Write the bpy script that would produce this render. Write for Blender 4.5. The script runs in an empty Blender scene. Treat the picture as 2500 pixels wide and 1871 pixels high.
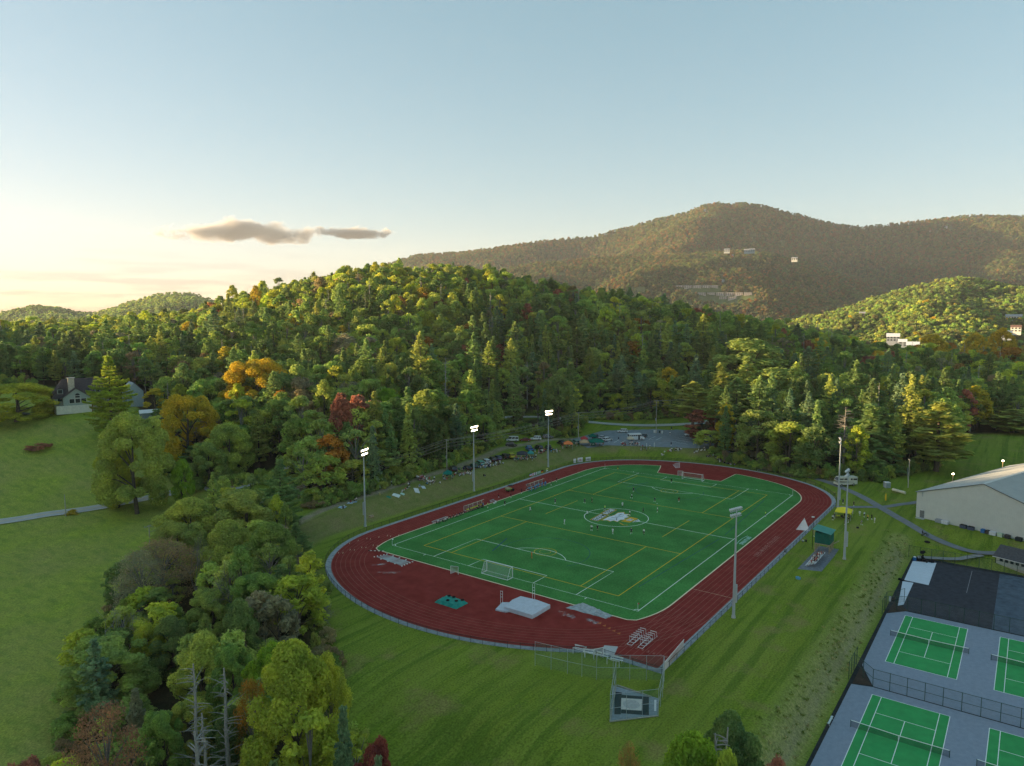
import bpy, bmesh, math, random
import numpy as np
from mathutils import Vector, Matrix
from mathutils.geometry import tessellate_polygon
R_ = math.radians
SC = bpy.context.scene
COL = SC.collection
# ---------------------------------------------------------------- camera
CAM = np.array([-180.26, -94.83, 59.03]); FPX = 1745.9; YAW = .6321; PIT = -.0993; ROLL = -.0017
F_ = np.array([math.cos(YAW)*math.cos(PIT), math.sin(YAW)*math.cos(PIT), math.sin(PIT)])
Rr = np.cross(F_, [0, 0, 1]); Rr /= np.linalg.norm(Rr); Uu = np.cross(Rr, F_)
R2 = Rr*math.cos(ROLL)+Uu*math.sin(ROLL); U2 = Uu*math.cos(ROLL)-Rr*math.sin(ROLL)
cd = bpy.data.cameras.new('camera'); cam = bpy.data.objects.new('camera', cd); COL.objects.link(cam)
m = Matrix(((R2[0], U2[0], -F_[0], CAM[0]), (R2[1], U2[1], -F_[1], CAM[1]), (R2[2], U2[2], -F_[2], CAM[2]), (0, 0, 0, 1)))
cam.matrix_world = m
cd.sensor_width = 36; cd.lens = FPX/2500*36; cd.clip_end = 30000; cd.clip_start = .5
SC.camera = cam
# ---------------------------------------------------------------- sky, sun, exposure
SUN_AZ, SUN_EL = R_(119), R_(6.0)          # azimuth as an angle from +x
SKYK = 1.08/(2**1.8*.15)
w = bpy.data.worlds.new('World'); SC.world = w; w.use_nodes = True
nt = w.node_tree; nt.nodes.clear()
def wn(t, **k):
    n = nt.nodes.new(t)
    for a, b in k.items(): setattr(n, a, b)
    return n
sky = wn('ShaderNodeTexSky', sky_type='NISHITA', sun_disc=False, sun_elevation=SUN_EL, sun_rotation=math.pi/2-SUN_AZ,
         altitude=1100, air_density=1.0, dust_density=1, ozone_density=2.0)
bg = wn('ShaderNodeBackground'); bg.inputs['Strength'].default_value = .15
wo = wn('ShaderNodeOutputWorld')
# faint bands of thin cloud low in the west, in the direction of the sky only
tc = wn('ShaderNodeTexCoord'); mp = wn('ShaderNodeMapping'); mp.inputs['Scale'].default_value = (5, 5, 60)
nz = wn('ShaderNodeTexNoise'); nz.inputs['Scale'].default_value = 1.6; nz.inputs['Detail'].default_value = 6; nz.inputs['Roughness'].default_value = .55
rp = wn('ShaderNodeMapRange'); rp.inputs[1].default_value = .46; rp.inputs[2].default_value = .6; rp.inputs[3].default_value = 0; rp.inputs[4].default_value = .8
sp = wn('ShaderNodeSeparateXYZ')
lo = wn('ShaderNodeMapRange'); lo.inputs[1].default_value = .02; lo.inputs[2].default_value = .09; lo.inputs[3].default_value = 1; lo.inputs[4].default_value = 0
mu = wn('ShaderNodeMath', operation='MULTIPLY')
hs = wn('ShaderNodeHueSaturation'); hs.inputs['Saturation'].default_value = 1.0; hs.inputs['Value'].default_value = 1
sx = wn('ShaderNodeSeparateColor'); cx_ = wn('ShaderNodeCombineColor')
for ch, (g_, k_) in enumerate(((.74, .268), (.56, .288), (.57, .270))):
    p_ = wn('ShaderNodeMath', operation='POWER'); p_.inputs[1].default_value = g_; q_ = wn('ShaderNodeMath', operation='MULTIPLY'); q_.inputs[1].default_value = k_*SKYK
    nt.links.new(sx.outputs[ch], p_.inputs[0]); nt.links.new(p_.outputs[0], q_.inputs[0]); nt.links.new(q_.outputs[0], cx_.inputs[ch])
mx = wn('ShaderNodeMix', data_type='RGBA', blend_type='MULTIPLY'); mx.inputs[7].default_value = (.66, .60, .66, 1)
tn = wn('ShaderNodeMix', data_type='RGBA', blend_type='MULTIPLY'); tn.inputs[0].default_value = 1; tn.inputs[7].default_value = (1, 1, 1, 1)
L = nt.links.new
L(tc.outputs['Generated'], mp.inputs[0]); L(mp.outputs[0], nz.inputs['Vector']); L(nz.outputs[0], rp.inputs[0])
L(tc.outputs['Generated'], sp.inputs[0]); L(sp.outputs['Z'], lo.inputs[0]); L(lo.outputs[0], mu.inputs[0]); L(rp.outputs[0], mu.inputs[1])
L(sky.outputs[0], hs.inputs['Color']); L(hs.outputs[0], sx.inputs[0]); L(cx_.outputs[0], tn.inputs[6]); L(tn.outputs[2], mx.inputs[6]); L(mu.outputs[0], mx.inputs[0])
L(mx.outputs[2], bg.inputs['Color']); L(bg.outputs[0], wo.inputs['Surface'])
sl = bpy.data.lights.new('sun', 'SUN'); so = bpy.data.objects.new('sun', sl); COL.objects.link(so)
sl.energy = 3.7; sl.angle = R_(.6); sl.color = (1, .70, .38)
sd = Vector((math.cos(SUN_AZ)*math.cos(SUN_EL), math.sin(SUN_AZ)*math.cos(SUN_EL), math.sin(SUN_EL)))
so.rotation_euler = (-sd).to_track_quat('-Z', 'Y').to_euler()
SC.view_settings.view_transform = 'Standard'; SC.view_settings.look = 'None'
SC.view_settings.exposure = 2.35; SC.view_settings.gamma = 1; SC.view_settings.use_curve_mapping = False
SC.render.engine = 'CYCLES'
SC.cycles.max_bounces = 6; SC.cycles.diffuse_bounces = 4; SC.cycles.transparent_max_bounces = 12; SC.cycles.volume_bounces = 0
SC.cycles.volume_step_rate = 1; SC.cycles.caustics_reflective = False; SC.cycles.caustics_refractive = False
rng = np.random.default_rng(7); random.seed(7)

# ---------------------------------------------------------------- picture-to-ground helpers (used only to place things where they stand)
def wp(px, D, z=0):
    a = (D-(z-CAM[2])*math.sin(PIT))/math.cos(PIT); lat = D*(px-1250)/FPX
    return CAM[0]+a*math.cos(YAW)+lat*Rr[0], CAM[1]+a*math.sin(YAW)+lat*Rr[1]
def depth(x, y, z=0): return (x-CAM[0])*F_[0]+(y-CAM[1])*F_[1]+(z-CAM[2])*F_[2]
def pix(x, y, z):
    d = np.array([x, y, z])-CAM; D = d@F_
    return 1250+FPX*(d@R2)/D, 935.5-FPX*(d@U2)/D
def up(px, py, z):
    d = F_+R2*(px-1250)/FPX-U2*(py-935.5)/FPX; t = (z-CAM[2])/d[2]
    return CAM[0]+d[0]*t, CAM[1]+d[1]*t
# ---------------------------------------------------------------- terrain
def sst(a, b, v):
    t = np.clip((v-a)/(b-a), 0, 1); return t*t*(3-2*t)
def pdist(X, Y, P):                      # signed distance to a polygon, negative inside
    P = np.array(P, float); d = np.full(np.shape(X), 1e9); ins = np.zeros(np.shape(X), bool)
    n = len(P)
    for i in range(n):
        a = P[i]; b = P[(i+1) % n]; e = b-a
        t = np.clip(((X-a[0])*e[0]+(Y-a[1])*e[1])/(e@e+1e-12), 0, 1)
        d = np.minimum(d, np.hypot(X-a[0]-t*e[0], Y-a[1]-t*e[1]))
        c = (a[1] > Y) != (b[1] > Y)
        if abs(e[1]) > 1e-9: ins ^= c & (X < (b[0]-a[0])*(Y-a[1])/(b[1]-a[1])+a[0])
    return np.where(ins, -d, d)
def ldist(X, Y, P):                      # distance to a polyline
    d = np.full(np.shape(X), 1e9); P = np.array(P, float)
    for a, b in zip(P[:-1], P[1:]):
        e = b-a; t = np.clip(((X-a[0])*e[0]+(Y-a[1])*e[1])/(e@e+1e-12), 0, 1)
        d = np.minimum(d, np.hypot(X-a[0]-t*e[0], Y-a[1]-t*e[1]))
    return d
# broken-back oval: inner kerb line, offset o outwards
W_IN = 38.4; R1 = 25.0
def oval(o=0., s_near=48.7, s_far=46.9, n=14):
    r1 = R1+o; pts = []; A = R_(60)
    def quarter(s, sx, sy):
        c2 = s+R1*math.sin(A)-(13.4+R1*math.cos(A))/math.cos(A)*math.sin(A)  # centre of the big arc on the axis
        r2 = (13.4+R1*math.cos(A))/math.cos(A)+o; q = []
        for i in range(n+1):
            t = A*i/n; q.append((sx*(s+r1*math.sin(t)), sy*(13.4+r1*math.cos(t))))
        for i in range(1, n+1):
            t = A+(math.pi/2-A)*i/n; q.append((sx*(c2+r2*math.sin(t)), sy*r2*math.cos(t)))
        return q
    a = quarter(s_far, 1, 1); b = quarter(s_far, 1, -1)[::-1]; c = quarter(s_near, -1, -1); d = quarter(s_near, -1, 1)[::-1]
    return a+b[1:]+c+d[1:]
TRK = 8.8
CHUTE = [(-36, -47.2), (-73.9, -47.2), (-73.9, -38.9), (-71.5, -37.9)]
def outer(o, chute=True):
    P = oval(TRK+o)
    if not chute: return P
    out = []; done = False
    for (x, y) in P:                     # the sprint chute runs straight on at the near right corner
        if y < -20 and x < -36:
            if y < -37.6-o*.2 and x > -76:
                if not done: out += [(-36, -47.2-o), (-74.4-o, -47.2-o), (-74.4-o, -38.0)]; done = True
                continue
        out.append((x, y))
    return out
FIELD = outer(1.4)
PLATEAU = [(-100, -66), (-100, 20), (-92, 30), (-78, 44), (-60, 51.5), (45, 51.2), (62, 48.5), (75, 41), (86, 24), (89.5, 8), (89.5, -8), (86, -26), (84, -36), (75, -48), (60, -65), (48, -66)]
PARK = [wp(1392, 311, 3.6), wp(1435, 292, 3.6), (80, 47), (87, 33), (94, 17), (98, 8), (140, 22), (150, 38), (138, 45), (126, 62), (108, 66)]
COURTS = [(-120, -72.6), (24, -72.6), (24, -130), (-120, -130)]
HOUSE_XY = wp(180, 292, 18.6)
ctrl = []
def C_(px, D, z): x, y = wp(px, D, z); ctrl.append((x, y, z))
for t in [(0,100,-6),(0,160,-6),(0,205,-4),(0,216,-3),(200,224,-2.5),(420,238,-2),(200,160,-5),(350,140,-4.5),(500,110,-5),(450,200,-3.5),(600,180,-2.5),(640,130,-3),(700,90,-5),
          (300,70,-8),(900,70,-4),(850,110,-1),(760,150,-1),(800,190,1.2),(0,240,3),(0,290,17),(180,292,18.6),(300,290,18),(0,340,24),(180,345,27),(330,330,22),(420,260,2),(420,300,12),
          (540,250,0),(560,300,10),(600,350,22),(640,230,1),(700,240,3),(740,215,2.5),(800,215,3.2),(900,225,4),(1000,240,4.2),(1090,255,4.2),(1180,275,4.3),(1250,305,4.6),(1330,305,4.8),
          (900,280,12),(1090,310,14),(1250,345,16),(800,290,13),(1400,330,5.5),(1440,344,6),(1600,350,6.5),(1690,352,7),(1600,380,9),(1450,380,11),
          (1700,300,3.5),(1800,276,2.2),(1900,258,1),(2000,250,.4),(2100,245,0),(2220,250,.2),(2330,310,2.5),(2500,310,2.5),(1850,330,7),(2000,320,6),(2150,320,4),
          (2330,380,6),(2500,380,5),(2300,520,9),(2500,520,9),(2700,400,5),(2700,250,0),(2250,700,-6),(2600,700,-6),(2250,1000,-12),(2700,1000,-12),
          (0,560,33),(250,560,38),(509,560,45),(678,560,60),(791,550,68),(905,545,73),(1018,540,73),(1131,535,75),(1199,530,72),(1334,520,60),(1447,515,56),(1526,500,48),(1640,490,44),(1764,475,40),(1922,465,31),(2060,450,23),(2114,445,18),(2193,425,9),
          (0,850,10),(400,850,15),(700,850,20),(1100,850,20),(1500,850,10),(1900,750,0),
          (0,450,31),(250,450,33),(500,450,38),(700,450,48),(900,430,50),(1100,430,52),(1300,430,42),(1500,430,34),(1750,400,26),(1950,390,17),
          (1250,40,-6),(1700,50,-3),(2300,60,-4),(-300,200,-2),(-300,300,22),(-300,420,40),(-300,560,44),(-900,420,50),(-900,600,56),(-300,100,-8),(-900,180,2)]: C_(*t)
for t in [(-350,-100,-8),(-350,-300,-6),(-100,-300,-5),(100,-300,-3),(300,-300,0),(-350,100,0),(-400,250,60),(-300,335,80),(-500,-100,-5),(-520,380,86),(-400,430,66),(-250,430,48),(-130,430,43),(-190,330,40),(-330,660,70),(-280,600,56),(-200,760,80),(-480,600,110),(-400,655,132),(-620,760,110),(-560,520,92),(500,-300,-4),(-250,30,-7)]: ctrl.append(t)  # includes the unseen left ridge, its heights shaped to shade field and hall
CT = np.array(ctrl, float)
def _solve():
    n = len(CT); d = np.hypot(CT[:, None, 0]-CT[None, :, 0], CT[:, None, 1]-CT[None, :, 1])
    A = np.zeros((n+1, n+1)); A[:n, :n] = d-np.eye(n)*2.0; A[:n, n] = 1; A[n, :n] = 1
    return np.linalg.solve(A, np.append(CT[:, 2], 0))
WT = _solve()
def vnoise(X, Y, s, seed=0):
    X = X/s; Y = Y/s; i = np.floor(X).astype(int); j = np.floor(Y).astype(int); fx = X-i; fy = Y-j
    fx = fx*fx*(3-2*fx); fy = fy*fy*(3-2*fy)
    def hsh(a, b):
        v = np.sin(a*127.1+b*311.7+seed*74.7)*43758.5453; return v-np.floor(v)
    return (hsh(i, j)*(1-fx)+hsh(i+1, j)*fx)*(1-fy)+(hsh(i, j+1)*(1-fx)+hsh(i+1, j+1)*fx)*fy
LAWN_R = [(-110, -49), (36, -49), (60, -62), (50, -66), (34, -65.5), (-110, -65.5)]
BLD = [(58, -66), (60, -130), (30, -125), (39, -95), (47, -68)]
def H(X, Y):
    X = np.asarray(X, float); Y = np.asarray(Y, float); sh = X.shape
    x = X.ravel(); y = Y.ravel(); z = np.empty(len(x))
    for k in range(0, len(x), 20000):
        a = x[k:k+20000]; b = y[k:k+20000]
        z[k:k+20000] = np.hypot(a[:, None]-CT[None, :, 0], b[:, None]-CT[None, :, 1])@WT[:-1]+WT[-1]
    far = np.hypot(x-CAM[0], y-CAM[1])
    z = z*(1-sst(900, 1500, far))+(-14)*sst(900, 1500, far)
    z += (vnoise(x, y, 60, 1)-.5)*5*sst(290, 420, far)
    z += (vnoise(x, y, 14, 2)-.5)*.5
    for P, zz, mg in ((PLATEAU, 0, 11.5), (BLD, 0, 8), (COURTS, -3.8, 6.3), (PARK, 3.6, 9)):
        d = pdist(x, y, P); wgt = 1-sst(.3, mg, d)
        if P is COURTS: wgt = 1-sst(.8, 6.6, d)*1.0
        z = z*(1-wgt)+zz*wgt
    # ground between the courts, the path and the hall
    return z.reshape(sh)
def h1(x, y): return float(H(np.array([x]), np.array([y]))[0])
def hitg(px, py):                         # ray against the terrain
    d = F_+R2*(px-1250)/FPX-U2*(py-935.5)/FPX
    ts = np.linspace(50, 900, 1700); P = CAM[None]+d[None]*ts[:, None]
    z = H(P[:, 0], P[:, 1]); i = int(np.argmax(P[:, 2] < z))
    return P[i, 0], P[i, 1], z[i]
# ---------------------------------------------------------------- materials
MATS = {}
def nd(t, ty, **k):
    n = t.nodes.new(ty)
    for a, b in k.items(): setattr(n, a, b)
    return n
def mat(name, c, rough=.8, var=.18, scale=3., detail=4, bump=0., c2=None, metal=0, coord='Object', sheen=0, emit=0, stretch=None, alpha=1, spec=.06):
    if name in MATS: return MATS[name]
    M = bpy.data.materials.new(name); M.use_nodes = True; t = M.node_tree; b = t.nodes['Principled BSDF']
    b.inputs['Roughness'].default_value = rough; b.inputs['Metallic'].default_value = metal; b.inputs['Specular IOR Level'].default_value = spec
    if coord == 'World': g = nd(t, 'ShaderNodeNewGeometry').outputs['Position']
    else: g = nd(t, 'ShaderNodeTexCoord').outputs[coord]
    if stretch:
        mpp = nd(t, 'ShaderNodeMapping'); mpp.inputs['Scale'].default_value = stretch; t.links.new(g, mpp.inputs[0]); g = mpp.outputs[0]
    n = nd(t, 'ShaderNodeTexNoise'); n.inputs['Scale'].default_value = scale; n.inputs['Detail'].default_value = detail; n.inputs['Roughness'].default_value = .62
    t.links.new(g, n.inputs['Vector'])
    r = nd(t, 'ShaderNodeMapRange'); r.inputs[1].default_value = .3; r.inputs[2].default_value = .7; t.links.new(n.outputs[0], r.inputs[0])
    x = nd(t, 'ShaderNodeMix', data_type='RGBA'); t.links.new(r.outputs[0], x.inputs[0])
    c = np.array(c[:3]); a = c*(1-var) if c2 is None else c; d = c*(1+var) if c2 is None else np.array(c2[:3])
    x.inputs[6].default_value = (*a, 1); x.inputs[7].default_value = (*np.minimum(d, 1), 1)
    t.links.new(x.outputs[2], b.inputs['Base Color'])
    if bump:
        bp = nd(t, 'ShaderNodeBump'); bp.inputs['Strength'].default_value = bump; bp.inputs['Distance'].default_value = .1
        t.links.new(n.outputs[0], bp.inputs['Height']); t.links.new(bp.outputs[0], b.inputs['Normal'])
    if emit: b.inputs['Emission Color'].default_value = (*c, 1); b.inputs['Emission Strength'].default_value = emit
    if alpha < 1: b.inputs['Alpha'].default_value = alpha
    MATS[name] = M; return M
def glass(name='window_glass', c=(.02, .03, .035)):
    return mat(name, c, rough=.12, var=.1, spec=.7)
# ---------------------------------------------------------------- mesh builder
class MB:
    def __init__(s): s.v = []; s.f = []; s.m = []; s.sm = []
    def add(s, v, f, mi=0, smooth=False):
        o = len(s.v); s.v += [tuple(p) for p in v]
        for q in f: s.f.append([i+o for i in q]); s.m.append(mi); s.sm.append(smooth)
        return s
    def box(s, c, d, rz=0, mi=0, taper=1.0, rx=0):
        x, y, z = d[0]/2, d[1]/2, d[2]/2; v = []
        M = Matrix.Rotation(rz, 3, 'Z')@Matrix.Rotation(rx, 3, 'X')
        for sz in (-1, 1):
            k = taper if sz > 0 else 1
            for sx, sy in ((-1, -1), (1, -1), (1, 1), (-1, 1)):
                p = M@Vector((sx*x*k, sy*y*k, sz*z)); v.append((c[0]+p.x, c[1]+p.y, c[2]+p.z))
        return s.add(v, [(3, 2, 1, 0), (4, 5, 6, 7), (0, 1, 5, 4), (1, 2, 6, 5), (2, 3, 7, 6), (3, 0, 4, 7)], mi)
    def tube(s, pts, r, n=6, mi=0, cap=True, smooth=True):
        pts = [Vector(p) for p in pts]; rs = r if isinstance(r, (list, tuple)) else [r]*len(pts); v = []; prev = None
        for i, p in enumerate(pts):
            d = (pts[min(i+1, len(pts)-1)]-pts[max(i-1, 0)]).normalized()
            a = Vector((0, 0, 1)) if abs(d.z) < .9 else Vector((1, 0, 0))
            if prev is not None: a = prev
            b = d.cross(a).normalized(); c = b.cross(d).normalized(); prev = c
            for k in range(n):
                t = 2*math.pi*k/n; q = p+(b*math.cos(t)+c*math.sin(t))*rs[i]; v.append(q)
        f = []
        for i in range(len(pts)-1):
            for k in range(n): f.append((i*n+k, i*n+(k+1) % n, (i+1)*n+(k+1) % n, (i+1)*n+k))
        s.add(v, f, mi, smooth)
        if cap: s.add(v[:n], [tuple(range(n))[::-1]], mi); s.add(v[-n:], [tuple(range(n))], mi)
        return s
    def prism(s, prof, y0, y1, mi=0, axis='y', inset=0, smooth=False):   # profile in x,z extruded along y
        n = len(prof); cx = sum(p[0] for p in prof)/n; cz = sum(p[1] for p in prof)/n
        a = [(p[0], y0, p[1]) for p in prof]; b = [(p[0], y1, p[1]) for p in prof]
        f = [tuple(range(n))[::-1], tuple(range(n, 2*n))]+[((i+1) % n, i, i+n, (i+1) % n+n)[::-1] for i in range(n)]
        return s.add(a+b, f, mi, smooth)
    def poly(s, P, z=0, mi=0):
        tri = tessellate_polygon([[Vector((p[0], p[1], 0)) for p in P]])
        v = [(p[0], p[1], z if not callable(z) else z(p[0], p[1])) for p in P]; ff = []
        for t in tri:
            a, b, c = [Vector((*P[i][:2], 0)) for i in t]
            ff.append(tuple(t) if (b-a).cross(c-a).z > 0 else tuple(t)[::-1])
        return s.add(v, ff, mi)
    def strip(s, P, w, z=0, closed=False, mi=0):          # flat painted line along a polyline
        n = len(P); v = []
        for i in range(n):
            a = P[(i-1) % n] if (closed or i > 0) else P[i]; b = P[(i+1) % n] if (closed or i < n-1) else P[i]
            dx, dy = b[0]-a[0], b[1]-a[1]; l = math.hypot(dx, dy) or 1; nx, ny = -dy/l*w/2, dx/l*w/2
            zz = z if not callable(z) else None
            for q in ((P[i][0]-nx, P[i][1]-ny), (P[i][0]+nx, P[i][1]+ny)): v.append((q[0], q[1], zz if zz is not None else z(*q)))
        f = [(2*i, 2*((i+1) % n), 2*((i+1) % n)+1, 2*i+1) for i in range(n if closed else n-1)]
        return s.add(v, f, mi)
    def sphere(s, c, r, mi=0, nu=8, nv=5, sq=(1, 1, 1)):
        v = [(c[0], c[1], c[2]+r*sq[2])]; f = []
        for j in range(1, nv):
            for i in range(nu):
                t = math.pi*j/nv; p = 2*math.pi*i/nu
                v.append((c[0]+r*sq[0]*math.sin(t)*math.cos(p), c[1]+r*sq[1]*math.sin(t)*math.sin(p), c[2]+r*sq[2]*math.cos(t)))
        v.append((c[0], c[1], c[2]-r*sq[2]))
        for i in range(nu): f.append((0, 1+i, 1+(i+1) % nu)); f.append((len(v)-1, 1+(nv-2)*nu+(i+1) % nu, 1+(nv-2)*nu+i))
        for j in range(nv-2):
            for i in range(nu): a = 1+j*nu+i; b = 1+j*nu+(i+1) % nu; f.append((a, a+nu, b+nu, b))
        return s.add(v, f, mi, True)
    def mesh(s, name, mats):
        me = bpy.data.meshes.new(name); me.from_pydata(s.v, [], s.f)
        for q in (mats if isinstance(mats, (list, tuple)) else [mats]): me.materials.append(q)
        me.polygons.foreach_set('material_index', s.m); me.polygons.foreach_set('use_smooth', s.sm); me.update(); return me
    def build(s, name, mats, parent=None, loc=None, rz=0):
        o = bpy.data.objects.new(name, s.mesh(name, mats)); COL.objects.link(o)
        if parent: o.parent = parent
        if loc: o.location = loc
        if rz: o.rotation_euler.z = rz
        return o
def tag(o, label=None, cat=None, group=None, kind=None):
    if label: o['label'] = label
    if cat: o['category'] = cat
    if group: o['group'] = group
    if kind: o['kind'] = kind
    return o
def thing(name, label, cat, loc=(0, 0, 0), rz=0, group=None):
    o = bpy.data.objects.new(name, None); COL.objects.link(o); o.location = loc; o.rotation_euler.z = rz; o.empty_display_size = .2
    return tag(o, label, cat, group)
def link(name, me, parent=None, loc=(0, 0, 0), rz=0, sc=None):
    o = bpy.data.objects.new(name, me); COL.objects.link(o); o.location = loc; o.rotation_euler.z = rz
    if parent: o.parent = parent
    if sc: o.scale = sc
    return o
def dup(root, loc, rz=0, label=None, group=None, sc=None):
    r = root.copy(); COL.objects.link(r); r.location = loc; r.rotation_euler.z = rz
    if label: r['label'] = label
    if group: r['group'] = group
    if sc: r.scale = sc
    for ch in root.children:
        c = ch.copy(); COL.objects.link(c); c.parent = r
        for g in ch.children:
            d = g.copy(); COL.objects.link(d); d.parent = c
    return r
def setmat(o, i, M):
    o.material_slots[i].link = 'OBJECT'; o.material_slots[i].material = M
def text_mesh(s, size, M, parent, loc, rz, name='lettering', bold=.0, spacing=1.0, sx=1.0):
    cu = bpy.data.curves.new('t', 'FONT'); cu.body = s; cu.size = size; cu.align_x = 'CENTER'; cu.align_y = 'CENTER'; cu.offset = bold; cu.space_character = spacing
    cu.resolution_u = 2
    o = bpy.data.objects.new('t', cu); COL.objects.link(o); dg = bpy.context.evaluated_depsgraph_get()
    me = bpy.data.meshes.new_from_object(o.evaluated_get(dg)); bpy.data.objects.remove(o)
    me.materials.clear(); me.materials.append(M); t = bpy.data.objects.new(name, me); COL.objects.link(t)
    t.parent = parent; t.location = loc; t.rotation_euler = rz if isinstance(rz, tuple) else (0, 0, rz); t.scale.x = sx
    return t
# ---------------------------------------------------------------- the ground
def axis(lo, hi, a, b, step, grow=1.16, mid=None):
    v = list(np.arange(a, b, step)); s = step; x = v[-1]
    while x < hi: s = min(s*grow, 300) if not mid or x > mid[1] else min(s*grow, 5); x += s; v.append(x)
    s = step; x = v[0]; lowv = []
    while x > lo: s = min(s*grow, 300) if not mid or x < mid[0] else min(s*grow, 5); x -= s; lowv.append(x)
    return np.array(lowv[::-1]+v)
xs = axis(-6000, 6500, -105, 110, 1.25, mid=(-250, 420)); ys = axis(-6000, 7000, -100, 80, 1.25, mid=(-160, 560))
GX, GY = np.meshgrid(xs, ys); GZ = H(GX, GY)
def resample(P, st=2.0, smooth=True):
    P = [np.array(p[:2], float) for p in P]; out = []
    for i in range(len(P)-1):
        p0 = P[max(i-1, 0)]; p1 = P[i]; p2 = P[i+1]; p3 = P[min(i+2, len(P)-1)]; n = max(2, int(np.linalg.norm(p2-p1)/st))
        for k in range(n):
            t = k/n
            out.append(.5*((2*p1)+(-p0+p2)*t+(2*p0-5*p1+4*p2-p3)*t*t+(-p0+3*p1-3*p2+p3)*t**3) if smooth else p1+(p2-p1)*t)
    out.append(P[-1]); return np.array(out)
ROAD = [wp(-900, 190, -3), wp(-300, 200, -3), wp(0, 212.5, -3), wp(110, 219.5, -2.7), wp(200, 224, -2.5), wp(310, 231, -2.2), wp(420, 239, -2), wp(540, 256, -1), (-48, 118), (20, 112), (70, 101), (105, 88), wp(1400, 344, 6), wp(1450, 343.5, 6), wp(1520, 345, 6.3), wp(1600, 347, 6.5), wp(1660, 345, 6.6), wp(1740, 345, 6.8), wp(1830, 372, 12), (230, 20), (290, -10)]
RQ = resample(ROAD, 2.0); RZ = H(RQ[:, 0], RQ[:, 1]); kk = np.ones(25)/25; RZ = np.convolve(np.pad(RZ, 12, mode='edge'), kk, 'valid')
rm_ = ldist(GX, GY, ROAD) < 11; gi_ = np.argwhere(rm_); pg = np.stack([GX[rm_], GY[rm_]], 1); nd_ = np.array([np.argmin((RQ[:, 0]-a)**2+(RQ[:, 1]-b)**2) for a, b in pg]); dd = np.hypot(RQ[nd_, 0]-pg[:, 0], RQ[nd_, 1]-pg[:, 1]); wq = 1-sst(4.2, 9.5, dd); GZ[rm_] = GZ[rm_]*(1-wq)+(RZ[nd_]-.05)*wq
fld = pdist(GX, GY, outer(.6)); GZ = np.where(fld < 3, np.minimum(GZ, GZ*sst(0, 3, fld)-.03), GZ)
PATH = [(100, 6), (96.5, -3), (91.8, -13.5), (86.5, -27), (82, -37.5), (69.8, -50), (55.6, -60), (46.5, -66), (40, -71), (34.5, -77.5), (30.5, -85), (33, -92), (36, -100)]
LANE = [(-75, 66), (-50, 68.5), (-30, 66.5), (-12, 68), (8, 69), (28, 72), (45, 75.5), (58, 75), (70, 72), (80, 68), (92, 64)]
forest_edge = np.array([(-2000, 330), (-300, 325), (0, 338), (100, 330), (200, 322), (330, 312), (380, 262), (450, 246), (560, 240), (690, 236), (760, 208), (800, 210), (900, 219), (1000, 236), (1090, 254), (1180, 279), (1250, 310), (1330, 309), (1400, 318), (1440, 352), (1600, 358), (1695, 358), (1705, 303), (1750, 281), (1800, 277), (1850, 269), (1900, 260), (2000, 252), (2050, 251), (2150, 247), (2220, 258), (2290, 268), (2325, 322), (2500, 330), (3300, 330)])
def pxD(X, Y, Z):
    D = (X-CAM[0])*F_[0]+(Y-CAM[1])*F_[1]+(Z-CAM[2])*F_[2]
    lat = (X-CAM[0])*R2[0]+(Y-CAM[1])*R2[1]+(Z-CAM[2])*R2[2]
    return 1250+FPX*lat/np.maximum(D, 1), D
PXG, DG = pxD(GX, GY, GZ)
fe = np.interp(PXG, forest_edge[:, 0], forest_edge[:, 1])
WOODN = [wp(690, 196, -2), wp(640, 214, -2), wp(520, 212, -2), wp(430, 190, -3), wp(330, 165, -4), wp(230, 140, -5), wp(150, 105, -6), wp(-40, 78, -7), wp(-100, 50, -8), wp(900, 50, -5), wp(960, 72, -3), wp(850, 98, -2), wp(790, 118, -1.5), wp(770, 150, -1), wp(725, 175, -1.5)]
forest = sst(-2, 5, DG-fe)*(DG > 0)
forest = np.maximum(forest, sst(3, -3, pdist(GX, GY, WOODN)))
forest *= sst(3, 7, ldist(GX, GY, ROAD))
tall = np.zeros_like(GX)
sl_ = np.clip(1-np.abs(GY+69.0)/3.6, 0, 1)*(GX < 34)*sst(34, 26, GX); tall = np.maximum(tall, sst(0, .5, sl_))
dry = sst(8, 2, ldist(GX, GY, PATH[1:4]+[(86, -20)]))*.0
rim = (pdist(GX, GY, PLATEAU)); bank = sst(.5, 3, rim)*sst(17, 11, rim)*((GY > 40) | (GX > 80))*(GY > -35)
dirt = np.maximum(sst(2.4, .8, ldist(GX, GY, LANE)), .55*sst(1.2, .3, ldist(GX, GY, [(23, -69.4), (-13, -69.7), (-31, -69.6), (-55, -69.5), (-90, -69.5)])))
dirt = np.maximum(dirt, sst(2.6, 1, ldist(GX, GY, [wp(1640, 268, 1), (93, -6), (97, -18), (93, -33), (86, -42)]))*.0)
straw = sst(3.6, 1.2, ldist(GX, GY, [(103, 2), (98.5, -10), (93.5, -22), (88, -33), (83.5, -42)]))
farm = sst(640, 470, PXG)*(DG > 0)
nv = len(xs)*len(ys); me = bpy.data.meshes.new('ground')
co = np.stack([GX, GY, GZ], -1).reshape(-1, 3)
ii = np.arange(len(ys)-1)[:, None]*len(xs)+np.arange(len(xs)-1)[None]; ii = ii.ravel()
fc = np.stack([ii, ii+1, ii+1+len(xs), ii+len(xs)], -1)
me.from_pydata(co.tolist(), [], fc.tolist()); me.polygons.foreach_set('use_smooth', [True]*len(fc))
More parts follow.
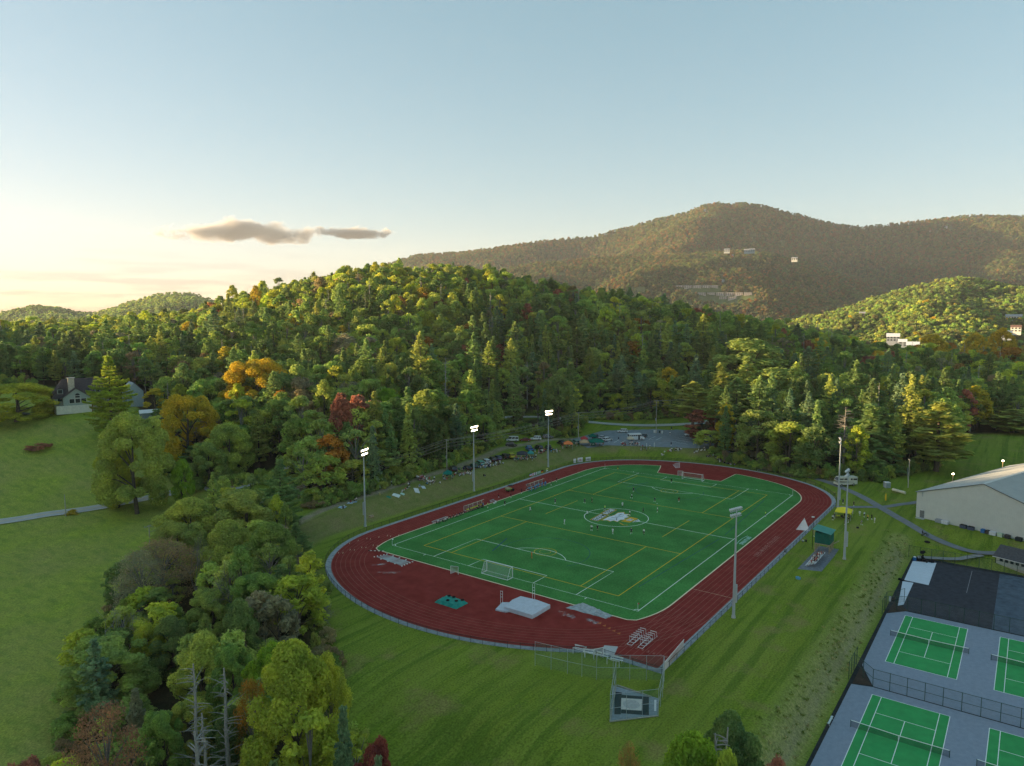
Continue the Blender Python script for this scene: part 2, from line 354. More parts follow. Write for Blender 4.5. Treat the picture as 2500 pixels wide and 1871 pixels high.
for nm, A in (('forest', forest), ('tall', tall), ('bank', bank), ('dirt', dirt), ('straw', straw), ('farm', farm)):
    at = me.attributes.new(nm, 'FLOAT', 'POINT'); at.data.foreach_set('value', A.ravel().astype(np.float32))
ground = bpy.data.objects.new('ground', me); COL.objects.link(ground); tag(ground, kind='structure')
def ground_mat():
    M = bpy.data.materials.new('grass_ground'); M.use_nodes = True; t = M.node_tree; b = t.nodes['Principled BSDF']; LK = t.links.new
    pos = nd(t, 'ShaderNodeNewGeometry').outputs['Position']
    def noise(s, det=4, st=None, ro=.6):
        n = nd(t, 'ShaderNodeTexNoise'); n.inputs['Scale'].default_value = s; n.inputs['Detail'].default_value = det; n.inputs['Roughness'].default_value = ro
        v = pos
        if st: mpp = nd(t, 'ShaderNodeMapping'); mpp.inputs['Scale'].default_value = st[:3]; mpp.inputs['Rotation'].default_value = (0, 0, st[3] if len(st) > 3 else 0); LK(pos, mpp.inputs[0]); v = mpp.outputs[0]
        LK(v, n.inputs['Vector']); return n.outputs[0]
    def rng_(v, a, b_, c=0, d=1):
        r = nd(t, 'ShaderNodeMapRange'); r.inputs[1].default_value = a; r.inputs[2].default_value = b_; r.inputs[3].default_value = c; r.inputs[4].default_value = d; LK(v, r.inputs[0]); return r.outputs[0]
    def mixc(f, a, b_):
        x = nd(t, 'ShaderNodeMix', data_type='RGBA')
        for k, q in ((6, a), (7, b_)):
            if isinstance(q, tuple): x.inputs[k].default_value = (*q, 1)
            else: LK(q, x.inputs[k])
        if isinstance(f, float): x.inputs[0].default_value = f
        else: LK(f, x.inputs[0])
        return x.outputs[2]
    def mul(a, b_):
        n = nd(t, 'ShaderNodeMath', operation='MULTIPLY')
        for k, q in enumerate((a, b_)):
            if isinstance(q, (int, float)): n.inputs[k].default_value = q
            else: LK(q, n.inputs[k])
        return n.outputs[0]
    def attr(nm):
        n = nd(t, 'ShaderNodeAttribute', attribute_name=nm); return n.outputs['Fac']
    big = rng_(noise(.045, 3), .35, .65); mid_ = rng_(noise(.35, 5), .3, .7); fine = rng_(noise(3.2, 5), .25, .75)
    mow = rng_(noise(.22, 3, (.10, 1.6, 1, 0)), .35, .65)
    lawn = mixc(mid_, (.078, .140, .008), (.150, .215, .014))
    lawn = mixc(mul(big, .6), lawn, (.150, .170, .026))
    lawn = mixc(mul(mow, .6), lawn, (.185, .235, .034)); lawn = mixc(mul(rng_(noise(.22, 3, (.10, 2.2, 1, 0)), .5, .62), .5), lawn, (.040, .095, .006)); lawn = mixc(mul(rng_(noise(.11, 4), .56, .7), .7), lawn, (.20, .17, .06))
    farm_ = mixc(mid_, (.19, .26, .026), (.275, .320, .040)); farm_ = mixc(mul(big, .6), farm_, (.27, .235, .085)); farm_ = mixc(mul(rng_(noise(.5, 5, (1, .35, 1, .7)), .48, .66), .55), farm_, (.10, .17, .025))
    streak = rng_(noise(1.1, 4, (.5, .5, 1)), .35, .7); farm_ = mixc(mul(streak, .4), farm_, (.150, .205, .042))
    c = mixc(attr('farm'), lawn, farm_)
    bk = mixc(mid_, (.125, .150, .040), (.215, .185, .080)); bk = mixc(mul(fine, .45), bk, (.070, .090, .024))
    bk = mixc(mul(rng_(noise(.12, 3), .52, .7), .6), bk, (.20, .15, .08)); c = mixc(mul(attr('bank'), .85), c, bk)
    ts = rng_(noise(1.6, 5, (1, .28, 1, .5)), .3, .7); tg = mixc(ts, (.13, .175, .026), (.29, .29, .10)); tg = mixc(mul(mid_, .4), tg, (.15, .17, .045)); c = mixc(attr('tall'), c, tg)
    c = mixc(attr('straw'), c, mixc(ts, (.16, .14, .09), (.36, .33, .24)))
    c = mixc(mul(attr('dirt'), rng_(noise(.9, 5), .25, .6, .5, 1)), c, mixc(mid_, (.19, .15, .11), (.27, .23, .18)))
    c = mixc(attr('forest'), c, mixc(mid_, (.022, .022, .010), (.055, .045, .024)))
    fm = nd(t, 'ShaderNodeMix', data_type='RGBA', blend_type='MULTIPLY'); fm.inputs[0].default_value = .75; LK(c, fm.inputs[6]); LK(mixc(fine, (.45, .45, .45), (2.1, 2.1, 2.0)), fm.inputs[7])
    LK(fm.outputs[2], b.inputs['Base Color']); b.inputs['Roughness'].default_value = .95; b.inputs['Specular IOR Level'].default_value = .1
    bp = nd(t, 'ShaderNodeBump'); bp.inputs['Strength'].default_value = .7; bp.inputs['Distance'].default_value = .25; LK(noise(1.4, 6, ro=.7), bp.inputs['Height']); LK(bp.outputs[0], b.inputs['Normal'])
    return M
me.materials.append(ground_mat())
# ---------------------------------------------------------------- road, paths, parking lot
asph = mat('asphalt', (.22, .25, .27), .9, .18, .5, 6, .1, coord='World'); asph2 = mat('road_asphalt', (.42, .43, .42), .9, .12, .4, 6, .1, coord='World')
white = mat('white_paint', (.80, .86, .80), .7, .1, 2, coord='World'); cream = mat('cream_line', (.78, .68, .46), .7, .1, 2, coord='World'); yellow = mat('yellow_paint', (.80, .52, .02), .7, .12, 2, coord='World')
def ribbon(name, P, w, M, lift=.06, st=2.0, parent=None, off=0., cross=4):
    Q = resample(P, st); T = np.gradient(Q, axis=0); T /= np.linalg.norm(T, axis=1)[:, None]; N = np.stack([-T[:, 1], T[:, 0]], 1)
    us = np.linspace(-w/2, w/2, cross+1)+off; V = Q[:, None]+N[:, None]*us[None, :, None]
    if P is ROAD:
        Z = np.repeat(RZ[:, None], cross+1, 1)+lift; mb = MB(); n, c = Z.shape
        mb.add([(V[i, j, 0], V[i, j, 1], Z[i, j]) for i in range(n) for j in range(c)], [(i*c+j, i*c+j+1, (i+1)*c+j+1, (i+1)*c+j)[::-1] for i in range(n-1) for j in range(c-1)], 0, True); return mb.build(name, M, parent)
    cz = H(Q[:, 0]+N[:, 0]*off, Q[:, 1]+N[:, 1]*off); k = np.ones(7)/7; cz2 = np.convolve(np.pad(cz, 3, mode='edge'), k, 'valid')
    Z = np.maximum(H(V[..., 0], V[..., 1]), cz2[:, None])+lift; Z = np.maximum(Z, (H(V[..., 0], V[..., 1]).max(1))[:, None]+lift*.6)
    mb = MB(); n, c = Z.shape; mb.add([(V[i, j, 0], V[i, j, 1], Z[i, j]) for i in range(n) for j in range(c)], [(i*c+j, i*c+j+1, (i+1)*c+j+1, (i+1)*c+j)[::-1] for i in range(n-1) for j in range(c-1)], 0, True)
    return mb.build(name, M, parent)
rd = tag(ribbon('road', ROAD, 6.6, asph2, .10), kind='structure')
for off in (-3.05, 3.05): ribbon('edge_line', ROAD, .14, white, .13, off=off, cross=1, parent=rd)
for off in (-.14, .14): ribbon('centre_line', ROAD, .12, yellow, .13, off=off, cross=1, parent=rd)
path_m = mat('path_asphalt', (.20, .21, .225), .92, .16, .6, 6, .15, coord='World')
tag(ribbon('footpath', PATH, 2.7, path_m, .09), kind='structure')
tag(ribbon('side_path', [(48.5, -48.8), (50.5, -52), (54, -56.5), (57, -60.5), (62, -63.5), (71.5, -67.8), (80, -72)], 2.1, path_m, .10), kind='structure')
tag(ribbon('court_path', [(29.5, -87), (26.6, -82.5), (25.5, -78), (24.6, -73.5)], 1.9, mat('gravel_path', (.27, .28, .27), .95, .2, 1.5, 6, .3, coord='World'), .09), kind='structure')
tag(ribbon('farm_track', [wp(110, 262, 8), wp(150, 268, 12), wp(80, 290, 17), wp(-60, 300, 18)][2:] + [wp(-300, 300, 18)], 3, path_m, .12), kind='structure')
pk = MB(); PK2 = [PARK[i] for i in range(len(PARK))]
pk.poly(PARK, 3.66); lot = tag(pk.build('parking_lot', asph), kind='structure')
# painted bays of the parking lot
def zf(x, y, w=700/2212): return up(1400+x*350/2212, 1000+y*350/2212, 3.67)
for a, b in [((535,505),(590,475)),((625,510),(700,470)),((715,520),(800,480)),((1165,460),(1265,415)),((1275,472),(1360,430)),((1100,440),(1160,405)),((1100,450),(1270,472)),((1525,490),(1760,538)),((1570,465),(1775,500)),((1605,438),(1780,468)),((1645,412),(1800,437)),((660,365),(800,368))]:
    MB().strip([zf(*a), zf(*b)], .16, 3.67).build('parking_line', white, lot)
def screen(name, c, k, wire=0):
    if name in MATS: return MATS[name]
    M = bpy.data.materials.new(name); M.use_nodes = True; t = M.node_tree; b = t.nodes['Principled BSDF']; o = t.nodes['Material Output']
    b.inputs['Base Color'].default_value = (*c, 1); b.inputs['Roughness'].default_value = .7
    tr_ = nd(t, 'ShaderNodeBsdfTransparent'); x = nd(t, 'ShaderNodeMixShader'); x.inputs[0].default_value = k
    n = nd(t, 'ShaderNodeTexNoise'); n.inputs['Scale'].default_value = 1.5; r = nd(t, 'ShaderNodeMapRange'); r.inputs[3].default_value = k*.8; r.inputs[4].default_value = k*1.2
    t.links.new(nd(t, 'ShaderNodeTexCoord').outputs['Object'], n.inputs['Vector']); t.links.new(n.outputs[0], r.inputs[0]); t.links.new(r.outputs[0], x.inputs[0])
    t.links.new(tr_.outputs[0], x.inputs[1]); t.links.new(b.outputs[0], x.inputs[2]); t.links.new(x.outputs[0], o.inputs[0]); MATS[name] = M; return M
# ---------------------------------------------------------------- track and turf
gravel = mat('gravel', (.30, .34, .36), .95, .3, 1.2, 6, .5, coord='World')
red = mat('track_rubber', (.185, .020, .014), .85, .22, .35, 7, .12, c2=(.27, .040, .034), coord='World')
def turf_bands(*a, **k):
    M = mat(*a, **k); t = M.node_tree; b = t.nodes['Principled BSDF']; src = b.inputs['Base Color'].links[0].from_socket; g = nd(t, 'ShaderNodeNewGeometry').outputs['Position']
    sx_ = nd(t, 'ShaderNodeSeparateXYZ'); t.links.new(g, sx_.inputs[0]); m1 = nd(t, 'ShaderNodeMath', operation='MULTIPLY'); m1.inputs[1].default_value = 1/9.14; t.links.new(sx_.outputs[0], m1.inputs[0])
    fr = nd(t, 'ShaderNodeMath', operation='FRACT'); t.links.new(m1.outputs[0], fr.inputs[0]); gt = nd(t, 'ShaderNodeMath', operation='GREATER_THAN'); gt.inputs[1].default_value = .5; t.links.new(fr.outputs[0], gt.inputs[0])
    n1_ = nd(t, 'ShaderNodeTexNoise'); n1_.inputs['Scale'].default_value = .07; n1_.inputs['Detail'].default_value = 4; t.links.new(g, n1_.inputs['Vector']); n2_ = nd(t, 'ShaderNodeTexNoise'); n2_.inputs['Scale'].default_value = 2.6; n2_.inputs['Detail'].default_value = 4; t.links.new(g, n2_.inputs['Vector'])
    x = nd(t, 'ShaderNodeMix', data_type='RGBA', blend_type='MULTIPLY'); x.inputs[0].default_value = 1; t.links.new(src, x.inputs[6])
    r = nd(t, 'ShaderNodeMapRange'); r.inputs[1].default_value = 0; r.inputs[2].default_value = 1; r.inputs[3].default_value = .97; r.inputs[4].default_value = 1.04; t.links.new(gt.outputs[0], r.inputs[0])
    r1 = nd(t, 'ShaderNodeMapRange'); r1.inputs[1].default_value = .3; r1.inputs[2].default_value = .7; r1.inputs[3].default_value = .8; r1.inputs[4].default_value = 1.2; t.links.new(n1_.outputs[0], r1.inputs[0])
    r2 = nd(t, 'ShaderNodeMapRange'); r2.inputs[1].default_value = .3; r2.inputs[2].default_value = .7; r2.inputs[3].default_value = .75; r2.inputs[4].default_value = 1.25; t.links.new(n2_.outputs[0], r2.inputs[0])
    a1 = nd(t, 'ShaderNodeMath', operation='MULTIPLY'); t.links.new(r.outputs[0], a1.inputs[0]); t.links.new(r1.outputs[0], a1.inputs[1]); a2 = nd(t, 'ShaderNodeMath', operation='MULTIPLY'); t.links.new(a1.outputs[0], a2.inputs[0]); t.links.new(r2.outputs[0], a2.inputs[1])
    t.links.new(a2.outputs[0], x.inputs[7]); t.links.new(x.outputs[2], b.inputs['Base Color']); return M
def turf_mat():
    M = turf_bands('artificial_turf_fibre', (.044, .178, .040), .9, .16, .25, 7, .1, c2=(.068, .235, .058), coord='World'); return M
gr = MB(); gr.poly(outer(1.25), -.006); tag(gr.build('gravel_strip', gravel), kind='structure')
tr = MB(); tr.poly(outer(0), .004); track = tag(tr.build('running_track', red), kind='structure')
inn = oval(0)
turfP = [p for p in inn if p[0] > -60.3]
i0 = max(range(len(inn)), key=lambda i: 0)
near_hi = [p for p in inn if p[0] < -60.3 and p[1] > 0]
def turf_poly(o=0.):
    P = []
    for (x, y) in oval(o):
        if x < -60.4+o*-1: continue
        if x > 59 and -9.2 < y < 17.2: continue
        P.append((x, y))
    # order: starts at far straight (+y) going through far end to -y, then near end
    out = []; k = [i for i, p in enumerate(P) if p[0] > 59 and p[1] <= -9.2][0]
    out = P[:k]+[(67.4-o*0, 17.2), (59.9, 14.8), (60.3, -8.9), (74.0, -9.3)]+P[k:]
    j = [i for i, p in enumerate(out) if p[1] > 0 and p[0] < -30]
    j = j[0]
    return out[:j]+[(-60.4+0, -34.4), (-60.4, 34.4)]+out[j:]
TP = turf_poly(); tu = MB(); tu.poly(TP, .012); turf = tag(tu.build('artificial_turf', turf_mat()), kind='structure')
MB().strip(TP, .30, .05, True).build('kerb_line', cream, track)
def lane(o, M=None, w=.055): MB().strip(outer(o, False), w, .010, True).build('lane_line', M or lane_m, track)
lane_m = mat('lane_paint', (.36, .16, .13), .8, .2, 1, coord='World')
LW = TRK/8
for k in range(1, 8): lane(-TRK+k*LW)
lane(-.12, w=.09)
for k in range(0, 9): MB().strip([(-34, -W_IN-k*LW), (-73.9, -W_IN-k*LW)], .06, .0115).build('lane_line', lane_m, track)
for k in range(8): text_mesh(str(k+1), 1.0, lane_m, track, (-69.9, -W_IN-(k+.5)*LW, .014), -math.pi/2, 'lane_number', .02)
MB().strip([(-38.2, -38.5), (-38.2, -47.1)], .07, .013).build('finish_line', cream, track)
MB().strip([(48.4, -38.5), (47.2, -47.1)], .07, .013).build('finish_line', lane_m, track)
for a in range(5): x, y = -64.6-a*1.1*0+a*-.45-0, -30.9-a*1.25; MB().poly([(x-.45, y-.35), (x+.45, y), (x-.45, y+.35)], .014).build('lane_arrow', mat('orange_paint', (.45, .14, .05)), track)
for k in range(8):
    for (x0, s) in ((-61, 1), (-49, 1), (-22, 0), (-8, 0), (8, 0), (22, 0), (38, 0)):
        if x0 < -40:
            o = -TRK+(k+.5)*LW; P = oval(TRK+o); q = min(P, key=lambda p: math.hypot(p[0]-(x0-k*1.6), p[1]-46)); 
            MB().box((q[0], q[1], .016), (.9, .09, .004), math.atan2(1, 1.3)).build('start_mark', cream, track)
text_mesh('LEES-McRAE COLLEGE', 1.7, lane_m, track, (-.4, -43.0, .015), 0, 'lettering', .02, 1.15)
# white chalk spills and worn patches in the end zone
chalk = screen('chalk_stain', (.62, .56, .54), .14)
for (cx, cy, r, e, a) in ((-69.5, 21, 1.9, .35, -.9), (-67, 26.5, 1.1, .4, -.6), (-65.2, -24.2, 1.8, .4, 1.2), (-64.8, -29, 1.5, .35, 1.3)):
    for k in range(34):
        rr = random.uniform(.1, .42); t = random.gauss(0, .6)*r; u = random.gauss(0, .5)*r*e; x = cx+t*math.cos(a)-u*math.sin(a); y = cy+t*math.sin(a)+u*math.cos(a)
        MB().poly([(x+rr*random.uniform(.5, 1.3)*math.cos(q*math.pi/4)*1.4, y+rr*random.uniform(.5, 1.3)*math.sin(q*math.pi/4)) for q in range(8)], .011+k*.0005).build('chalk_stain', chalk, track)
# soccer lines
LN, WD, yd = 55.6, 34.3, .9144
def line(P, M=white, w=.17, closed=False, z=.018, nm=None): MB().strip(P, w, z, closed).build(nm or {'white_paint': 'white_line', 'yellow_paint': 'yellow_line', 'blue_paint': 'blue_line'}.get(M.name, 'line'), M, turf)
def arc(cx, cy, r, a0, a1, n=40): return [(cx+r*math.cos(R_(a0+(a1-a0)*i/n)), cy+r*math.sin(R_(a0+(a1-a0)*i/n))) for i in range(n+1)]
line([(-LN, -WD), (LN, -WD), (LN, WD), (-LN, WD)], closed=True); line([(0, -WD), (0, WD)])
line(arc(0, 0, 9.15, 0, 354, 60), closed=True)
for s in (-1, 1):
    line([(s*LN, -22*yd), (s*(LN-18*yd), -22*yd), (s*(LN-18*yd), 22*yd), (s*LN, 22*yd)]); line([(s*LN, -10*yd), (s*(LN-6*yd), -10*yd), (s*(LN-6*yd), 10*yd), (s*LN, 10*yd)])
    q = arc(s*(LN-12*yd), 0, 9.15, -53, 53) if s < 0 else arc(LN-12*yd, 0, 9.15, 127, 233); line(q)
    line([(s*LN, 31*yd*.8), (s*(LN+.9), 31*yd*.8)]); line([(s*LN, -31*yd*.8), (s*(LN+.9), -31*yd*.8)])
    line(arc(s*LN, WD, .9, 180 if s > 0 else 270, 270 if s > 0 else 360, 8)); line(arc(s*LN, -WD, .9, 90 if s > 0 else 0, 180 if s > 0 else 90, 8))
    line([(s*51, -27.6), (s*51, 27.6)], yellow, .15, z=.0225); line([(s*18.7, -27.6), (s*18.7, 27.6)], yellow, .15, z=.0225)
    for t in (-1, 1): line([(s*18.7, t*18.4), (s*51, t*18.4)], yellow, .15, z=.0245)
    line(arc(s*37, 0, 2.75, 0, 354, 30), yellow, .12, True, z=.027); line(arc(s*37, 0, 1.4, 0, 350, 20), yellow, .07, True, z=.027)
    line([(-51, s*27.6), (51, s*27.6)], yellow, .15, z=.0205); line([(-9.1, s*18.4), (9.1, s*18.4)], yellow, .13, z=.0205)
blue = mat('blue_paint', (.015, .05, .16), .8, .2, 2, coord='World')
for s in (-1, 1):
    line(arc(s*37, 0, 11, 60 if s > 0 else -120, 120+180 if s > 0 else 120, 50), blue, .10, z=.029)
    line([(s*44, -28.8), (s*2, -31.2)], blue, .12, z=.029); line([(s*44, 11), (s*34, 14)], blue, .25, z=.029)
# centre emblem: two word boxes and a plain angular patch
em = turf; gold = mat('gold_paint', (.60, .36, .03), .8, .12, 2, coord='World'); emw = mat('emblem_white', (.66, .70, .72), .8, .06, 2, coord='World'); emd = mat('emblem_dark', (.02, .05, .03), .8, .1, 2, coord='World')
def ebox(x0, x1, y0, y1, sk, word, size, sx):
    P = [(x0, y0), (x1, y0+sk), (x1, y1+sk), (x0, y1)]
    def ins(k): return [(P[0][0]+k, P[0][1]+k), (P[1][0]-k, P[1][1]+k), (P[2][0]-k, P[2][1]-k), (P[3][0]+k, P[3][1]-k)]
    MB().poly(P, .031).build('emblem_panel', gold, turf); MB().poly(ins(.22), .035).build('emblem_panel', emd, turf); MB().poly(ins(.42), .039).build('emblem_panel', emw, turf)
    text_mesh(word, size, emd, turf, ((x0+x1)/2, (y0+y1+sk)/2, .043), math.pi+math.atan2(sk, x1-x0), 'emblem_lettering', .04, 1.0, sx)
ebox(-6.7, .4, 2.2, 4.9, .5, 'McRAE', 2.1, 1.0); ebox(.75, 6.9, 3.0, 5.6, .3, 'LEES', 2.1, 1.05)
def jag(P, k):
    cx = sum(p[0] for p in P)/len(P); cy = sum(p[1] for p in P)/len(P); return [(cx+(p[0]-cx)*k, cy+(p[1]-cy)*k) for p in P]
J1 = [(-5.0, 1.7), (-4.0, .6), (-4.6, -.6), (-3.2, -1.0), (-3.8, -2.4), (-1.6, -2.2), (-.8, -3.1), (.6, -2.3), (2.2, -3.0), (2.8, -1.7), (4.6, -1.9), (4.1, -.4), (5.6, .4), (4.2, 1.6), (1.4, 1.3), (-1.6, 1.9)]
MB().poly(jag(J1, 1.1), .030).build('emblem_patch', gold, turf); MB().poly(J1, .034).build('emblem_patch', emw, turf)
for (a, b, c_) in (((-3.2, .9), (-1.6, -1.3), .22), ((-1.2, .9), (-.2, -.8), .28), ((.6, .8), (1.4, -1.4), .24), ((2.4, .7), (3.2, -.8), .28), ((-2.8, -1.6), (-.4, -.4), .16), ((1.8, .1), (4.0, .3), .18)): MB().strip([a, b], c_, .039).build('emblem_stripe', emd, turf)
MB().poly([(-3.0, -3.0), (2.6, -3.4), (2.2, -5.9), (-2.6, -5.6)], .0325).build('emblem_patch', gold, turf); MB().poly([(-1.2, -3.7), (1.0, -3.9), (.8, -5.2), (-1.0, -5.1)], .037).build('emblem_patch', emw, turf); MB().strip([(-.8, -4.1), (.6, -4.9)], .35, .041).build('emblem_stripe', emd, turf)
MB().poly([(-1.9, -6.0), (1.7, -6.2), (.2, -7.6)], .0325).build('emblem_patch', emw, turf); MB().strip([(-1.2, -6.4), (.9, -6.6)], .25, .038).build('emblem_stripe', emd, turf)
MB().strip([(-4.4, -3.4), (-5.6, -5.2), (-5.0, -6.2)], .35, .033).build('emblem_stripe', gold, turf)
tl = mat('pale_teal_paint', (.35, .56, .48), .8, .1, 2, coord='World')
text_mesh('SPRINTURF', 1.5, tl, turf, (.7, -37.2, .03), 0, 'lettering', .05, 1.05, .95); MB().strip([(-3.4, -36.2), (-1, -35.9), (2, -35.9), (4.9, -36.3)], .16, .03).build('lettering_arc', tl, turf)
# ---------------------------------------------------------------- courts
blg = mat('court_acrylic_grey', (.25, .295, .36), .85, .10, 1.3, 7, .05, coord='World'); grn = mat('court_acrylic_green', (.045, .33, .10), .85, .12, .5, 7, coord='World'); dk = mat('fresh_asphalt', (.045, .050, .062), .9, .25, .8, 7, .1, coord='World')
cz = -3.79
sh = mat('dark_fabric_edge', (.030, .034, .036), .95, .3, .9, 6, .2, coord='World')
MB().poly([(-130, -71.2), (23, -71.2), (25, -72.6), (25, -130), (-130, -130)], cz).build('court_apron', sh)['kind'] = 'structure'
MB().poly([(-130, -72.9), (-53.2, -72.9), (-52.2, -76.0), (-52.2, -130), (-130, -130)], cz+.008).build('court_surface', blg)['kind'] = 'structure'
MB().poly([(-51.9, -76.0), (-45, -73.1), (-18, -72.9), (-14.5, -76), (-14.3, -130), (-51.9, -130)], cz+.008).build('court_surface', blg)['kind'] = 'structure'
MB().poly([(-13.9, -75.4), (4.4, -72.9), (23.2, -73), (23.2, -91), (-13.9, -91)], cz+.008).build('dark_court_surface', dk)['kind'] = 'structure'
MB().poly([(-13.9, -91), (23.2, -91), (23.2, -130), (-13.9, -130)], cz+.008).build('bare_asphalt', mat('worn_asphalt', (.085, .115, .15), .9, .3, .7, 7, .1, coord='World'))['kind'] = 'structure'
mudm = mat('mud', (.06, .045, .035), .95, .3, 1, coord='World')
for P in ([(-53, -73.0), (-46, -73.0), (-51.7, -75.8)], [(-17.5, -73.0), (-9, -73.2), (-14, -76.2)]): MB().poly(P, cz+.012).build('mud_patch', mudm)['kind'] = 'structure'
def court(x0, y0, lab):                   # x0 far baseline, y0 left sideline
    L_, Wc = 24.2, 10.97; t = tag(MB().poly([(x0, y0), (x0, y0-Wc), (x0-L_, y0-Wc), (x0-L_, y0)], cz+.014).build('tennis_court', grn), lab, 'tennis court')
    wl = mat('court_line_paint', (.84, .90, .86), .7, .05, 2, coord='World')
    def l(P, z=.02, w=.10): MB().strip(P, w, cz+z).build('court_line', wl, t)
    s = 1.37; f = 6.4; c = x0-L_/2
    l([(x0, y0), (x0, y0-Wc)]); l([(x0-L_, y0), (x0-L_, y0-Wc)]); l([(x0, y0), (x0-L_, y0)], .022); l([(x0, y0-Wc), (x0-L_, y0-Wc)], .022)
    l([(x0, y0-s), (x0-L_, y0-s)], .024); l([(x0, y0-Wc+s), (x0-L_, y0-Wc+s)], .024)
    l([(c+f, y0-s), (c+f, y0-Wc+s)], .026); l([(c-f, y0-s), (c-f, y0-Wc+s)], .026); l([(c-f, y0-Wc/2), (c+f, y0-Wc/2)], .028)
    n = thing('tennis_net', 'tennis net strung across the '+lab, 'net', (c, y0-Wc/2, cz+.01))
    hw = Wc/2+.95; pm = mat('dark_green_steel', (.03, .07, .05), .5)
    for q in (-1, 1): MB().tube([(0, q*hw, 0), (0, q*hw, 1.1)], .05, 8).build('post', pm, n)
    netm = screen('net_mesh', (.02, .025, .025), .42)
    ps = [(0, hw*(-1+2*i/10), .93+.14*abs(-1+2*i/10)) for i in range(11)]
    mb = MB(); mb.add([(0, p[1], .03) for p in ps]+[(0, p[1], p[2]) for p in ps], [(i, i+1, i+12, i+11) for i in range(10)]); mb.build('net', netm, n)
    mb = MB()
    for i in range(10): a, b = ps[i], ps[i+1]; mb.box((0, (a[1]+b[1])/2, (a[2]+b[2])/2), (.05, abs(b[1]-a[1])+.01, .08), rx=math.atan2(b[2]-a[2], b[1]-a[1]))
    mb.build('headband', wl, n); MB().box((0, 0, .48), (.03, .06, .9)).build('centre_strap', wl, n)
court(-16.9, -76.2, 'green tennis court next to the dark fresh asphalt'); court(-17.2, -92.5, 'green tennis court at the right edge above the middle fence')
court(-54.8, -76.4, 'green tennis court in the front row nearest the grass slope'); court(-54.9, -92.5, 'green tennis court in the bottom right corner')
MB().strip([(21.5, -85.5), (4.6, -85.5)], .12, cz+.02).build('court_seam_line', mat('faded_line', (.22, .24, .26)))['kind'] = 'structure'
# ---------------------------------------------------------------- trees
def leaf_mat(name, rgb=None, warm=.2, trans=.5):
    M = bpy.data.materials.new(name); M.use_nodes = True; t = M.node_tree; t.nodes.clear(); LK = t.links.new
    o = nd(t, 'ShaderNodeOutputMaterial'); d = nd(t, 'ShaderNodeBsdfDiffuse'); tr_ = nd(t, 'ShaderNodeBsdfTranslucent'); x = nd(t, 'ShaderNodeMixShader'); x.inputs[0].default_value = trans
    tcn = nd(t, 'ShaderNodeTexCoord').outputs['Object']
    n = nd(t, 'ShaderNodeTexNoise'); n.inputs['Scale'].default_value = .32; n.inputs['Detail'].default_value = 3; LK(tcn, n.inputs['Vector'])
    n2 = nd(t, 'ShaderNodeTexNoise'); n2.inputs['Scale'].default_value = 3.1; n2.inputs['Detail'].default_value = 2; LK(tcn, n2.inputs['Vector'])
    a = nd(t, 'ShaderNodeAttribute', attribute_name='tint', attribute_type='INSTANCER')
    m1 = nd(t, 'ShaderNodeMix', data_type='RGBA', blend_type='MULTIPLY'); m1.inputs[0].default_value = 1; LK(a.outputs['Color'], m1.inputs[6])
    if rgb is not None: t.links.remove(m1.inputs[6].links[0]); m1.inputs[6].default_value = (*rgb, 1)
    r = nd(t, 'ShaderNodeValToRGB'); r.color_ramp.elements[0].position = .3; r.color_ramp.elements[0].color = (.60, .70, .70, 1); r.color_ramp.elements[1].position = .7; r.color_ramp.elements[1].color = (1.3+warm*.5, 1.28, .85, 1)
    LK(n.outputs[0], r.inputs[0]); LK(r.outputs[0], m1.inputs[7])
    m2 = nd(t, 'ShaderNodeMix', data_type='RGBA', blend_type='MULTIPLY'); m2.inputs[0].default_value = 1; LK(m1.outputs[2], m2.inputs[6])
    r2 = nd(t, 'ShaderNodeMapRange'); r2.inputs[1].default_value = .3; r2.inputs[2].default_value = .7; r2.inputs[3].default_value = .7; r2.inputs[4].default_value = 1.3; LK(n2.outputs[0], r2.inputs[0]); LK(r2.outputs[0], m2.inputs[7])
    LK(m2.outputs[2], d.inputs[0]); LK(m2.outputs[2], tr_.inputs[0]); LK(d.outputs[0], x.inputs[1]); LK(tr_.outputs[0], x.inputs[2]); LK(x.outputs[0], o.inputs[0]); return M
LEAF = leaf_mat('foliage')
BARK = mat('bark', (.10, .085, .07), .95, .3, 4, 4, .3); BARKW = mat('bleached_wood', (.34, .33, .30), .9, .2, 4, 4, .3); BARKP = mat('pale_bark', (.20, .19, .17), .95, .3, 4, 4)
def npmesh(name, V, F, mats, mi=None):
    me = bpy.data.meshes.new(name); n = len(F)
    me.vertices.add(len(V)); me.vertices.foreach_set('co', np.asarray(V, np.float32).ravel())
    k = F.shape[1]; me.loops.add(n*k); me.polygons.add(n)
    me.loops.foreach_set('vertex_index', F.astype(np.int32).ravel()); me.polygons.foreach_set('loop_start', np.arange(0, n*k, k, dtype=np.int32))
    me.polygons.foreach_set('loop_total', np.full(n, k, np.int32))
    for q in mats: me.materials.append(q)
    if mi is not None: me.polygons.foreach_set('material_index', mi.astype(np.int32))
    me.update(calc_edges=True); return me
def cards(P, N, size, rg, asp=1.0):
    n = len(P); N = N/np.linalg.norm(N, axis=1)[:, None]
    a = rg.normal(size=(n, 3)); T = np.cross(N, a); T /= np.linalg.norm(T, axis=1)[:, None]; B = np.cross(N, T)
    s = (size*rg.uniform(.55, 1.35, n))[:, None]
    c = [P+T*s*asp, P+B*s*.72+N*s*.12*rg.normal(size=(n, 1)), P-T*s*asp, P-B*s*.72]
    V = np.stack(c, 1).reshape(-1, 3); return V, np.arange(4*n).reshape(-1, 4)
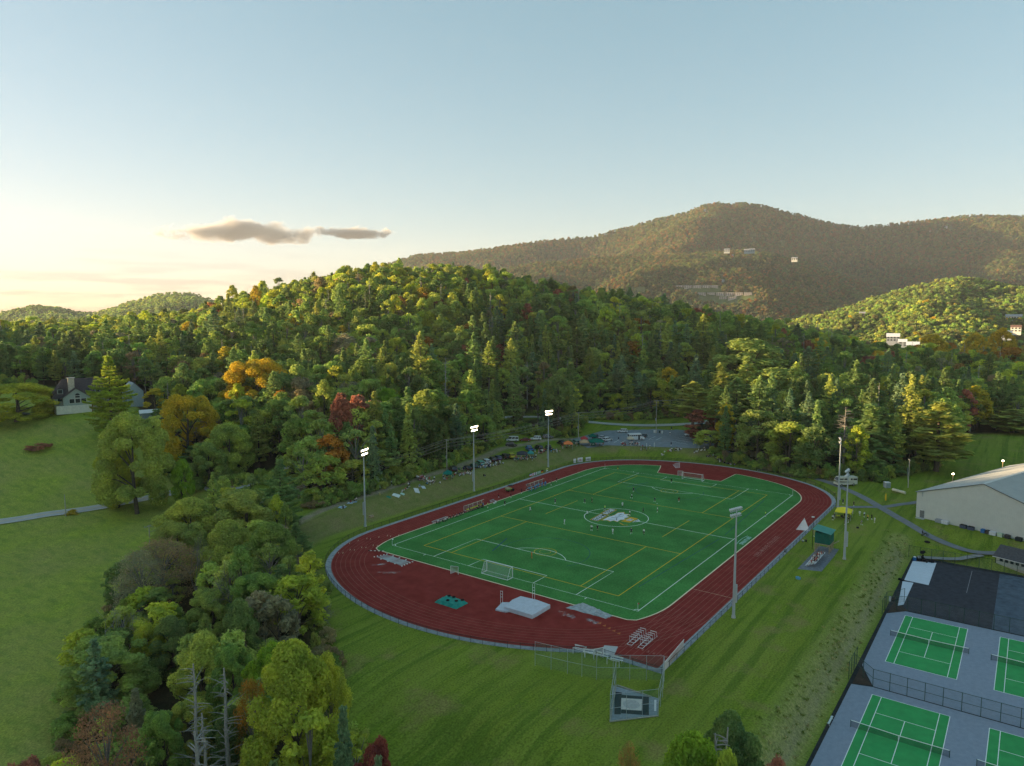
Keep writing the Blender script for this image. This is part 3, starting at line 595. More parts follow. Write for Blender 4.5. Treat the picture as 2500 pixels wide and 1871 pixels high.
def lobes_broad(rg, Hh, Rc, base, nl, shape, lr_=(.15, .34)):
    L_ = []
    for i in range(nl*6):
        if len(L_) >= nl: break
        u = rg.uniform(0, 1); z = base+(Hh-base)*u
        if shape == 'dome': rr = Rc*math.sqrt(max(0, 1-(abs(u-.35)/.68)**2.2))
        elif shape == 'oval': rr = Rc*math.sin(math.pi*min(.97, .12+.85*u))**.7
        elif shape == 'vase': rr = Rc*(.35+.65*math.sin(math.pi*min(.95, .1+.62*u)))*(1 if u < .8 else (1-u)/.2*.8+.2)
        else: rr = Rc*(1-.75*u)
        t = rg.uniform(0, 2*math.pi); lr = Rc*rg.uniform(*lr_); q = max(0, rr-lr*.7)*math.sqrt(rg.uniform(.45, 1))
        L_.append((q*math.cos(t), q*math.sin(t), min(z, Hh-lr*.8), lr))
    L_.append((0, 0, Hh-Rc*.3, Rc*.3)); return np.array(L_)
def crown_broad(name, seed, Hh=18, Rc=5.2, base=5, nl=34, n=2600, size=.5, shape='dome', loose=.12, sparse=0., zs=.8, upb=.35, thin=.72, lr_=(.15, .34)):
    rg = np.random.default_rng(seed); Lb = lobes_broad(rg, Hh, Rc, base, nl, shape, lr_)
    wv = Lb[:, 3]**2; idx = rg.choice(len(Lb), n, p=wv/wv.sum()); d = rg.normal(size=(n, 3)); d[:, 2] = d[:, 2]*.9+.25; d /= np.linalg.norm(d, axis=1)[:, None]
    r = Lb[idx, 3]*(1+rg.normal(size=n)*loose)*rg.uniform(thin, 1.06, n); P = Lb[idx, :3]+d*r[:, None]*[1, 1, zs]
    keep = rg.uniform(size=n) > sparse; P = P[keep]; d = d[keep]
    # thin out what lies deep inside other lobes
    ins = np.zeros(len(P)); 
    for l in Lb: ins += (np.linalg.norm((P-l[:3])/l[3], axis=1) < .72)
    k = (ins < 1) | (rg.uniform(size=len(P)) < .25); P = P[k]; d = d[k]
    V, F = cards(P, d+[0, 0, upb]+rg.normal(size=P.shape)*.5, size, rg); return V, F, Lb
def trunk(mb, rg, Hh, r, Lb=None, nb=9, top=.8, mi=0, lean=.03, side=6):
    p = [(0, 0, -.6)]; x = y = 0
    for i in range(1, 6): x += rg.normal()*lean*Hh/5; y += rg.normal()*lean*Hh/5; p.append((x, y, Hh*top*i/5))
    mb.tube(p, [r*1.25, r, r*.85, r*.68, r*.45, r*.2], side, mi)
    if Lb is not None:
        for l in Lb[rg.choice(len(Lb), min(nb, len(Lb)), replace=False)]:
            zz = min(Hh*top*.9, max(Hh*.18, l[2]*.62)); k = zz/(Hh*top)*5; i = int(min(4, k)); a = Vector(p[i]).lerp(Vector(p[i+1]), k-i); e = Vector(l[:3]); mid_ = a.lerp(e, .5)+Vector((0, 0, .4))
            mb.tube([a, mid_, e], [r*.42, r*.26, r*.08], 5, mi)
def conifer(name, seed, Hh=22, Rc=3.6, base=4, n=2600, size=.42, style='pine'):
    rg = np.random.default_rng(seed); P = []; N = []; br = []
    z = base; ring = 0
    while z < Hh-.8:
        u = (z-base)/(Hh-base)
        if style == 'spruce': rr = Rc*(1-u)**.85+.25
        else: rr = Rc*(.55+.45*math.sin(math.pi*min(1, .25+u*.75)))*(1-u**3.2)+.35; rr *= rg.uniform(.7, 1.15)
        nb = rg.integers(5, 8)
        for b in range(nb):
            t = 2*math.pi*(b+rg.uniform(-.3, .3))/nb+ring; rb = rr*rg.uniform(.6, 1.12); dz = -.25*rb if style == 'spruce' else rg.uniform(-.02, .16)*rb
            br.append((z, t, rb, dz))
        z += rg.uniform(.55, .85)*(1.0 if style == 'spruce' else 1.55)*(1-.35*u); ring += .7
    w_ = np.array([b[2]**1.3 for b in br]); idx = rg.choice(len(br), n, p=w_/w_.sum()); B = np.array(br)[idx]
    q = rg.uniform(.22, 1, n)**.75; wd = .34*B[:, 2]*np.sin(np.pi*np.clip(q, .15, .95))*.9
    t = B[:, 1]; off = rg.normal(size=n)*wd*.55; x = np.cos(t)*B[:, 2]*q-np.sin(t)*off; y = np.sin(t)*B[:, 2]*q+np.cos(t)*off
    zz = B[:, 0]+B[:, 3]*q+(.10*B[:, 2]*q**2 if style == 'pine' else 0)+rg.normal(size=n)*.13-np.abs(off)*.15
    P = np.stack([x, y, zz], 1); N = np.stack([np.cos(t)*.35, np.sin(t)*.35, np.ones(n)], 1)+rg.normal(size=(n, 3))*.35
    tipn = n//22; tp = np.stack([rg.normal(size=tipn)*.25, rg.normal(size=tipn)*.25, Hh-rg.uniform(0, 2.2, tipn)], 1); P = np.concatenate([P, tp]); N = np.concatenate([N, rg.normal(size=(tipn, 3))+[0, 0, .5]])
    V, F = cards(P, N, size, rg, 1.25); return V, F, br
def snag(seed, Hh=16, r=.26, nb=46, blen=2.2, full=False):
    rg = np.random.default_rng(seed); mb = MB(); p = [(0, 0, -.5)]; x = y = 0
    for i in range(1, 8): x += rg.normal()*.07; y += rg.normal()*.07; p.append((x, y, Hh*i/7))
    mb.tube(p, [r*(1-.11*i) for i in range(8)], 6)
    for b in range(nb):
        u = rg.uniform(.25, .98); z = Hh*u; k = u*7; i = min(6, int(k)); a = Vector(p[i]).lerp(Vector(p[i+1]), k-i) if i+1 < 8 else Vector(p[-1]); t = rg.uniform(0, 2*math.pi)
        l = blen*(rg.uniform(.1, 1)**1.7 if not full else rg.uniform(.25, 1))*(1.25-u if full else 1-.35*u); e = a+Vector((math.cos(t)*l, math.sin(t)*l, l*rg.uniform(-.15, .4))); mb.tube([a, a.lerp(e, .5)+Vector((0, 0, .08)), e], [.075, .05, .02], 4, cap=False)
        if full:
            for q in range(5):
                s = a.lerp(e, rg.uniform(.35, .95)); g = s+Vector((rg.normal()*.35, rg.normal()*.35, rg.normal()*.15))*l*.45; mb.tube([s, g], [.022, .008], 3, cap=False)
    return mb
def bare(seed, Hh=15, Rc=4, nl=30):
    rg = np.random.default_rng(seed); mb = MB()
    def grow(a, d, l, r, k):
        b = a+d*l; m_ = a.lerp(b, .5)+Vector(rg.normal(size=3))*l*.06; mb.tube([a, m_, b], [r, r*.8, r*.6], 5 if k < 2 else 3, cap=False)
        if k < 5:
            for q in range(3 if k < 4 else 2):
                v = (d+Vector(rg.normal(size=3))*.55+Vector((0, 0, .12))).normalized(); grow(b, v, l*rg.uniform(.6, .82), r*.58, k+1)
    grow(Vector((0, 0, -.4)), Vector((0, 0, 1)), Hh*.3, .2, 0); return mb
class Proto: pass
PR = {}
def proto(key, crown, tmb, tmat=BARK, H0=18, R0=5):
    p = Proto(); p.H = H0; p.R = R0; p.crown = None
    if crown is not None: V, F = crown[:2]; p.crown = npmesh('crown', V, F, [LEAF])
    p.trunk = tmb.mesh('trunk', tmat)
    # joined mesh for the mass of distant trees
    tv = np.array(tmb.v); tf = [f for f in tmb.f if len(f) == 4]; tf = np.array(tf) if tf else np.zeros((0, 4), int)
    if crown is not None: V2 = np.concatenate([tv, V]); F2 = np.concatenate([tf, F+len(tv)]); mi = np.concatenate([np.zeros(len(tf)), np.ones(len(F))])
    else: V2, F2, mi = tv, tf, np.zeros(len(tf))
    p.joined = npmesh('tree_copy', V2, F2, [tmat, LEAF], mi); PR[key] = p; return p
def mk_broad(key, seed, Hh, Rc, base, nl, n, size, shape, sparse=0., loose=.12, tmat=BARK, nb=9, zs=.8):
    hi_ = n > 10000; c = crown_broad(key, seed, Hh, Rc, base, nl, n, size, shape, loose, sparse, zs, .12 if hi_ else .35, .86 if hi_ else .72, (.13, .27) if hi_ else (.11, .26)); mb = MB(); trunk(mb, np.random.default_rng(seed), Hh, .2+Rc*.02, c[2], nb); proto(key, c, mb, tmat, Hh, Rc)
def mk_con(key, seed, Hh, Rc, base, n, size, style, tmat=BARK):
    c = conifer(key, seed, Hh, Rc, base, n, size, style); mb = MB(); rg = np.random.default_rng(seed)
    mb.tube([(0, 0, -.6), (0, 0, Hh*.5), (0, 0, Hh)], [.32, .2, .03], 6)
    for b in c[2][::3]: mb.tube([(0, 0, b[0]), (math.cos(b[1])*b[2]*.8, math.sin(b[1])*b[2]*.8, b[0]+b[3]*.8)], [.05, .02], 3, cap=False)
    proto(key, c, mb, tmat, Hh, Rc)
# mid-distance prototypes
mk_broad('b0', 1, 18, 5.0, 3.5, 48, 4200, .38, 'dome', zs=1.1, loose=.2); mk_broad('b1', 2, 20, 4.2, 3, 48, 4000, .37, 'oval', zs=1.3, loose=.2); mk_broad('b2', 3, 16, 5.6, 3, 48, 4200, .38, 'dome', loose=.24)
mk_broad('b3', 4, 20, 4.6, 5, 26, 2300, .42, 'vase', .1, .25, BARKP, 14); mk_broad('b4', 5, 18, 4.4, 2.5, 28, 2800, .42, 'oval', .05, .2)
mk_broad('b5', 6, 17, 4.6, 6, 22, 1300, .36, 'vase', .35, .3, BARKP, 20)
mk_con('c0', 11, 24, 3.9, 5, 3000, .40, 'pine'); mk_con('c1', 12, 21, 3.4, 3, 2800, .38, 'pine'); mk_con('c2', 13, 20, 3.3, 1.5, 3000, .34, 'spruce'); mk_con('c3', 14, 26, 3.6, 12, 2000, .42, 'pine', BARKP)
# foreground prototypes with small leaves
mk_broad('B0', 21, 17, 5.2, 2, 60, 40000, .15, 'oval', .0, .07, zs=1.35); mk_broad('B1', 22, 16, 5.6, 2, 55, 40000, .155, 'dome', .0, .07, zs=1.0); mk_broad('B2', 23, 18, 5.0, 3, 60, 36000, .15, 'vase', .05, .13, BARKP, 22, 1.4)
mk_broad('B3', 24, 15, 5.2, 3, 50, 14000, .12, 'dome', .2, .3, BARKP, 30); mk_con('C0', 25, 22, 4.6, 2, 30000, .16, 'pine'); mk_con('C1', 26, 17, 4.2, 1, 30000, .13, 'spruce')
proto('s0', None, snag(31, r=.36, nb=80, blen=3.2), BARKW, 16, 2); proto('s1', None, snag(32, 18, .42, 100, 3.8), BARKW, 18, 2.4); proto('s2', None, snag(33, 14, .30, 44, 2.2), BARKW, 14, 1.2); proto('sf', None, snag(34, 17, .25, 90, 4.6, True), BARKP, 17, 4)
proto('r0', None, bare(41), BARKP, 13, 4); proto('r1', None, bare(42), BARKW, 13, 4)
# shrubs
def mk_shrub(key, seed, Hh, Rc, n, size): 
    c = crown_broad(key, seed, Hh, Rc, .1, 16, n, size, 'dome', .18); mb = MB(); rg = np.random.default_rng(seed)
    for k in range(6): t = rg.uniform(0, 6.28); mb.tube([(0, 0, -.1), (math.cos(t)*Rc*.5, math.sin(t)*Rc*.5, Hh*.7)], [.05, .015], 4, cap=False)
    proto(key, c, mb, BARK, Hh, Rc)
mk_shrub('h0', 51, 2.2, 1.8, 1800, .13); mk_shrub('h1', 52, 3.2, 2.0, 2200, .15)
TINT = dict(dark=(.044, .070, .024), green=(.060, .098, .024), mid=(.078, .118, .030), yg=(.115, .140, .022), lime=(.120, .185, .025), olive=(.082, .108, .026), gold=(.26, .19, .025), orange=(.24, .125, .028),
            rust=(.12, .070, .03), red=(.115, .048, .040), brown=(.095, .075, .045), blueg=(.050, .082, .050), pine=(.056, .090, .034), ypine=(.075, .100, .030), grey=(.09, .09, .065), pink=(.22, .12, .085), yellow=(.34, .28, .02), maroon=(.075, .022, .022))
TINT = {k: tuple(min(.5, q*(2.1 if max(v) > .15 else 4.6 if k in ('dark', 'green', 'mid', 'pine', 'blueg') else 3.9)) for q in v) for k, v in TINT.items()}
TINT = {k: tuple(.88*q+.12*(.35*v[0]+.55*v[1]+.1*v[2])*(1.25 if i == 0 else .9) for i, q in enumerate(v)) if k in ('dark', 'green', 'mid', 'olive', 'pine', 'blueg', 'ypine', 'grey', 'brown') else v for k, v in TINT.items()}
for k in ('olive', 'ypine'): TINT[k] = tuple(q*1.3*(1.1, 1.03, .9)[i] for i, q in enumerate(TINT[k]))
for k in ('yg', 'lime', 'yellow', 'gold'): TINT[k] = tuple(min(.75, q*1.18) for q in TINT[k])
NAME = dict(dark='dark green', green='green', mid='mid green', yg='yellow-green', lime='bright lime green', olive='olive', gold='golden yellow', orange='orange', rust='rust brown', red='red', brown='brown', blueg='blue-green', pine='deep green', ypine='yellowish green', grey='grey-green', pink='pale orange-pink', yellow='bright yellow', maroon='dark maroon')
placed = []
def tree(key, x, y, z, Ht, Rt, tint, label, cat='tree', name='broadleaf_tree', group=None, rz=None, tj=.1):
    p = PR[key]; t = thing(name, label, cat, (x, y, z), random.uniform(0, 6.28) if rz is None else rz, group)
    s = (Rt/p.R, Rt/p.R, Ht/p.H); a = link('trunk', p.trunk, t, sc=s)
    if p.crown:
        c = link('crown', p.crown, t, sc=s); tc_ = TINT[tint]; j = random.uniform(1-tj, 1+tj); c['tint'] = [tc_[0]*j*random.uniform(.92, 1.08), tc_[1]*j, tc_[2]*j]
    return t
def put(key, px, top, wpx, D, tint, label, name='broadleaf_tree', cat='tree', ground_z=None, base=False):
    x, y = wp(px, D, 0); z = h1(x, y) if ground_z is None else ground_z
    x, y = wp(px, D, z); zt = CAM[2]+D*(761-top)/FPX; Ht = max(1.2, zt-z); Rt = wpx/2*D/FPX
    placed.append((x, y, Rt*.8)); return tree(key, x, y, z, Ht, Rt, tint, label, cat, name)
B = 'broadleaf_tree'; S_ = 'dead_tree'; K = 'conifer_tree'
HAND = [
 ('B0', 720, 1560, 250, 92, 'yg', 'large yellow-green maple at the bottom left, tallest of the front trees', B), ('B2', 805, 1590, 110, 96, 'yg', 'yellow-green tree with upright branches on the right side of the big maple', B),
 ('B1', 655, 1565, 130, 106, 'lime', 'bright lime green tree just behind the big yellow-green maple', B), ('B0', 500, 1540, 160, 112, 'olive', 'olive tree with orange patches behind the two tall dead trunks', B),
 ('B1', 570, 1560, 120, 110, 'green', 'green tree between the olive tree and the lime green tree', B), ('B1', 270, 1545, 230, 118, 'mid', 'wide rounded green tree beside the left farm field', B),
 ('B2', 365, 1520, 80, 124, 'yg', 'small pale green crown leaning out over the rounded green tree', B), ('B3', 270, 1705, 190, 88, 'pink', 'thin-leaved orange-pink tree at the bottom left', B),
 ('B1', 95, 1822, 170, 74, 'red', 'red maple crown in the bottom left corner', B), ('B1', 190, 1838, 120, 70, 'lime', 'lime green crown at the bottom edge beside the red maple', B), ('B1', 425, 1848, 150, 68, 'yellow', 'bright yellow crown cut by the bottom edge below the dead trunks', B),
 ('B3', 400, 1310, 190, 152, 'brown', 'brownish half-bare tree next to the farm field, upper part of the left grove', B), ('B3', 350, 1340, 130, 146, 'grey', 'grey thin-leaved tree at the field edge of the left grove', B), ('B0', 470, 1215, 190, 178, 'olive', 'olive tree at the top of the left grove by the road', B),
 ('B1', 600, 1190, 200, 180, 'ypine', 'broad green-brown tree in the top row of the left grove', B), ('C0', 688, 1115, 110, 190, 'pine', 'tall green white pine rising above the left grove next to the power lines', K), ('B0', 560, 1270, 160, 155, 'olive', 'olive green tree in the middle of the left grove', B),
 ('B0', 665, 1275, 150, 152, 'green', 'dark green tree on the track side of the left grove', B), ('C0', 725, 1270, 90, 160, 'pine', 'dark pine at the lawn edge of the left grove', K), ('C0', 690, 1370, 130, 138, 'pine', 'dark pine in front of the grove facing the curved track', K), ('B1', 520, 1430, 150, 134, 'ypine', 'green tree beneath the half-bare tree in the left grove', B),
 ('B1', 440, 1270, 150, 166, 'ypine', 'green-brown tree behind the brownish half-bare tree', B), ('B1', 630, 1390, 140, 134, 'green', 'dark green tree deep in the lower part of the left grove', B), ('B0', 590, 1460, 120, 122, 'dark', 'dark green tree in the shade behind the lime green crown', B), ('B0', 420, 1500, 130, 124, 'dark', 'dark tree beside the hollow behind the rounded green tree', B),
 ('C1', 845, 1700, 120, 84, 'blueg', 'dark blue-green spruce right of the big maple', K), ('B1', 915, 1790, 140, 78, 'maroon', 'dark red-brown tree on the lawn right of the blue-green spruce', B), ('C1', 930, 1815, 110, 74, 'blueg', 'small blue-green spruce at the bottom edge beside the dark red-brown tree', K), ('B3', 620, 1640, 90, 97, 'orange', 'orange patch of crown on the left shoulder of the big maple', B),
 ('B1', 400, 1720, 130, 96, 'green', 'dark green tree behind the lower dead trunks', B), ('C1', 340, 1665, 110, 100, 'grey', 'grey dying spruce left of the tall dead trunks', K), ('B1', 470, 1690, 120, 100, 'olive', 'olive crown between the dead trunks', B), ('B1', 560, 1720, 110, 98, 'dark', 'dark green crown right of the dead trunks', B), 
 ('B0', 1680, 1778, 240, 72, 'lime', 'lime yellow maple crown at the bottom edge right of the middle', B), ('B0', 1760, 1815, 110, 70, 'yg', 'smaller yellow-green crown at the bottom edge beside the dark tree', B), ('B1', 1775, 1738, 210, 79, 'dark', 'dark green tree behind the two dead trunks at the bottom edge', B), ('B1', 1865, 1832, 150, 70, 'red', 'deep red maple crown at the bottom edge near the grass slope', B), ('B3', 1530, 1795, 80, 77, 'rust', 'thin brown crown at the bottom edge left of the lime yellow maple', B),
 ('s1', 487, 1597, 85, 93, 'grey', 'tall dead trunk with grey spiky branches, left one of the front pair', S_), ('s1', 560, 1608, 85, 94, 'grey', 'tall dead trunk with grey branches, right one of the front pair', S_), ('s0', 510, 1718, 85, 88, 'grey', 'shorter dead trunk standing between the front pair', S_), ('s2', 490, 1760, 85, 86, 'grey', 'low dead trunk with side branches below the front pair', S_),
 ('s2', 1733, 1757, 60, 74, 'grey', 'dead trunk before the dark tree at the bottom edge, left of two', S_), ('s2', 1759, 1744, 60, 74.5, 'grey', 'dead trunk before the dark tree at the bottom edge, right of two', S_),
 ('r1', 265, 1468, 70, 130, 'grey', 'dead white-branched tree above the rounded green tree', S_), ('r1', 320, 1480, 60, 129, 'grey', 'dead crooked white branches beside the farm field', S_), ('r0', 480, 1300, 70, 148, 'grey', 'dead bare tree in the left grove with a pale trunk', S_), ('r0', 575, 1370, 90, 134, 'grey', 'dead bare fan-shaped tree in the left grove', S_), ('sf', 790, 1470, 80, 136, 'grey', 'fallen grey dead conifer at the lawn edge left of the track', S_),
 # left middle ground
 ('B1', 335, 1008, 180, 222, 'olive', 'big olive-yellow rounded tree beside the house lawn', B), ('B0', 290, 1075, 110, 226, 'yg', 'yellowish tree left of the big olive rounded tree by the lawn', B), ('B1', 465, 962, 150, 262, 'gold', 'sunlit yellow-topped broad tree behind the big olive tree', B), ('B1', 630, 875, 170, 300, 'gold', 'large golden sunlit tree in the middle of the left forest', B),
 ('B0', 690, 955, 70, 282, 'orange', 'narrow orange-topped tree in front of the golden tree', B), ('C0', 275, 866, 122, 272, 'yg', 'tall sunlit pine standing in front of the house', K), ('B1', 40, 932, 190, 283, 'yg', 'round yellow-green tree at the left edge beside the lawn', B), ('B1', 850, 1018, 110, 262, 'orange', 'orange-brown tree behind the left light mast', B),  # the house pine's yellow-green tint stands in for sunlight on it
 ('B0', 950, 950, 95, 288, 'lime', 'bright green tree above the left light masts', B), ('B0', 447, 1120, 60, 226, 'lime', 'narrow lime green tree standing right by the road', B), ('B0', 560, 1035, 130, 248, 'olive', 'olive tree right of the lime green roadside tree', B), ('B1', 510, 1075, 110, 240, 'mid', 'green tree behind the narrow lime green tree', B),
 ('c1', 470, 1085, 90, 255, 'dark', 'dark spruce tucked behind the big olive tree', K), ('b0', 760, 1000, 110, 268, 'mid', 'green tree left of the orange-brown tree near the mast', B), ('b1', 730, 1080, 90, 232, 'olive', 'olive tree above the power line near the grove', B), ('b4', 380, 945, 60, 300, 'gold', 'small golden tree beside the white garage', B), ('b3', 925, 1095, 120, 232, 'mid', 'green tree at the forest edge left of the second mast', B), ('b0', 860, 1120, 90, 222, 'olive', 'olive tree at the forest edge above the picnic blankets', B), ('b2', 790, 1110, 110, 216, 'olive', 'olive tree at the forest edge behind the left light mast', B),
 # stand of trees by the far curve
 ('b1', 1712, 1000, 110, 308, 'red', 'dark red-brown leaved tree at the corner of the parking lot', B), ('b4', 1770, 985, 60, 286, 'gold', 'narrow golden orange tree in the stand behind the far curve', B), ('b2', 1735, 1050, 90, 290, 'olive', 'olive tree between the red tree and the golden one', B), ('c3', 1690, 930, 110, 318, 'ypine', 'yellowish green tree with layered crown above the red tree', K),
 ('b2', 1850, 1000, 120, 276, 'mid', 'leafy green tree behind the dry grass of the far curve', B), ('b0', 1925, 1030, 120, 266, 'olive', 'olive green tree right of the leafy green tree at the path', B), ('c0', 1755, 885, 90, 322, 'ypine', 'tall yellowish pine, left one in the stand behind the far curve', K), ('c0', 1820, 870, 100, 330, 'ypine', 'tallest yellowish pine of the stand behind the far curve', K), ('c3', 1795, 920, 80, 300, 'pine', 'tall bare-stemmed pine in the stand behind the far curve', K),
 ('c3', 1842, 925, 80, 305, 'ypine', 'bare-stemmed yellowish pine right of the tallest one', K), ('c3', 1745, 940, 70, 303, 'ypine', 'bare-stemmed pine left of the golden orange tree', K), ('b0', 1900, 900, 150, 340, 'mid', 'broad mid green tree crown above the stand of pines', B), ('b0', 1830, 830, 190, 372, 'mid', 'big rounded green tree above the middle of the stand', B), ('c2', 2120, 985, 150, 262, 'pine', 'dark conifer right of the brown dead spruce', K), ('sf', 2055, 992, 120, 257, 'grey', 'brown dead spruce with drooping branches behind the masts', S_),
 ('c0', 2285, 980, 165, 262, 'ypine', 'large full yellowish green pine behind the utility pole', K), ('b1', 2090, 1040, 70, 254, 'yg', 'yellow-green tree between the dead spruce and the dark conifer', B), ('c1', 2170, 1010, 110, 275, 'pine', 'dark pine between the dark conifer and the large full pine', K), ('b2', 1985, 1040, 110, 258, 'dark', 'dark leafy tree left of the brown dead spruce', B), ('c1', 2470, 1000, 120, 330, 'ypine', 'yellowish pine on the lawn at the right edge', K),
 ('b0', 2275, 820, 85, 505, 'gold', 'sunlit golden tree beside the white-roofed building in the valley', B), ('b0', 2375, 815, 60, 520, 'gold', 'sunlit yellow crown in the valley, middle one of three', B), ('b0', 2440, 805, 70, 525, 'gold', 'sunlit yellow crown in the valley, right one of three', B), ('b0', 2460, 850, 90, 500, 'orange', 'sunlit orange crown in front of the yellow valley trees', B),
]
for t in HAND: put(t[0], t[1], t[2], t[3], t[4], t[5], t[6], name=t[7])
def shrub(x, y, z, Ht, Rt, tint, label, name='shrub', group=None, key='h0'):
    placed.append((x, y, Rt)); return tree(key, x, y, z, Ht, Rt, tint, label, 'shrub', name, group)
x, y, z = hitg(95, 1098); shrub(x, y, z-.1, 2.6, 4.6, 'red', 'low dark red shrub alone on the lawn below the house', key='h1')
x, y, z = hitg(180, 1258); shrub(x, y, z, 1.6, 2.3, 'gold', 'low yellow flowering bush at the foot of the roadside pole')
x, y, z = hitg(132, 1003); shrub(x, y, z, 2.8, 1.3, 'green', 'small green bush at the left corner of the house')
# ---- forest fill
def scatter_zone():
    pts = []; st = 7.1
    for gx in np.arange(-260, 620, st):
        for gy in np.arange(-260, 620, st): pts.append((gx+random.uniform(-.45, .45)*st, gy+random.uniform(-.45, .45)*st))
    P = np.array(pts); Z = H(P[:, 0], P[:, 1]); PX, D = pxD(P[:, 0], P[:, 1], Z)
    e = np.interp(PX, forest_edge[:, 0], forest_edge[:, 1]); rdg = np.interp(PX, [-900, 0, 500, 1200, 1400, 1640, 1922, 2190, 2300, 2600], [620, 620, 620, 600, 590, 570, 560, 560, 590, 600])
    k = (D > e+2) & (D < rdg) & (PX > -800) & (PX < 2750) & (ldist(P[:, 0], P[:, 1], ROAD) > 7) & (pdist(P[:, 0], P[:, 1], PARK) > 3) & (ldist(P[:, 0], P[:, 1], LANE) > 3.5)
    k &= ~((PX > 60) & (PX < 400) & (D < 326)) & ~((PX > 1410) & (PX < 1690) & (D < 352))
    k |= (pdist(P[:, 0], P[:, 1], WOODN) < -1) & (ldist(P[:, 0], P[:, 1], ROAD) > 7)
    for (a, b, r) in placed: k &= np.hypot(P[:, 0]-a, P[:, 1]-b) > r*.9
    return P[k], Z[k], PX[k], D[k]
P, Z, PX, D = scatter_zone(); rec = []
n1 = vnoise(P[:, 0], P[:, 1], 38, 5); n2 = vnoise(P[:, 0], P[:, 1], 17, 6)
for i in range(len(P)):
    x, y = P[i]; r = random.random(); px, d = PX[i], D[i]; s = random.uniform(.78, 1.22)
    con = .08+.5*(n1[i] > .62)*(d < 450)
    if 1150 < px < 1750 and d < 430: con = .62
    if 1750 < px < 2330 and d < 400: con = .45
    if px < 450 and 320 < d < 420: con = .4
    if d < 250 and pdist(x, y, WOODN) < 0: con = .12
    if px > 2330: con = .25
    near = d < 250 and pdist(x, y, WOODN) < 0
    if r < con:
        key = random.choice(['c0', 'c1', 'c2', 'c1', 'c3'] if not near else ['c0', 'c1']); tn_ = random.choice(['pine', 'pine', 'blueg', 'ypine', 'dark'])
        if near: s *= .62
        hh = PR[key].H*s*random.uniform(.85, 1.05); rr = PR[key].R*s*random.uniform(.95, 1.25); kind = 'c'; hh *= 1.12 if d < 420 else .9
    elif r > .962 and d > 290: key = random.choice(['s0', 's1', 's2']); tn_ = 'grey'; hh = 24*random.uniform(.8, 1.15); rr = PR[key].R*random.uniform(.5, .8); kind = 's'
    else:
        key = random.choice(['b0', 'b1', 'b2', 'b3', 'b4', 'b0', 'b2', 'b5']); q = random.random()+.25*(n2[i]-.5)
        tn_ = 'dark' if q < .22 else 'green' if q < .48 else 'mid' if q < .66 else 'olive' if q < .82 else 'yg' if q < .90 else 'grey' if q < .93 else 'brown' if q < .948 else 'gold' if q < .972 else 'orange' if q < .984 else 'rust' if q < .996 else 'red'
        if near and random.random() < .5: tn_ = random.choice(['olive', 'ypine', 'olive', 'mid', 'yg', 'grey'])
        if px > 2200 and d > 470 and random.random() < .5: tn_ = random.choice(['gold', 'yg', 'orange'])
        if px < 1200 and d > 430 and random.random() < .35: tn_ = random.choice(['yg', 'yg', 'olive', 'ypine'])  # yellower tints paint evening sun onto the crowns along the crest
        if near: s *= .60
        hh = PR[key].H*s*random.uniform(.8, 1.05); rr = PR[key].R*s*random.uniform(.98, 1.4); hh *= 1.1; kind = 'b'
    if d > 320: hh *= .93; 
    if px < 500: hh *= .82; rr *= .95
    rec.append((kind, key, x, y, Z[i], hh, rr, tn_, rr/max(d, 30)*(1 if 0 < px < 2500 else .01)))
GL = {}
def glabel(kind, tn_, px, d, key=''):
    e = float(np.interp(px, forest_edge[:, 0], forest_edge[:, 1])); h = d-e
    if d < 250 and px < 780: reg = ('at the bottom end of' if d < 110 else 'in the middle of' if d < 155 else 'at the road end of')+' the left grove'
    else: reg = ('at the forest edge ' if h < 15 else 'low in the forest ' if h < 60 else 'halfway up the forest ' if h < 130 else 'high up in the forest ')+('left of the house' if px < 250 else 'right of the house' if px < 500 else 'left of the first light mast' if px < 800 else 'above the first light mast' if px < 1000 else 'above the second light mast' if px < 1250 else 'above the third light mast' if px < 1450 else 'behind the parking lot' if px < 1700 else 'behind the far curve' if px < 2000 else 'behind the right light masts' if px < 2330 else 'of the valley at the right edge')
    reg0 = 'in the left grove' if d < 250 and px < 1000 else 'on the hill in the left part of the forest' if px < 800 else 'on the wooded hill behind the field' if px < 1700 else 'in the woods right of the parking lot' if px < 2330 else 'in the valley woods at the right edge'
    if kind == 's': return 'bleached dead trunk standing '+reg, 'dead trunks '+reg
    if kind == 'c': return {'c0': 'tall ', 'c1': 'bushy ', 'c2': 'pointed ', 'c3': 'bare-stemmed '}.get(key, '')+NAME[tn_]+' conifer '+reg, NAME[tn_]+' conifers '+reg
    return {'b0': 'domed ', 'b1': 'upright ', 'b2': 'broad ', 'b3': 'open-crowned ', 'b4': 'oval ', 'b5': 'thin-leaved '}.get(key, '')+NAME[tn_]+' broadleaf tree '+reg, NAME[tn_]+' broadleaf trees '+reg
stuff = []
for kind, lim in (('b', 300), ('c', 285), ('s', 120)):
    Q = sorted([r for r in rec if r[0] == kind], key=lambda r: -r[8])
    for r in Q[:lim]:
        px, d = pxD(np.array([r[2]]), np.array([r[3]]), np.array([r[4]])); lb = glabel(kind, r[7], px[0], d[0], r[1])[0]; g = lb.replace(' tree ', ' trees ').replace(' conifer ', ' conifers ').replace(' trunk ', ' trunks ')
        tree(r[1], r[2], r[3], r[4], r[5], r[6], r[7], lb, 'tree', {'b': B, 'c': K, 's': S_}[kind], g, tj=.22)
    stuff += Q[lim:]
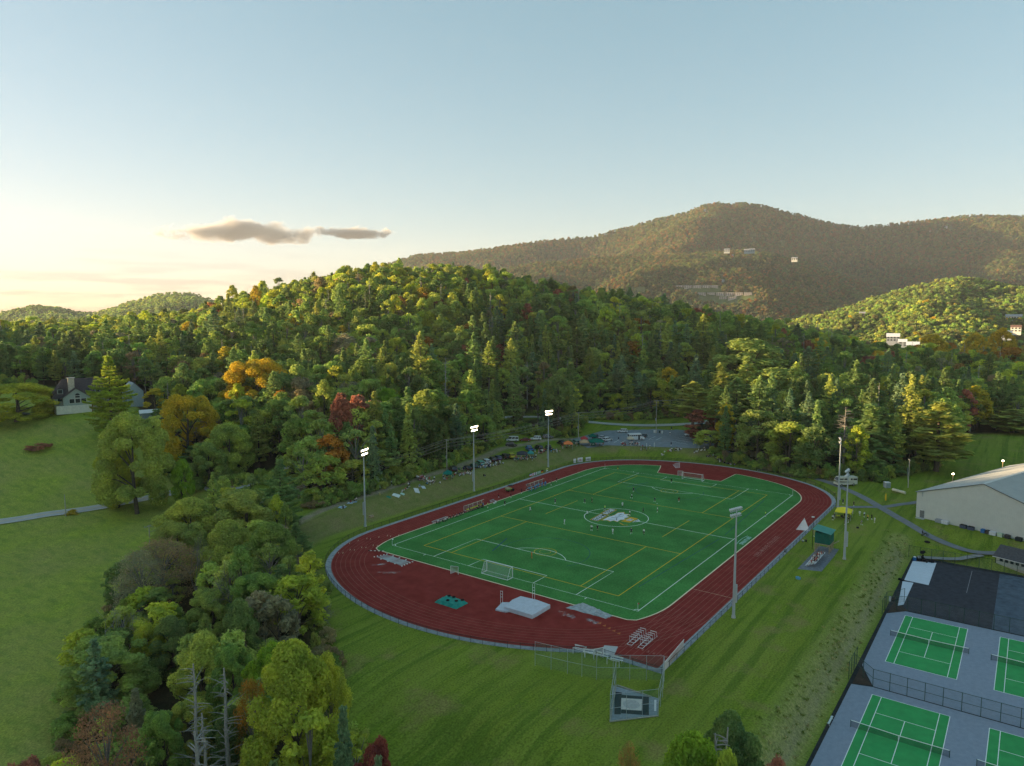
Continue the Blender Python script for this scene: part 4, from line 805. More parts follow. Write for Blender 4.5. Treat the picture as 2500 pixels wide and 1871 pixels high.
def gn_scatter(name, recs, label, cat, keys=None):
    keys = keys or sorted({r[1] for r in recs}); me = bpy.data.meshes.new(name); me.vertices.add(len(recs)); me.vertices.foreach_set('co', np.array([(r[2], r[3], r[4]) for r in recs], np.float32).ravel())
    def at(nm, ty, key_, v): a = me.attributes.new(nm, ty, 'POINT'); a.data.foreach_set(key_, np.asarray(v).ravel())
    at('pid', 'INT', 'value', np.array([keys.index(r[1]) for r in recs], np.int32)); at('rot', 'FLOAT', 'value', rng.uniform(0, 6.28, len(recs)).astype(np.float32))
    at('scl', 'FLOAT_VECTOR', 'vector', np.array([(r[6]/PR[r[1]].R, r[6]/PR[r[1]].R, r[5]/PR[r[1]].H) for r in recs], np.float32))
    j = rng.uniform(.78, 1.22, (len(recs), 1))*rng.uniform(.93, 1.07, (len(recs), 3)); at('tint', 'FLOAT_VECTOR', 'vector', (np.array([TINT[r[7]] for r in recs])*j).astype(np.float32))
    o = bpy.data.objects.new(name, me); COL.objects.link(o)
    g = bpy.data.node_groups.new(name, 'GeometryNodeTree'); g.interface.new_socket('Geometry', in_out='INPUT', socket_type='NodeSocketGeometry'); g.interface.new_socket('Geometry', in_out='OUTPUT', socket_type='NodeSocketGeometry')
    gi = g.nodes.new('NodeGroupInput'); go = g.nodes.new('NodeGroupOutput'); jn = g.nodes.new('GeometryNodeJoinGeometry'); mp_ = g.nodes.new('GeometryNodeMeshToPoints'); mp_.inputs['Radius'].default_value = .01
    def na(nm, ty): n = g.nodes.new('GeometryNodeInputNamedAttribute'); n.data_type = ty; n.inputs[0].default_value = nm; return n.outputs[0]
    g.links.new(gi.outputs[0], mp_.inputs[0]); pid = na('pid', 'INT'); scl = na('scl', 'FLOAT_VECTOR'); rot = g.nodes.new('ShaderNodeCombineXYZ'); g.links.new(na('rot', 'FLOAT'), rot.inputs[2])
    for k, ky in enumerate(keys):
        po = bpy.data.objects.new('tree_copy', PR[ky].joined); oi = g.nodes.new('GeometryNodeObjectInfo'); oi.inputs[0].default_value = po; oi.inputs['As Instance'].default_value = True
        cp = g.nodes.new('FunctionNodeCompare'); cp.data_type = 'INT'; cp.operation = 'EQUAL'; cp.inputs[3].default_value = k; g.links.new(pid, cp.inputs[2])
        ip = g.nodes.new('GeometryNodeInstanceOnPoints'); g.links.new(mp_.outputs[0], ip.inputs['Points']); g.links.new(cp.outputs[0], ip.inputs['Selection']); g.links.new(oi.outputs['Geometry'], ip.inputs['Instance']); g.links.new(rot.outputs[0], ip.inputs['Rotation']); g.links.new(scl, ip.inputs['Scale']); g.links.new(ip.outputs[0], jn.inputs[0])
    g.links.new(jn.outputs[0], go.inputs[0]); md = o.modifiers.new('scatter', 'NODES'); md.node_group = g
    return tag(o, label, cat, kind='stuff')
gn_scatter('hill_forest', stuff, 'mass of mixed autumn trees covering the hill behind the field', 'forest')
# undergrowth along the forest edges
ug = []
for px in np.arange(-60, 2330, 9):
    e = float(np.interp(px, forest_edge[:, 0], forest_edge[:, 1]))
    if 95 < px < 395 or (1405 < px < 1700): 
        if px < 1000: continue
    for k in range(2):
        x, y = wp(px+random.uniform(-6, 6), e+random.uniform(0, 5), 3); 
        if pdist(np.array([x]), np.array([y]), PARK)[0] < 2.5: continue
        ug.append(('u', random.choice(['h0', 'h1']), x, y, h1(x, y)-.1, random.uniform(1.4, 5.2), random.uniform(1.2, 3.2), random.choice(['dark', 'green', 'olive', 'olive', 'brown', 'mid', 'green']), 0))
for k in range(len(WOODN)):
    a, b = WOODN[k], WOODN[(k+1) % len(WOODN)]; l = math.hypot(b[0]-a[0], b[1]-a[1])
    for q in range(int(l/2.2)): t = random.random(); x = a[0]+(b[0]-a[0])*t+random.gauss(0, 1.5); y = a[1]+(b[1]-a[1])*t+random.gauss(0, 1.5); ug.append(('u', random.choice(['h0', 'h1']), x, y, h1(x, y)-.1, random.uniform(1., 3.6), random.uniform(1.2, 2.8), random.choice(['dark', 'green', 'olive', 'brown', 'mid']), 0))
gn_scatter('undergrowth', ug, 'tangled undergrowth along the edges of the woods', 'undergrowth')
# tall grass on the slope above the courts and dry grass at the far curve
def tuft(key, seed, n, hgt, rad, col):
    rg = np.random.default_rng(seed); mb = MB()
    for i in range(n):
        t = rg.uniform(0, 6.28); q = rad*math.sqrt(rg.uniform()); x, y = q*math.cos(t), q*math.sin(t); hh = hgt*rg.uniform(.5, 1.1); lx, ly = rg.normal()*.25*hh, rg.normal()*.25*hh; w_ = .045; a = rg.uniform(0, 3.14)
        mb.add([(x-w_*math.cos(a), y-w_*math.sin(a), 0), (x+w_*math.cos(a), y+w_*math.sin(a), 0), (x+lx*.5+w_*.7*math.cos(a), y+ly*.5, hh*.6), (x+lx, y+ly, hh)], [(0, 1, 2, 3)])
    p = Proto(); p.H = hgt; p.R = rad; p.crown = None; V = np.array(mb.v); F = np.array(mb.f); p.joined = npmesh('tuft', V, F, [LEAF]); PR[key] = p
tuft('g0', 61, 34, .9, .45, None); tuft('g1', 62, 26, .7, .5, None); TINT.update(g_straw=(.55, .47, .26), g_green=(.20, .27, .06), g_brown=(.30, .26, .11), g_pale=(.66, .61, .50))
tg_ = []
for k in range(600):
    x = random.uniform(-104, 33); y = -69+random.gauss(0, 1.5); 
    if y < -71.3 or y > -65.2 or abs(y+69.7) < .35 and x < 18: continue
    if x > 26 and random.random() < (x-26)/7: continue
    tg_.append(('g', random.choice(['g0', 'g1']), x, y, h1(x, y)-.05, random.uniform(.15, .4), random.uniform(.3, .55), random.choice(['g_straw', 'g_green', 'g_green', 'g_green', 'g_green']), 0))
ST = [(104, 4), (99.5, -9), (94.8, -21), (89.5, -31.5), (85, -41)]
for k in range(1500):
    i = random.randrange(4); t = random.random(); x = ST[i][0]+(ST[i+1][0]-ST[i][0])*t+random.gauss(0, 1.1)+1.2; y = ST[i][1]+(ST[i+1][1]-ST[i][1])*t+random.gauss(0, .9)
    tg_.append(('g', random.choice(['g0', 'g1']), x, y, h1(x, y)-.05, random.uniform(.5, 1.2), random.uniform(.4, .7), random.choice(['g_pale', 'g_straw', 'g_pale', 'g_brown']), 0))
gn_scatter('tall_grass', tg_, 'tall dry grass on the slope above the courts and beside the far path', 'tall grass')
# ---------------------------------------------------------------- far hills and mountain
def ridge_mesh(name, sky_pts, D0, D1, zb, n1_, n2_, seed, back=500, spur=60, wexp=1.0, macro=None):
    """sky_pts: (px, py) of the ridge line at distance D1; base at D0 with height zb."""
    S = np.array(sky_pts, float); u = np.linspace(S[0, 0], S[-1, 0], n1_); v = np.linspace(0, 1.25, n2_); py = np.interp(u, S[:, 0], S[:, 1])
    zr = CAM[2]+D1*(761-py)/FPX-12; Ug, Vg = np.meshgrid(u, v); Dg = D0+(D1-D0)*np.minimum(Vg, 1)+back*np.maximum(0, Vg-1)*4
    a = (Dg-(0-CAM[2])*math.sin(PIT))/math.cos(PIT); lat = Dg*(Ug-1250)/FPX; X = CAM[0]+a*math.cos(YAW)+lat*Rr[0]; Y = CAM[1]+a*math.sin(YAW)+lat*Rr[1]
    prof = np.minimum(Vg, 1); prof = prof**wexp; Z = zb+(zr[None]-zb)*prof
    nsp = (vnoise(X, Y, spur*4, seed)-.5)*2*spur+(vnoise(X, Y, spur*1.6, seed+1)-.5)*spur*.8; nsp = nsp*np.sin(np.pi*np.clip(Vg, 0, 1))**.8*1.0; Z = Z+nsp*.75+(macro(Ug, Vg) if macro else 0)
    Z = np.where(Vg > 1, Z-(Vg-1)*4*back*.35, Z)
    V = np.stack([X, Y, Z], -1).reshape(-1, 3); i = (np.arange(n2_-1)[:, None]*n1_+np.arange(n1_-1)[None]).ravel(); F = np.stack([i, i+1, i+1+n1_, i+n1_], -1)
    me = npmesh(name, V, F, [mat('forest_floor', (.10, .13, .05), .95, .3, .02, coord='World')]); me.polygons.foreach_set('use_smooth', [True]*len(F)); o = bpy.data.objects.new(name, me); COL.objects.link(o); tag(o, kind='structure')
    def sample(uu, vv):
        fu = (uu-u[0])/(u[-1]-u[0])*(n1_-1); fv = vv/1.25*(n2_-1); a0 = np.clip(fu.astype(int), 0, n1_-2); b0 = np.clip(fv.astype(int), 0, n2_-2); fx = fu-a0; fy = fv-b0
        def g(A): return (A[b0, a0]*(1-fx)+A[b0, a0+1]*fx)*(1-fy)+(A[b0+1, a0]*(1-fx)+A[b0+1, a0+1]*fx)*fy
        return g(X), g(Y), g(Z)
    return sample
def lowproto(key, seed, Rc, Hh, n, size):
    c = crown_broad(key, seed, Hh, Rc, .5, 12, n, size, 'dome', .12); p = Proto(); p.H = Hh; p.R = Rc; p.crown = None; p.joined = npmesh('tree_copy', c[0], c[1], [LEAF]); PR[key] = p
lowproto('l0', 71, 5, 11, 420, 1.0); lowproto('l1', 72, 4.6, 12, 380, .95); lowproto('l2', 73, 5.4, 10, 420, 1.05)
def cover(name, sample, u0, u1, n, label, mixt, sc=1.0, vmax=1.06, wv=None, clear=None):
    uu = rng.uniform(u0, u1, n); vv = rng.uniform(0, 1, n)**(wv or 1)*vmax; X, Y, Z = sample(uu, vv); nn = vnoise(X, Y, 160, 9); rec_ = []
    for i in range(n):
        if clear and any(abs(uu[i]-c[0]) < c[2] and abs(vv[i]-c[1]) < c[3] for c in clear): continue
        q = random.random(); tn_ = mixt[int(min(len(mixt)-1, (q*.7+nn[i]*.3)*len(mixt)))]; s = random.uniform(.8, 1.3)*sc
        rec_.append(('l', random.choice(['l0', 'l1', 'l2']), X[i], Y[i], Z[i]-2, 12*s, 5.6*s, tn_, 0))
    return gn_scatter(name, rec_, label, 'forest')
o2p = 1.1307
SKY_M = [(x*o2p, y*o2p) for x, y in [(560, 700), (760, 600), (860, 562), (900, 551), (1000, 545), (1100, 532), (1180, 520), (1280, 512), (1330, 497), (1400, 480), (1480, 460), (1500, 450), (1545, 441), (1560, 446), (1600, 442), (1650, 450), (1700, 463), (1750, 475), (1800, 487), (1850, 492), (1900, 488), (1950, 483), (2000, 478), (2080, 470), (2150, 470), (2211, 472), (2500, 480), (2900, 520)]]
TINT.update(m_dark=(.125, .185, .10), m_green=(.17, .25, .11), m_brown=(.26, .215, .12), m_olive=(.22, .25, .11), m_rust=(.34, .20, .10))
mix_m = ['m_dark', 'm_green', 'm_olive', 'm_dark', 'm_brown', 'm_green', 'm_olive', 'm_brown', 'm_rust', 'm_dark']
def macro_m(u, v):
    w_ = np.sin(np.pi*np.clip(v, 0, 1))**.8; g = lambda c, s_: np.exp(-((u-c)/s_)**2)
    us = 1755-190*(1-np.clip(v, 0, 1)); return w_*(85*np.exp(-((u-us)/(120))**2)-60*g(2120, 230)+60*g(2480, 150)-40*g(1400, 110))
smp = ridge_mesh('mountain', SKY_M, 2300, 3700, -20, 240, 90, 3, spur=85, wexp=1.25, macro=macro_m)
SKY_S = [(x*o2p, y*o2p) for x, y in [(700, 690), (900, 640), (1000, 606), (1080, 584), (1150, 568), (1230, 562), (1330, 553), (1430, 551), (1530, 546), (1600, 541), (1660, 548), (1740, 572), (1800, 590), (1880, 618), (1960, 632), (2060, 628), (2200, 640), (2500, 660), (2800, 700)]]
sms = ridge_mesh('mountain_spur', SKY_S, 1650, 2750, -20, 200, 60, 8, spur=55, wexp=.95)
def surf(sample, px, py):
    vv = np.linspace(.02, .99, 260); X, Y, Z = sample(np.full(260, float(px)), vv); D = (X-CAM[0])*F_[0]+(Y-CAM[1])*F_[1]+(Z-CAM[2])*F_[2]
    q = 935.5-FPX*((X-CAM[0])*U2[0]+(Y-CAM[1])*U2[1]+(Z-CAM[2])*U2[2])/D; k = int(np.argmax(q < py)); return X[k], Y[k], Z[k], D[k], vv[k]
z7 = lambda x, y: (1650+x*300/2212, 660+y*300/2212)
MB_ = []
for i in range(1, 6): MB_.append((*z7(70+(i-1)*155, 330), 'row', ['leftmost', 'second', 'third', 'fourth', 'rightmost'][i-1]+' apartment block in the upper row on the mountainside'))
for i in range(6): MB_.append((*z7(470+i*166, 458), 'row', ['leftmost', 'second', 'third', 'fourth', 'fifth', 'rightmost'][i]+' apartment block in the middle row on the mountainside'))
for i in range(2): MB_.append((*z7(855+i*160, 530), 'row', ['left', 'right'][i]+' apartment block in the lowest row on the mountainside'))
for a in ((1775, 616, 'w', 'white house on the sunlit mountain spur, upper left'), (1770, 628, 't', 'tan house on the sunlit mountain spur, lower left'), (1787, 628, 't', 'cream house in the middle of the sunlit mountain spur'), (1812, 622, 'w', 'pale house right of the middle on the mountain spur'), (1824, 617, 'b', 'grey-blue house on the mountain spur'), (1836, 616, 'b', 'blue-walled house at the right end of the mountain spur'), (1721, 516, 'w', 'lone white house just below the mountain summit'), (1904, 593, 'w', 'small white house on the dark mountainside'), (1940, 637, 'w', 'white house low on the dark mountainside'), (1745, 626, 'w', 'white hut at the left end of the mountain spur'), (2380, 541, 'w', 'pale house on the right mountain ridge'), (2432, 543, 'w', 'second pale house on the right mountain ridge'), (2310, 558, 'w', 'small house below the right mountain ridge'), (1763, 690, 'w', 'small pale tower above the apartment rows'), (2273, 566, 't', 'tan house far below the right mountain ridge'), (1834, 585, 'w', 'long low white house above the sunlit spur')): MB_.append(a)
ON = [a[1] > 612 for a in MB_]; SURF = [surf(sms if q else smp, a[0], a[1]) for a, q in zip(MB_, ON)]; CLEAR = [(a[0], s[4]-.016, 15 if a[2] == 'row' else 7, .028) for a, s in zip(MB_, SURF)]
cover('mountain_forest', smp, 850, 2750, 44000, 'unbroken autumn forest covering the big mountain', mix_m, 1.35, clear=[c for c, q in zip(CLEAR, ON) if not q])
cover('spur_forest', sms, 850, 2750, 26000, 'forest on the lower mountain spur with the apartment rows', mix_m, 1.2, clear=[c for c, q in zip(CLEAR, ON) if q])
SKY_R = [(x*o2p, y*o2p) for x, y in [(1560, 760), (1650, 715), (1730, 682), (1800, 667), (1900, 634), (1990, 610), (2060, 598), (2100, 604), (2160, 614), (2211, 617), (2400, 612), (2700, 640)]]
smr = ridge_mesh('valley_hill', SKY_R, 760, 1500, -12, 120, 50, 5, spur=30, wexp=.9)
cover('valley_hill_forest', smr, 1780, 2700, 9000, 'wooded hill with golden sunlit crowns in the valley at the right', ['m_green', 'green', 'm_olive', 'olive', 'green', 'm_olive', 'gold'], 1.0)
SKY_L = [(-1400, 700), (-700, 735), (-300, 750), (-60, 768), (0, 764), (57, 751), (100, 744), (158, 752), (200, 762), (249, 757), (300, 742), (373, 718), (452, 710), (490, 716), (530, 732), (600, 760), (800, 800)]
sml = ridge_mesh('far_hill', SKY_L, 1300, 2300, 10, 120, 30, 8, spur=25, wexp=1.2)
cover('far_hill_forest', sml, -500, 620, 6500, 'hazy wooded hills on the horizon at the left', ['dark', 'green', 'mid', 'olive'], 1.2)

# ---------------------------------------------------------------- the evening haze
hz = MB(); hz.box((1500, 1200, 330), (9500, 9500, 760))
HM = bpy.data.materials.new('haze'); HM.use_nodes = True; t = HM.node_tree; t.nodes.clear(); ho = nd(t, 'ShaderNodeOutputMaterial'); pv = nd(t, 'ShaderNodeVolumePrincipled')
pv.inputs['Density'].default_value = 5e-5; pv.inputs['Color'].default_value = (.84, .91, 1, 1); pv.inputs['Anisotropy'].default_value = .15; t.links.new(pv.outputs[0], ho.inputs['Volume'])
haze = hz.build('haze', HM); tag(haze, kind='stuff')
# ---------------------------------------------------------------- structures
galv = mat('galvanised_steel', (.42, .46, .48), .5, .08, 2, metal=.2); dkst = mat('black_steel', (.02, .025, .025), .5); gst = mat('dark_green_steel', (.03, .07, .05), .5)
wpl = mat('white_plastic', (.72, .74, .73), .5, .05); wood = mat('weathered_timber', (.36, .28, .18), .9, .3, 5); conc = mat('concrete', (.44, .45, .44), .9, .15, 3)
link_m = screen('chain_link', (.10, .12, .12), .16); link_b = screen('black_chain_link', (.015, .02, .02), .22); link_g = screen('green_cage_net', (.10, .24, .20), .2); pink_n = screen('white_net', (.72, .68, .68), .40)
# floodlight masts
def mast(x, y, lab, lit, hgt=21.3, face=-1, nl=6):
    z = h1(x, y) if y > 51 else 0; ang = math.atan2(-y, -x*.35) - math.pi/2
    t = thing('floodlight_mast', lab, 'light mast', (x, y, z), ang)
    MB().tube([(0, 0, -.3), (0, 0, 6), (0, 0, 13), (0, 0, hgt)], [.30, .25, .19, .10], 10).build('pole', galv, t)
    MB().box((.0, -.42, 5.0), (.34, .34, 3.6)).build('ballast_box', galv, t); MB().tube([(0, 0, 0), (0, 0, .5)], [.42, .36], 10).build('footing', conc, t)
    hm = mat('lamp_housing', (.60, .62, .62), .4, .05); em = mat('lit_lamp', (1, .80, .55), .3, 0, emit=4) if lit else mat('lamp_lens', (.80, .80, .78), .25, .03)
    for r, (zz, n, wd) in enumerate(((hgt-.1, nl, 3.7), (hgt-1.25, nl-1, 3.1))):
        MB().box((0, 0, zz), (wd, .12, .12)).build('crossarm', galv, t)
        for k in range(n):
            xx = -wd/2+wd*(k+.5)/n
            mb = MB(); mb.tube([(xx, -.05, zz+.42), (xx, .34, zz+.28)], [.14, .30], 8); hd = mb.build('lamp_housing', hm, t)
            MB().tube([(xx, .345, zz+.278), (xx, .365, zz+.27)], [.28, .28], 8).build('lens', em, hd)
mast(-48.6, 52, 'lit floodlight mast at the near end of the grass bank, left one of three', True); mast(-.6, 52.4, 'lit floodlight mast on the grass bank level with the halfway line', True); mast(44.5, 52.7, 'lit floodlight mast on the grass bank nearest the parking lot', True)
mast(-47.4, -50.6, 'floodlight mast standing beside the near end of the track on the right', False); mast(45.3, -50, 'floodlight mast behind the yellow tent by the footpath', False); mast(.6, -60.8, 'floodlight mast on the lawn right of the green press box', False)
for (x, y) in ((-48.2, 52.1), (0, 52.3)): pass
# low fence round the track
def fence(name, P, hgt, step, label, mesh_m, post_m, r=.035, closed=False, gap=None, mid_=False):
    Q = []
    for i in range(len(P)-(0 if closed else 1)):
        a = np.array(P[i], float); b = np.array(P[(i+1) % len(P)], float); l = np.linalg.norm(b-a); n = max(1, round(l/step))
        for k in range(n): Q.append(tuple(a+(b-a)*k/n))
    if not closed: Q.append(tuple(P[-1]))
    t = thing(name, label, 'fence', (Q[0][0], Q[0][1], 0)); ox, oy = Q[0][:2]; pm = MB().tube([(0, 0, -.2), (0, 0, hgt+.05)], r, 6).mesh('post', post_m)
    pan = MB().add([(0, 0, .04), (1, 0, .04), (1, 0, 1), (0, 0, 1)], [(0, 1, 2, 3)]).mesh('mesh_panel', mesh_m); rl = MB().tube([(0, 0, 0), (1, 0, 0)], r*.8, 5).mesh('rail', post_m)
    zs = H(np.array([q[0] for q in Q]), np.array([q[1] for q in Q])) if len(Q[0]) < 3 else np.array([q[2] for q in Q])
    m = len(Q)
    for i, q in enumerate(Q):
        if gap and gap(q): continue
        link('post', pm, t, (q[0]-ox, q[1]-oy, zs[i]))
        j = (i+1) % m
        if i == m-1 and not closed: continue
        if gap and gap(Q[j]): continue
        dx, dy, dz = Q[j][0]-q[0], Q[j][1]-q[1], zs[j]-zs[i]; l = math.hypot(dx, dy); a = math.atan2(dy, dx)
        link('mesh_panel', pan, t, (q[0]-ox, q[1]-oy, zs[i]), a, (l, 1, hgt))
        for hh in ((hgt, hgt*.5) if mid_ else (hgt,)): o = link('rail', rl, t, (q[0]-ox, q[1]-oy, zs[i]+hh), a, (math.hypot(l, dz), 1, 1)); o.rotation_euler = (0, -math.atan2(dz, l), a)
    return t
fp = outer(1.35); fs = []; acc = 0
def simplify(P, st):
    out = [P[0]]
    for p in P[1:]:
        if math.hypot(p[0]-out[-1][0], p[1]-out[-1][1]) >= st or abs(p[1]) > 47: out.append(p)
    return out
fence('track_fence', [(x, y, .0) for x, y in simplify(fp, 2.2)], 1.15, 3.0, 'low black chain-link fence running all round the red running track', link_b, dkst, closed=True, gap=lambda q: 50 < q[0] < 57 and q[1] < -40) if False else None
def fence3(P, **k):
    return P
Pf = simplify(fp, 2.0); t = thing('track_fence', 'low black chain-link fence running all round the red running track', 'fence', (0, 0, 0))
pm = MB().tube([(0, 0, -.2), (0, 0, 1.2)], .04, 5).mesh('post', dkst); pan = MB().add([(0, 0, .04), (1, 0, .04), (1, 0, 1.13), (0, 0, 1.13)], [(0, 1, 2, 3)]).mesh('mesh_panel', link_b); rl = MB().tube([(0, 0, 0), (1, 0, 0)], .035, 5).mesh('rail', dkst)
Qf = []
for i in range(len(Pf)):
    a = np.array(Pf[i]); b = np.array(Pf[(i+1) % len(Pf)]); l = np.linalg.norm(b-a); n = max(1, round(l/3.0))
    for k in range(n): Qf.append(a+(b-a)*k/n)
for i, q in enumerate(Qf):
    b = Qf[(i+1) % len(Qf)]; link('post', pm, t, (q[0], q[1], 0)); l = np.linalg.norm(b-q); a = math.atan2(b[1]-q[1], b[0]-q[0])
    if 51 < q[0] < 56 and q[1] < -42: continue
    link('mesh_panel', pan, t, (q[0], q[1], 0), a, (l, 1, 1)); link('rail', rl, t, (q[0], q[1], 1.14), a, (l, 1, 1))
ZC = -3.79
fence('court_fence', [(-48, -72.3, ZC), (-52.1, -76, ZC), (-52.1, -114, ZC)], 3.1, 2.52, 'tall dark chain-link fence between the two rows of tennis courts', link_m, gst, .05, mid_=True)
fence('court_fence', [(-16.5, -72.4, ZC), (-14.1, -76.2, ZC), (-14.1, -114, ZC)], 3.1, 2.6, 'tall dark chain-link fence between the tennis courts and the fresh asphalt', link_m, gst, .05)
fence('court_fence', [(23.6, -71.6, ZC), (23.6, -112, ZC)], 3.1, 2.6, 'tall dark chain-link fence at the far side of the fresh asphalt', link_m, gst, .05)
fence('court_fence', [(-51.8, -72.2, ZC), (-45, -72.2, ZC)], 3.1, 2.4, 'short piece of tall fence at the gate by the middle court corner', link_m, gst, .05)
fence('court_fence', [(-19, -72.2, ZC), (-13.8, -72.2, ZC), (-9.5, -75.0, ZC)], 3.1, 2.4, 'short piece of tall fence at the gate by the white sheets', link_m, gst, .05)
# discus cage
cg = fence('discus_cage', [(-85.6, -30.2, 0), (-84.7, -36, 0), (-83.6, -40.8, 0), (-80.6, -45.2, 0), (-77.6, -49.6, 0)], 4.2, 2.7, 'tall green netting fence on poles behind the near end of the track', link_g, galv, .035, mid_=True)
fence('discus_cage', [(-77.6, -49.8, 0), (-84.5, -49.2, 0)][:1]+[(-82.2, -51.6, 0), (-87.4, -53.3, 0)], 4.2, 2.6, 'green netting on poles along the right side of the throwing circle', link_g, galv, .035, mid_=True)
fence('discus_cage', [(-83.8, -44.4, 0), (-92.9, -48.3, 0), (-87.4, -53.3, 0)], 4.2, 2.9, 'green netting on poles along the left and front sides of the throwing circle', link_g, galv, .035, mid_=True)
pad = tag(MB().poly([(-83.6, -43.8), (-92.8, -48.2), (-87.5, -53.2), (-82.9, -51.3)], .02).build('throwing_pad', mat('grey_gravel_pad', (.26, .31, .34), .95, .2, 2, coord='World')), kind='structure')
cc = up(1330+1265*370/2212, 1530+1140*370/2212, 0); ca = math.atan2(*(np.array(up(1330+1400*370/2212, 1530+1225*370/2212, 0))-np.array(up(1330+1110*370/2212, 1530+1210*370/2212, 0)))[::-1])
def q8(L_): return [up(1330+x*370/2212, 1530+y*370/2212, 0) for x, y in L_]
t = thing('throwing_circle', 'discus throwing circle set in a white concrete slab inside the netting', 'throwing circle', (0, 0, 0))
bt = mat('black_rubber_mat', (.03, .035, .045), .8); 
for P in ([(1020, 955), (1125, 965), (1110, 1285), (1015, 1285)], [(1125, 1000), (1520, 1030), (1520, 1068), (1120, 1045)], [(1118, 1215), (1520, 1240), (1520, 1300), (1112, 1270)], [(1420, 1060), (1520, 1065), (1520, 1250), (1415, 1240)]): MB().poly(q8(P), .045).build('rubber_mat', bt, t)
MB().poly(q8([(1118, 1048), (1420, 1068), (1415, 1232), (1112, 1212)]), .05).build('slab', mat('pale_concrete', (.62, .60, .55), .8, .1, 2), t)
MB().poly([(cc[0]+1.25*math.cos(a*math.pi/14), cc[1]+1.25*math.sin(a*math.pi/14)) for a in range(28)], .056).build('circle', conc, t)
for P in ([(1598, 1098), (1628, 1098), (1626, 1262), (1596, 1262)],): tag(MB().poly(q8(P), .3).add([], []).build('plank', wpl), 'white plank lying at the right edge of the throwing pad', 'plank')
for a, b in (((1040, 865), (955, 1390)), ((1060, 865), (1560, 1035)), ((955, 1395), (1660, 1310))):
    p, q = q8([a, b]); tag(MB().tube([(*p, .1), (*q, .1)], .11, 6).build('log', mat('edging_timber', (.32, .33, .28), .9)), {1040: 'timber edging along the left side of the throwing pad', 1060: 'timber edging along the far side of the throwing pad', 955: 'timber edging along the near side of the throwing pad'}[a[0]], 'timber edging')
# ------------------------------------------------------ soccer goals
net_w = screen('goal_net', (.62, .66, .62), .16)
def goal(x, s, lab):
    t = thing('soccer_goal', lab, 'goal', (x, 0, 0), 0 if s > 0 else math.pi); r = .07; W_ = 3.66; Hh = 2.44; Db = 2.0; Dt = .9
    for y in (-W_, W_): MB().tube([(0, y, 0), (0, y, Hh)], r, 8).build('post', wpl, t)
    MB().tube([(0, -W_, Hh), (0, W_, Hh)], r, 8).build('crossbar', wpl, t)
    for y in (-W_, W_): MB().tube([(0, y, .06), (Db, y, .06)], r, 6).build('ground_bar', wpl, t); MB().tube([(0, y, Hh), (Dt, y, Hh), (Db, y, .06)], .035, 6).build('net_support', wpl, t)
    MB().tube([(Db, -W_, .06), (Db, W_, .06)], r, 6).build('ground_bar', wpl, t)
    mb = MB(); mb.add([(0, -W_, Hh), (0, W_, Hh), (Dt, W_, Hh-.15), (Dt, -W_, Hh-.15), (Db, W_, .1), (Db, -W_, .1), (0, -W_, .05), (0, W_, .05)], [(0, 1, 2, 3), (3, 2, 4, 5), (0, 3, 5, 6), (1, 7, 4, 2)]); mb.build('net', net_w, t)
goal(-55.65, -1, 'white soccer goal on the near goal line'); goal(56.2, 1, 'white soccer goal on the far goal line')
def lacrosse_goal(x, y, rz, lab, fallen=False):
    t = thing('small_goal', lab, 'goal', (x, y, 0), rz); 
    for s in (-.92, .92): MB().tube([(0, s, 0), (0, s, 1.83)], .05, 6).build('post', wpl, t)
    MB().tube([(0, -.92, 1.83), (0, .92, 1.83)], .05, 6).build('crossbar', wpl, t); MB().tube([(0, -.92, .04), (1.9, 0, .04), (0, .92, .04)], .04, 5).build('ground_bar', wpl, t)
    MB().add([(0, -.92, 1.83), (0, .92, 1.83), (1.9, 0, .04), (0, -.92, .04), (0, .92, .04)], [(0, 1, 2), (0, 2, 3), (1, 4, 2)]).build('net', pink_n, t); return t
g = lacrosse_goal(-61.6, 8.3, R_(20), 'small net goal leaning beside the near soccer goal, at the turf edge'); g = lacrosse_goal(71.3, 12.6, R_(100), 'small goal tipped over at the corner of the far red end zone'); g.rotation_euler = (R_(90), 0, R_(60)); g.location.z = .9
g = lacrosse_goal(59.9, 5.9, R_(30), 'small white net goal behind the far soccer goal'); g = lacrosse_goal(-77.2, -37.6, R_(60), 'small white net goal standing behind the metal benches at the discus netting')
# white pyramid net at the track side
t = thing('training_net', 'white pyramid-shaped net standing on the track in front of the press box', 'net', (20.2, -46.7, 0), R_(10)); MB().tube([(0, 0, 0), (.0, 0, 3.0)], .05, 6).build('pole', wpl, t)
MB().add([(0, 0, 3.0), (-1.9, 1.9, 0), (-1.4, -1.5, 0), (.5, -1.0, 0), (.2, .2, 1.1), (-.9, .4, 1.0)], [(0, 5, 1), (0, 2, 5), (5, 2, 1), (0, 3, 2), (0, 4, 3), (0, 1, 4)]).build('net', screen('white_cloth_net', (.80, .76, .74), .88), t)
# corner flags
for (x, y, l) in ((-LN, -WD, 'red corner flag at the near right corner of the pitch'), (-LN, WD, 'white corner post at the near left corner of the pitch'), (LN, -WD, 'red corner flag at the far right corner of the pitch'), (LN, WD, 'red corner flag at the far left corner of the pitch')):
    t = thing('corner_flag', l, 'flag', (x, y, 0)); MB().tube([(0, 0, 0), (0, 0, 1.7)], .035, 6).build('pole', wpl, t); MB().add([(0, 0, 1.7), (.42, -.1, 1.62), (.38, -.08, 1.38), (0, 0, 1.35)], [(0, 1, 2, 3)]).build('flag', wpl if 'white' in l else mat('red_cloth', (.5, .04, .03)), t)
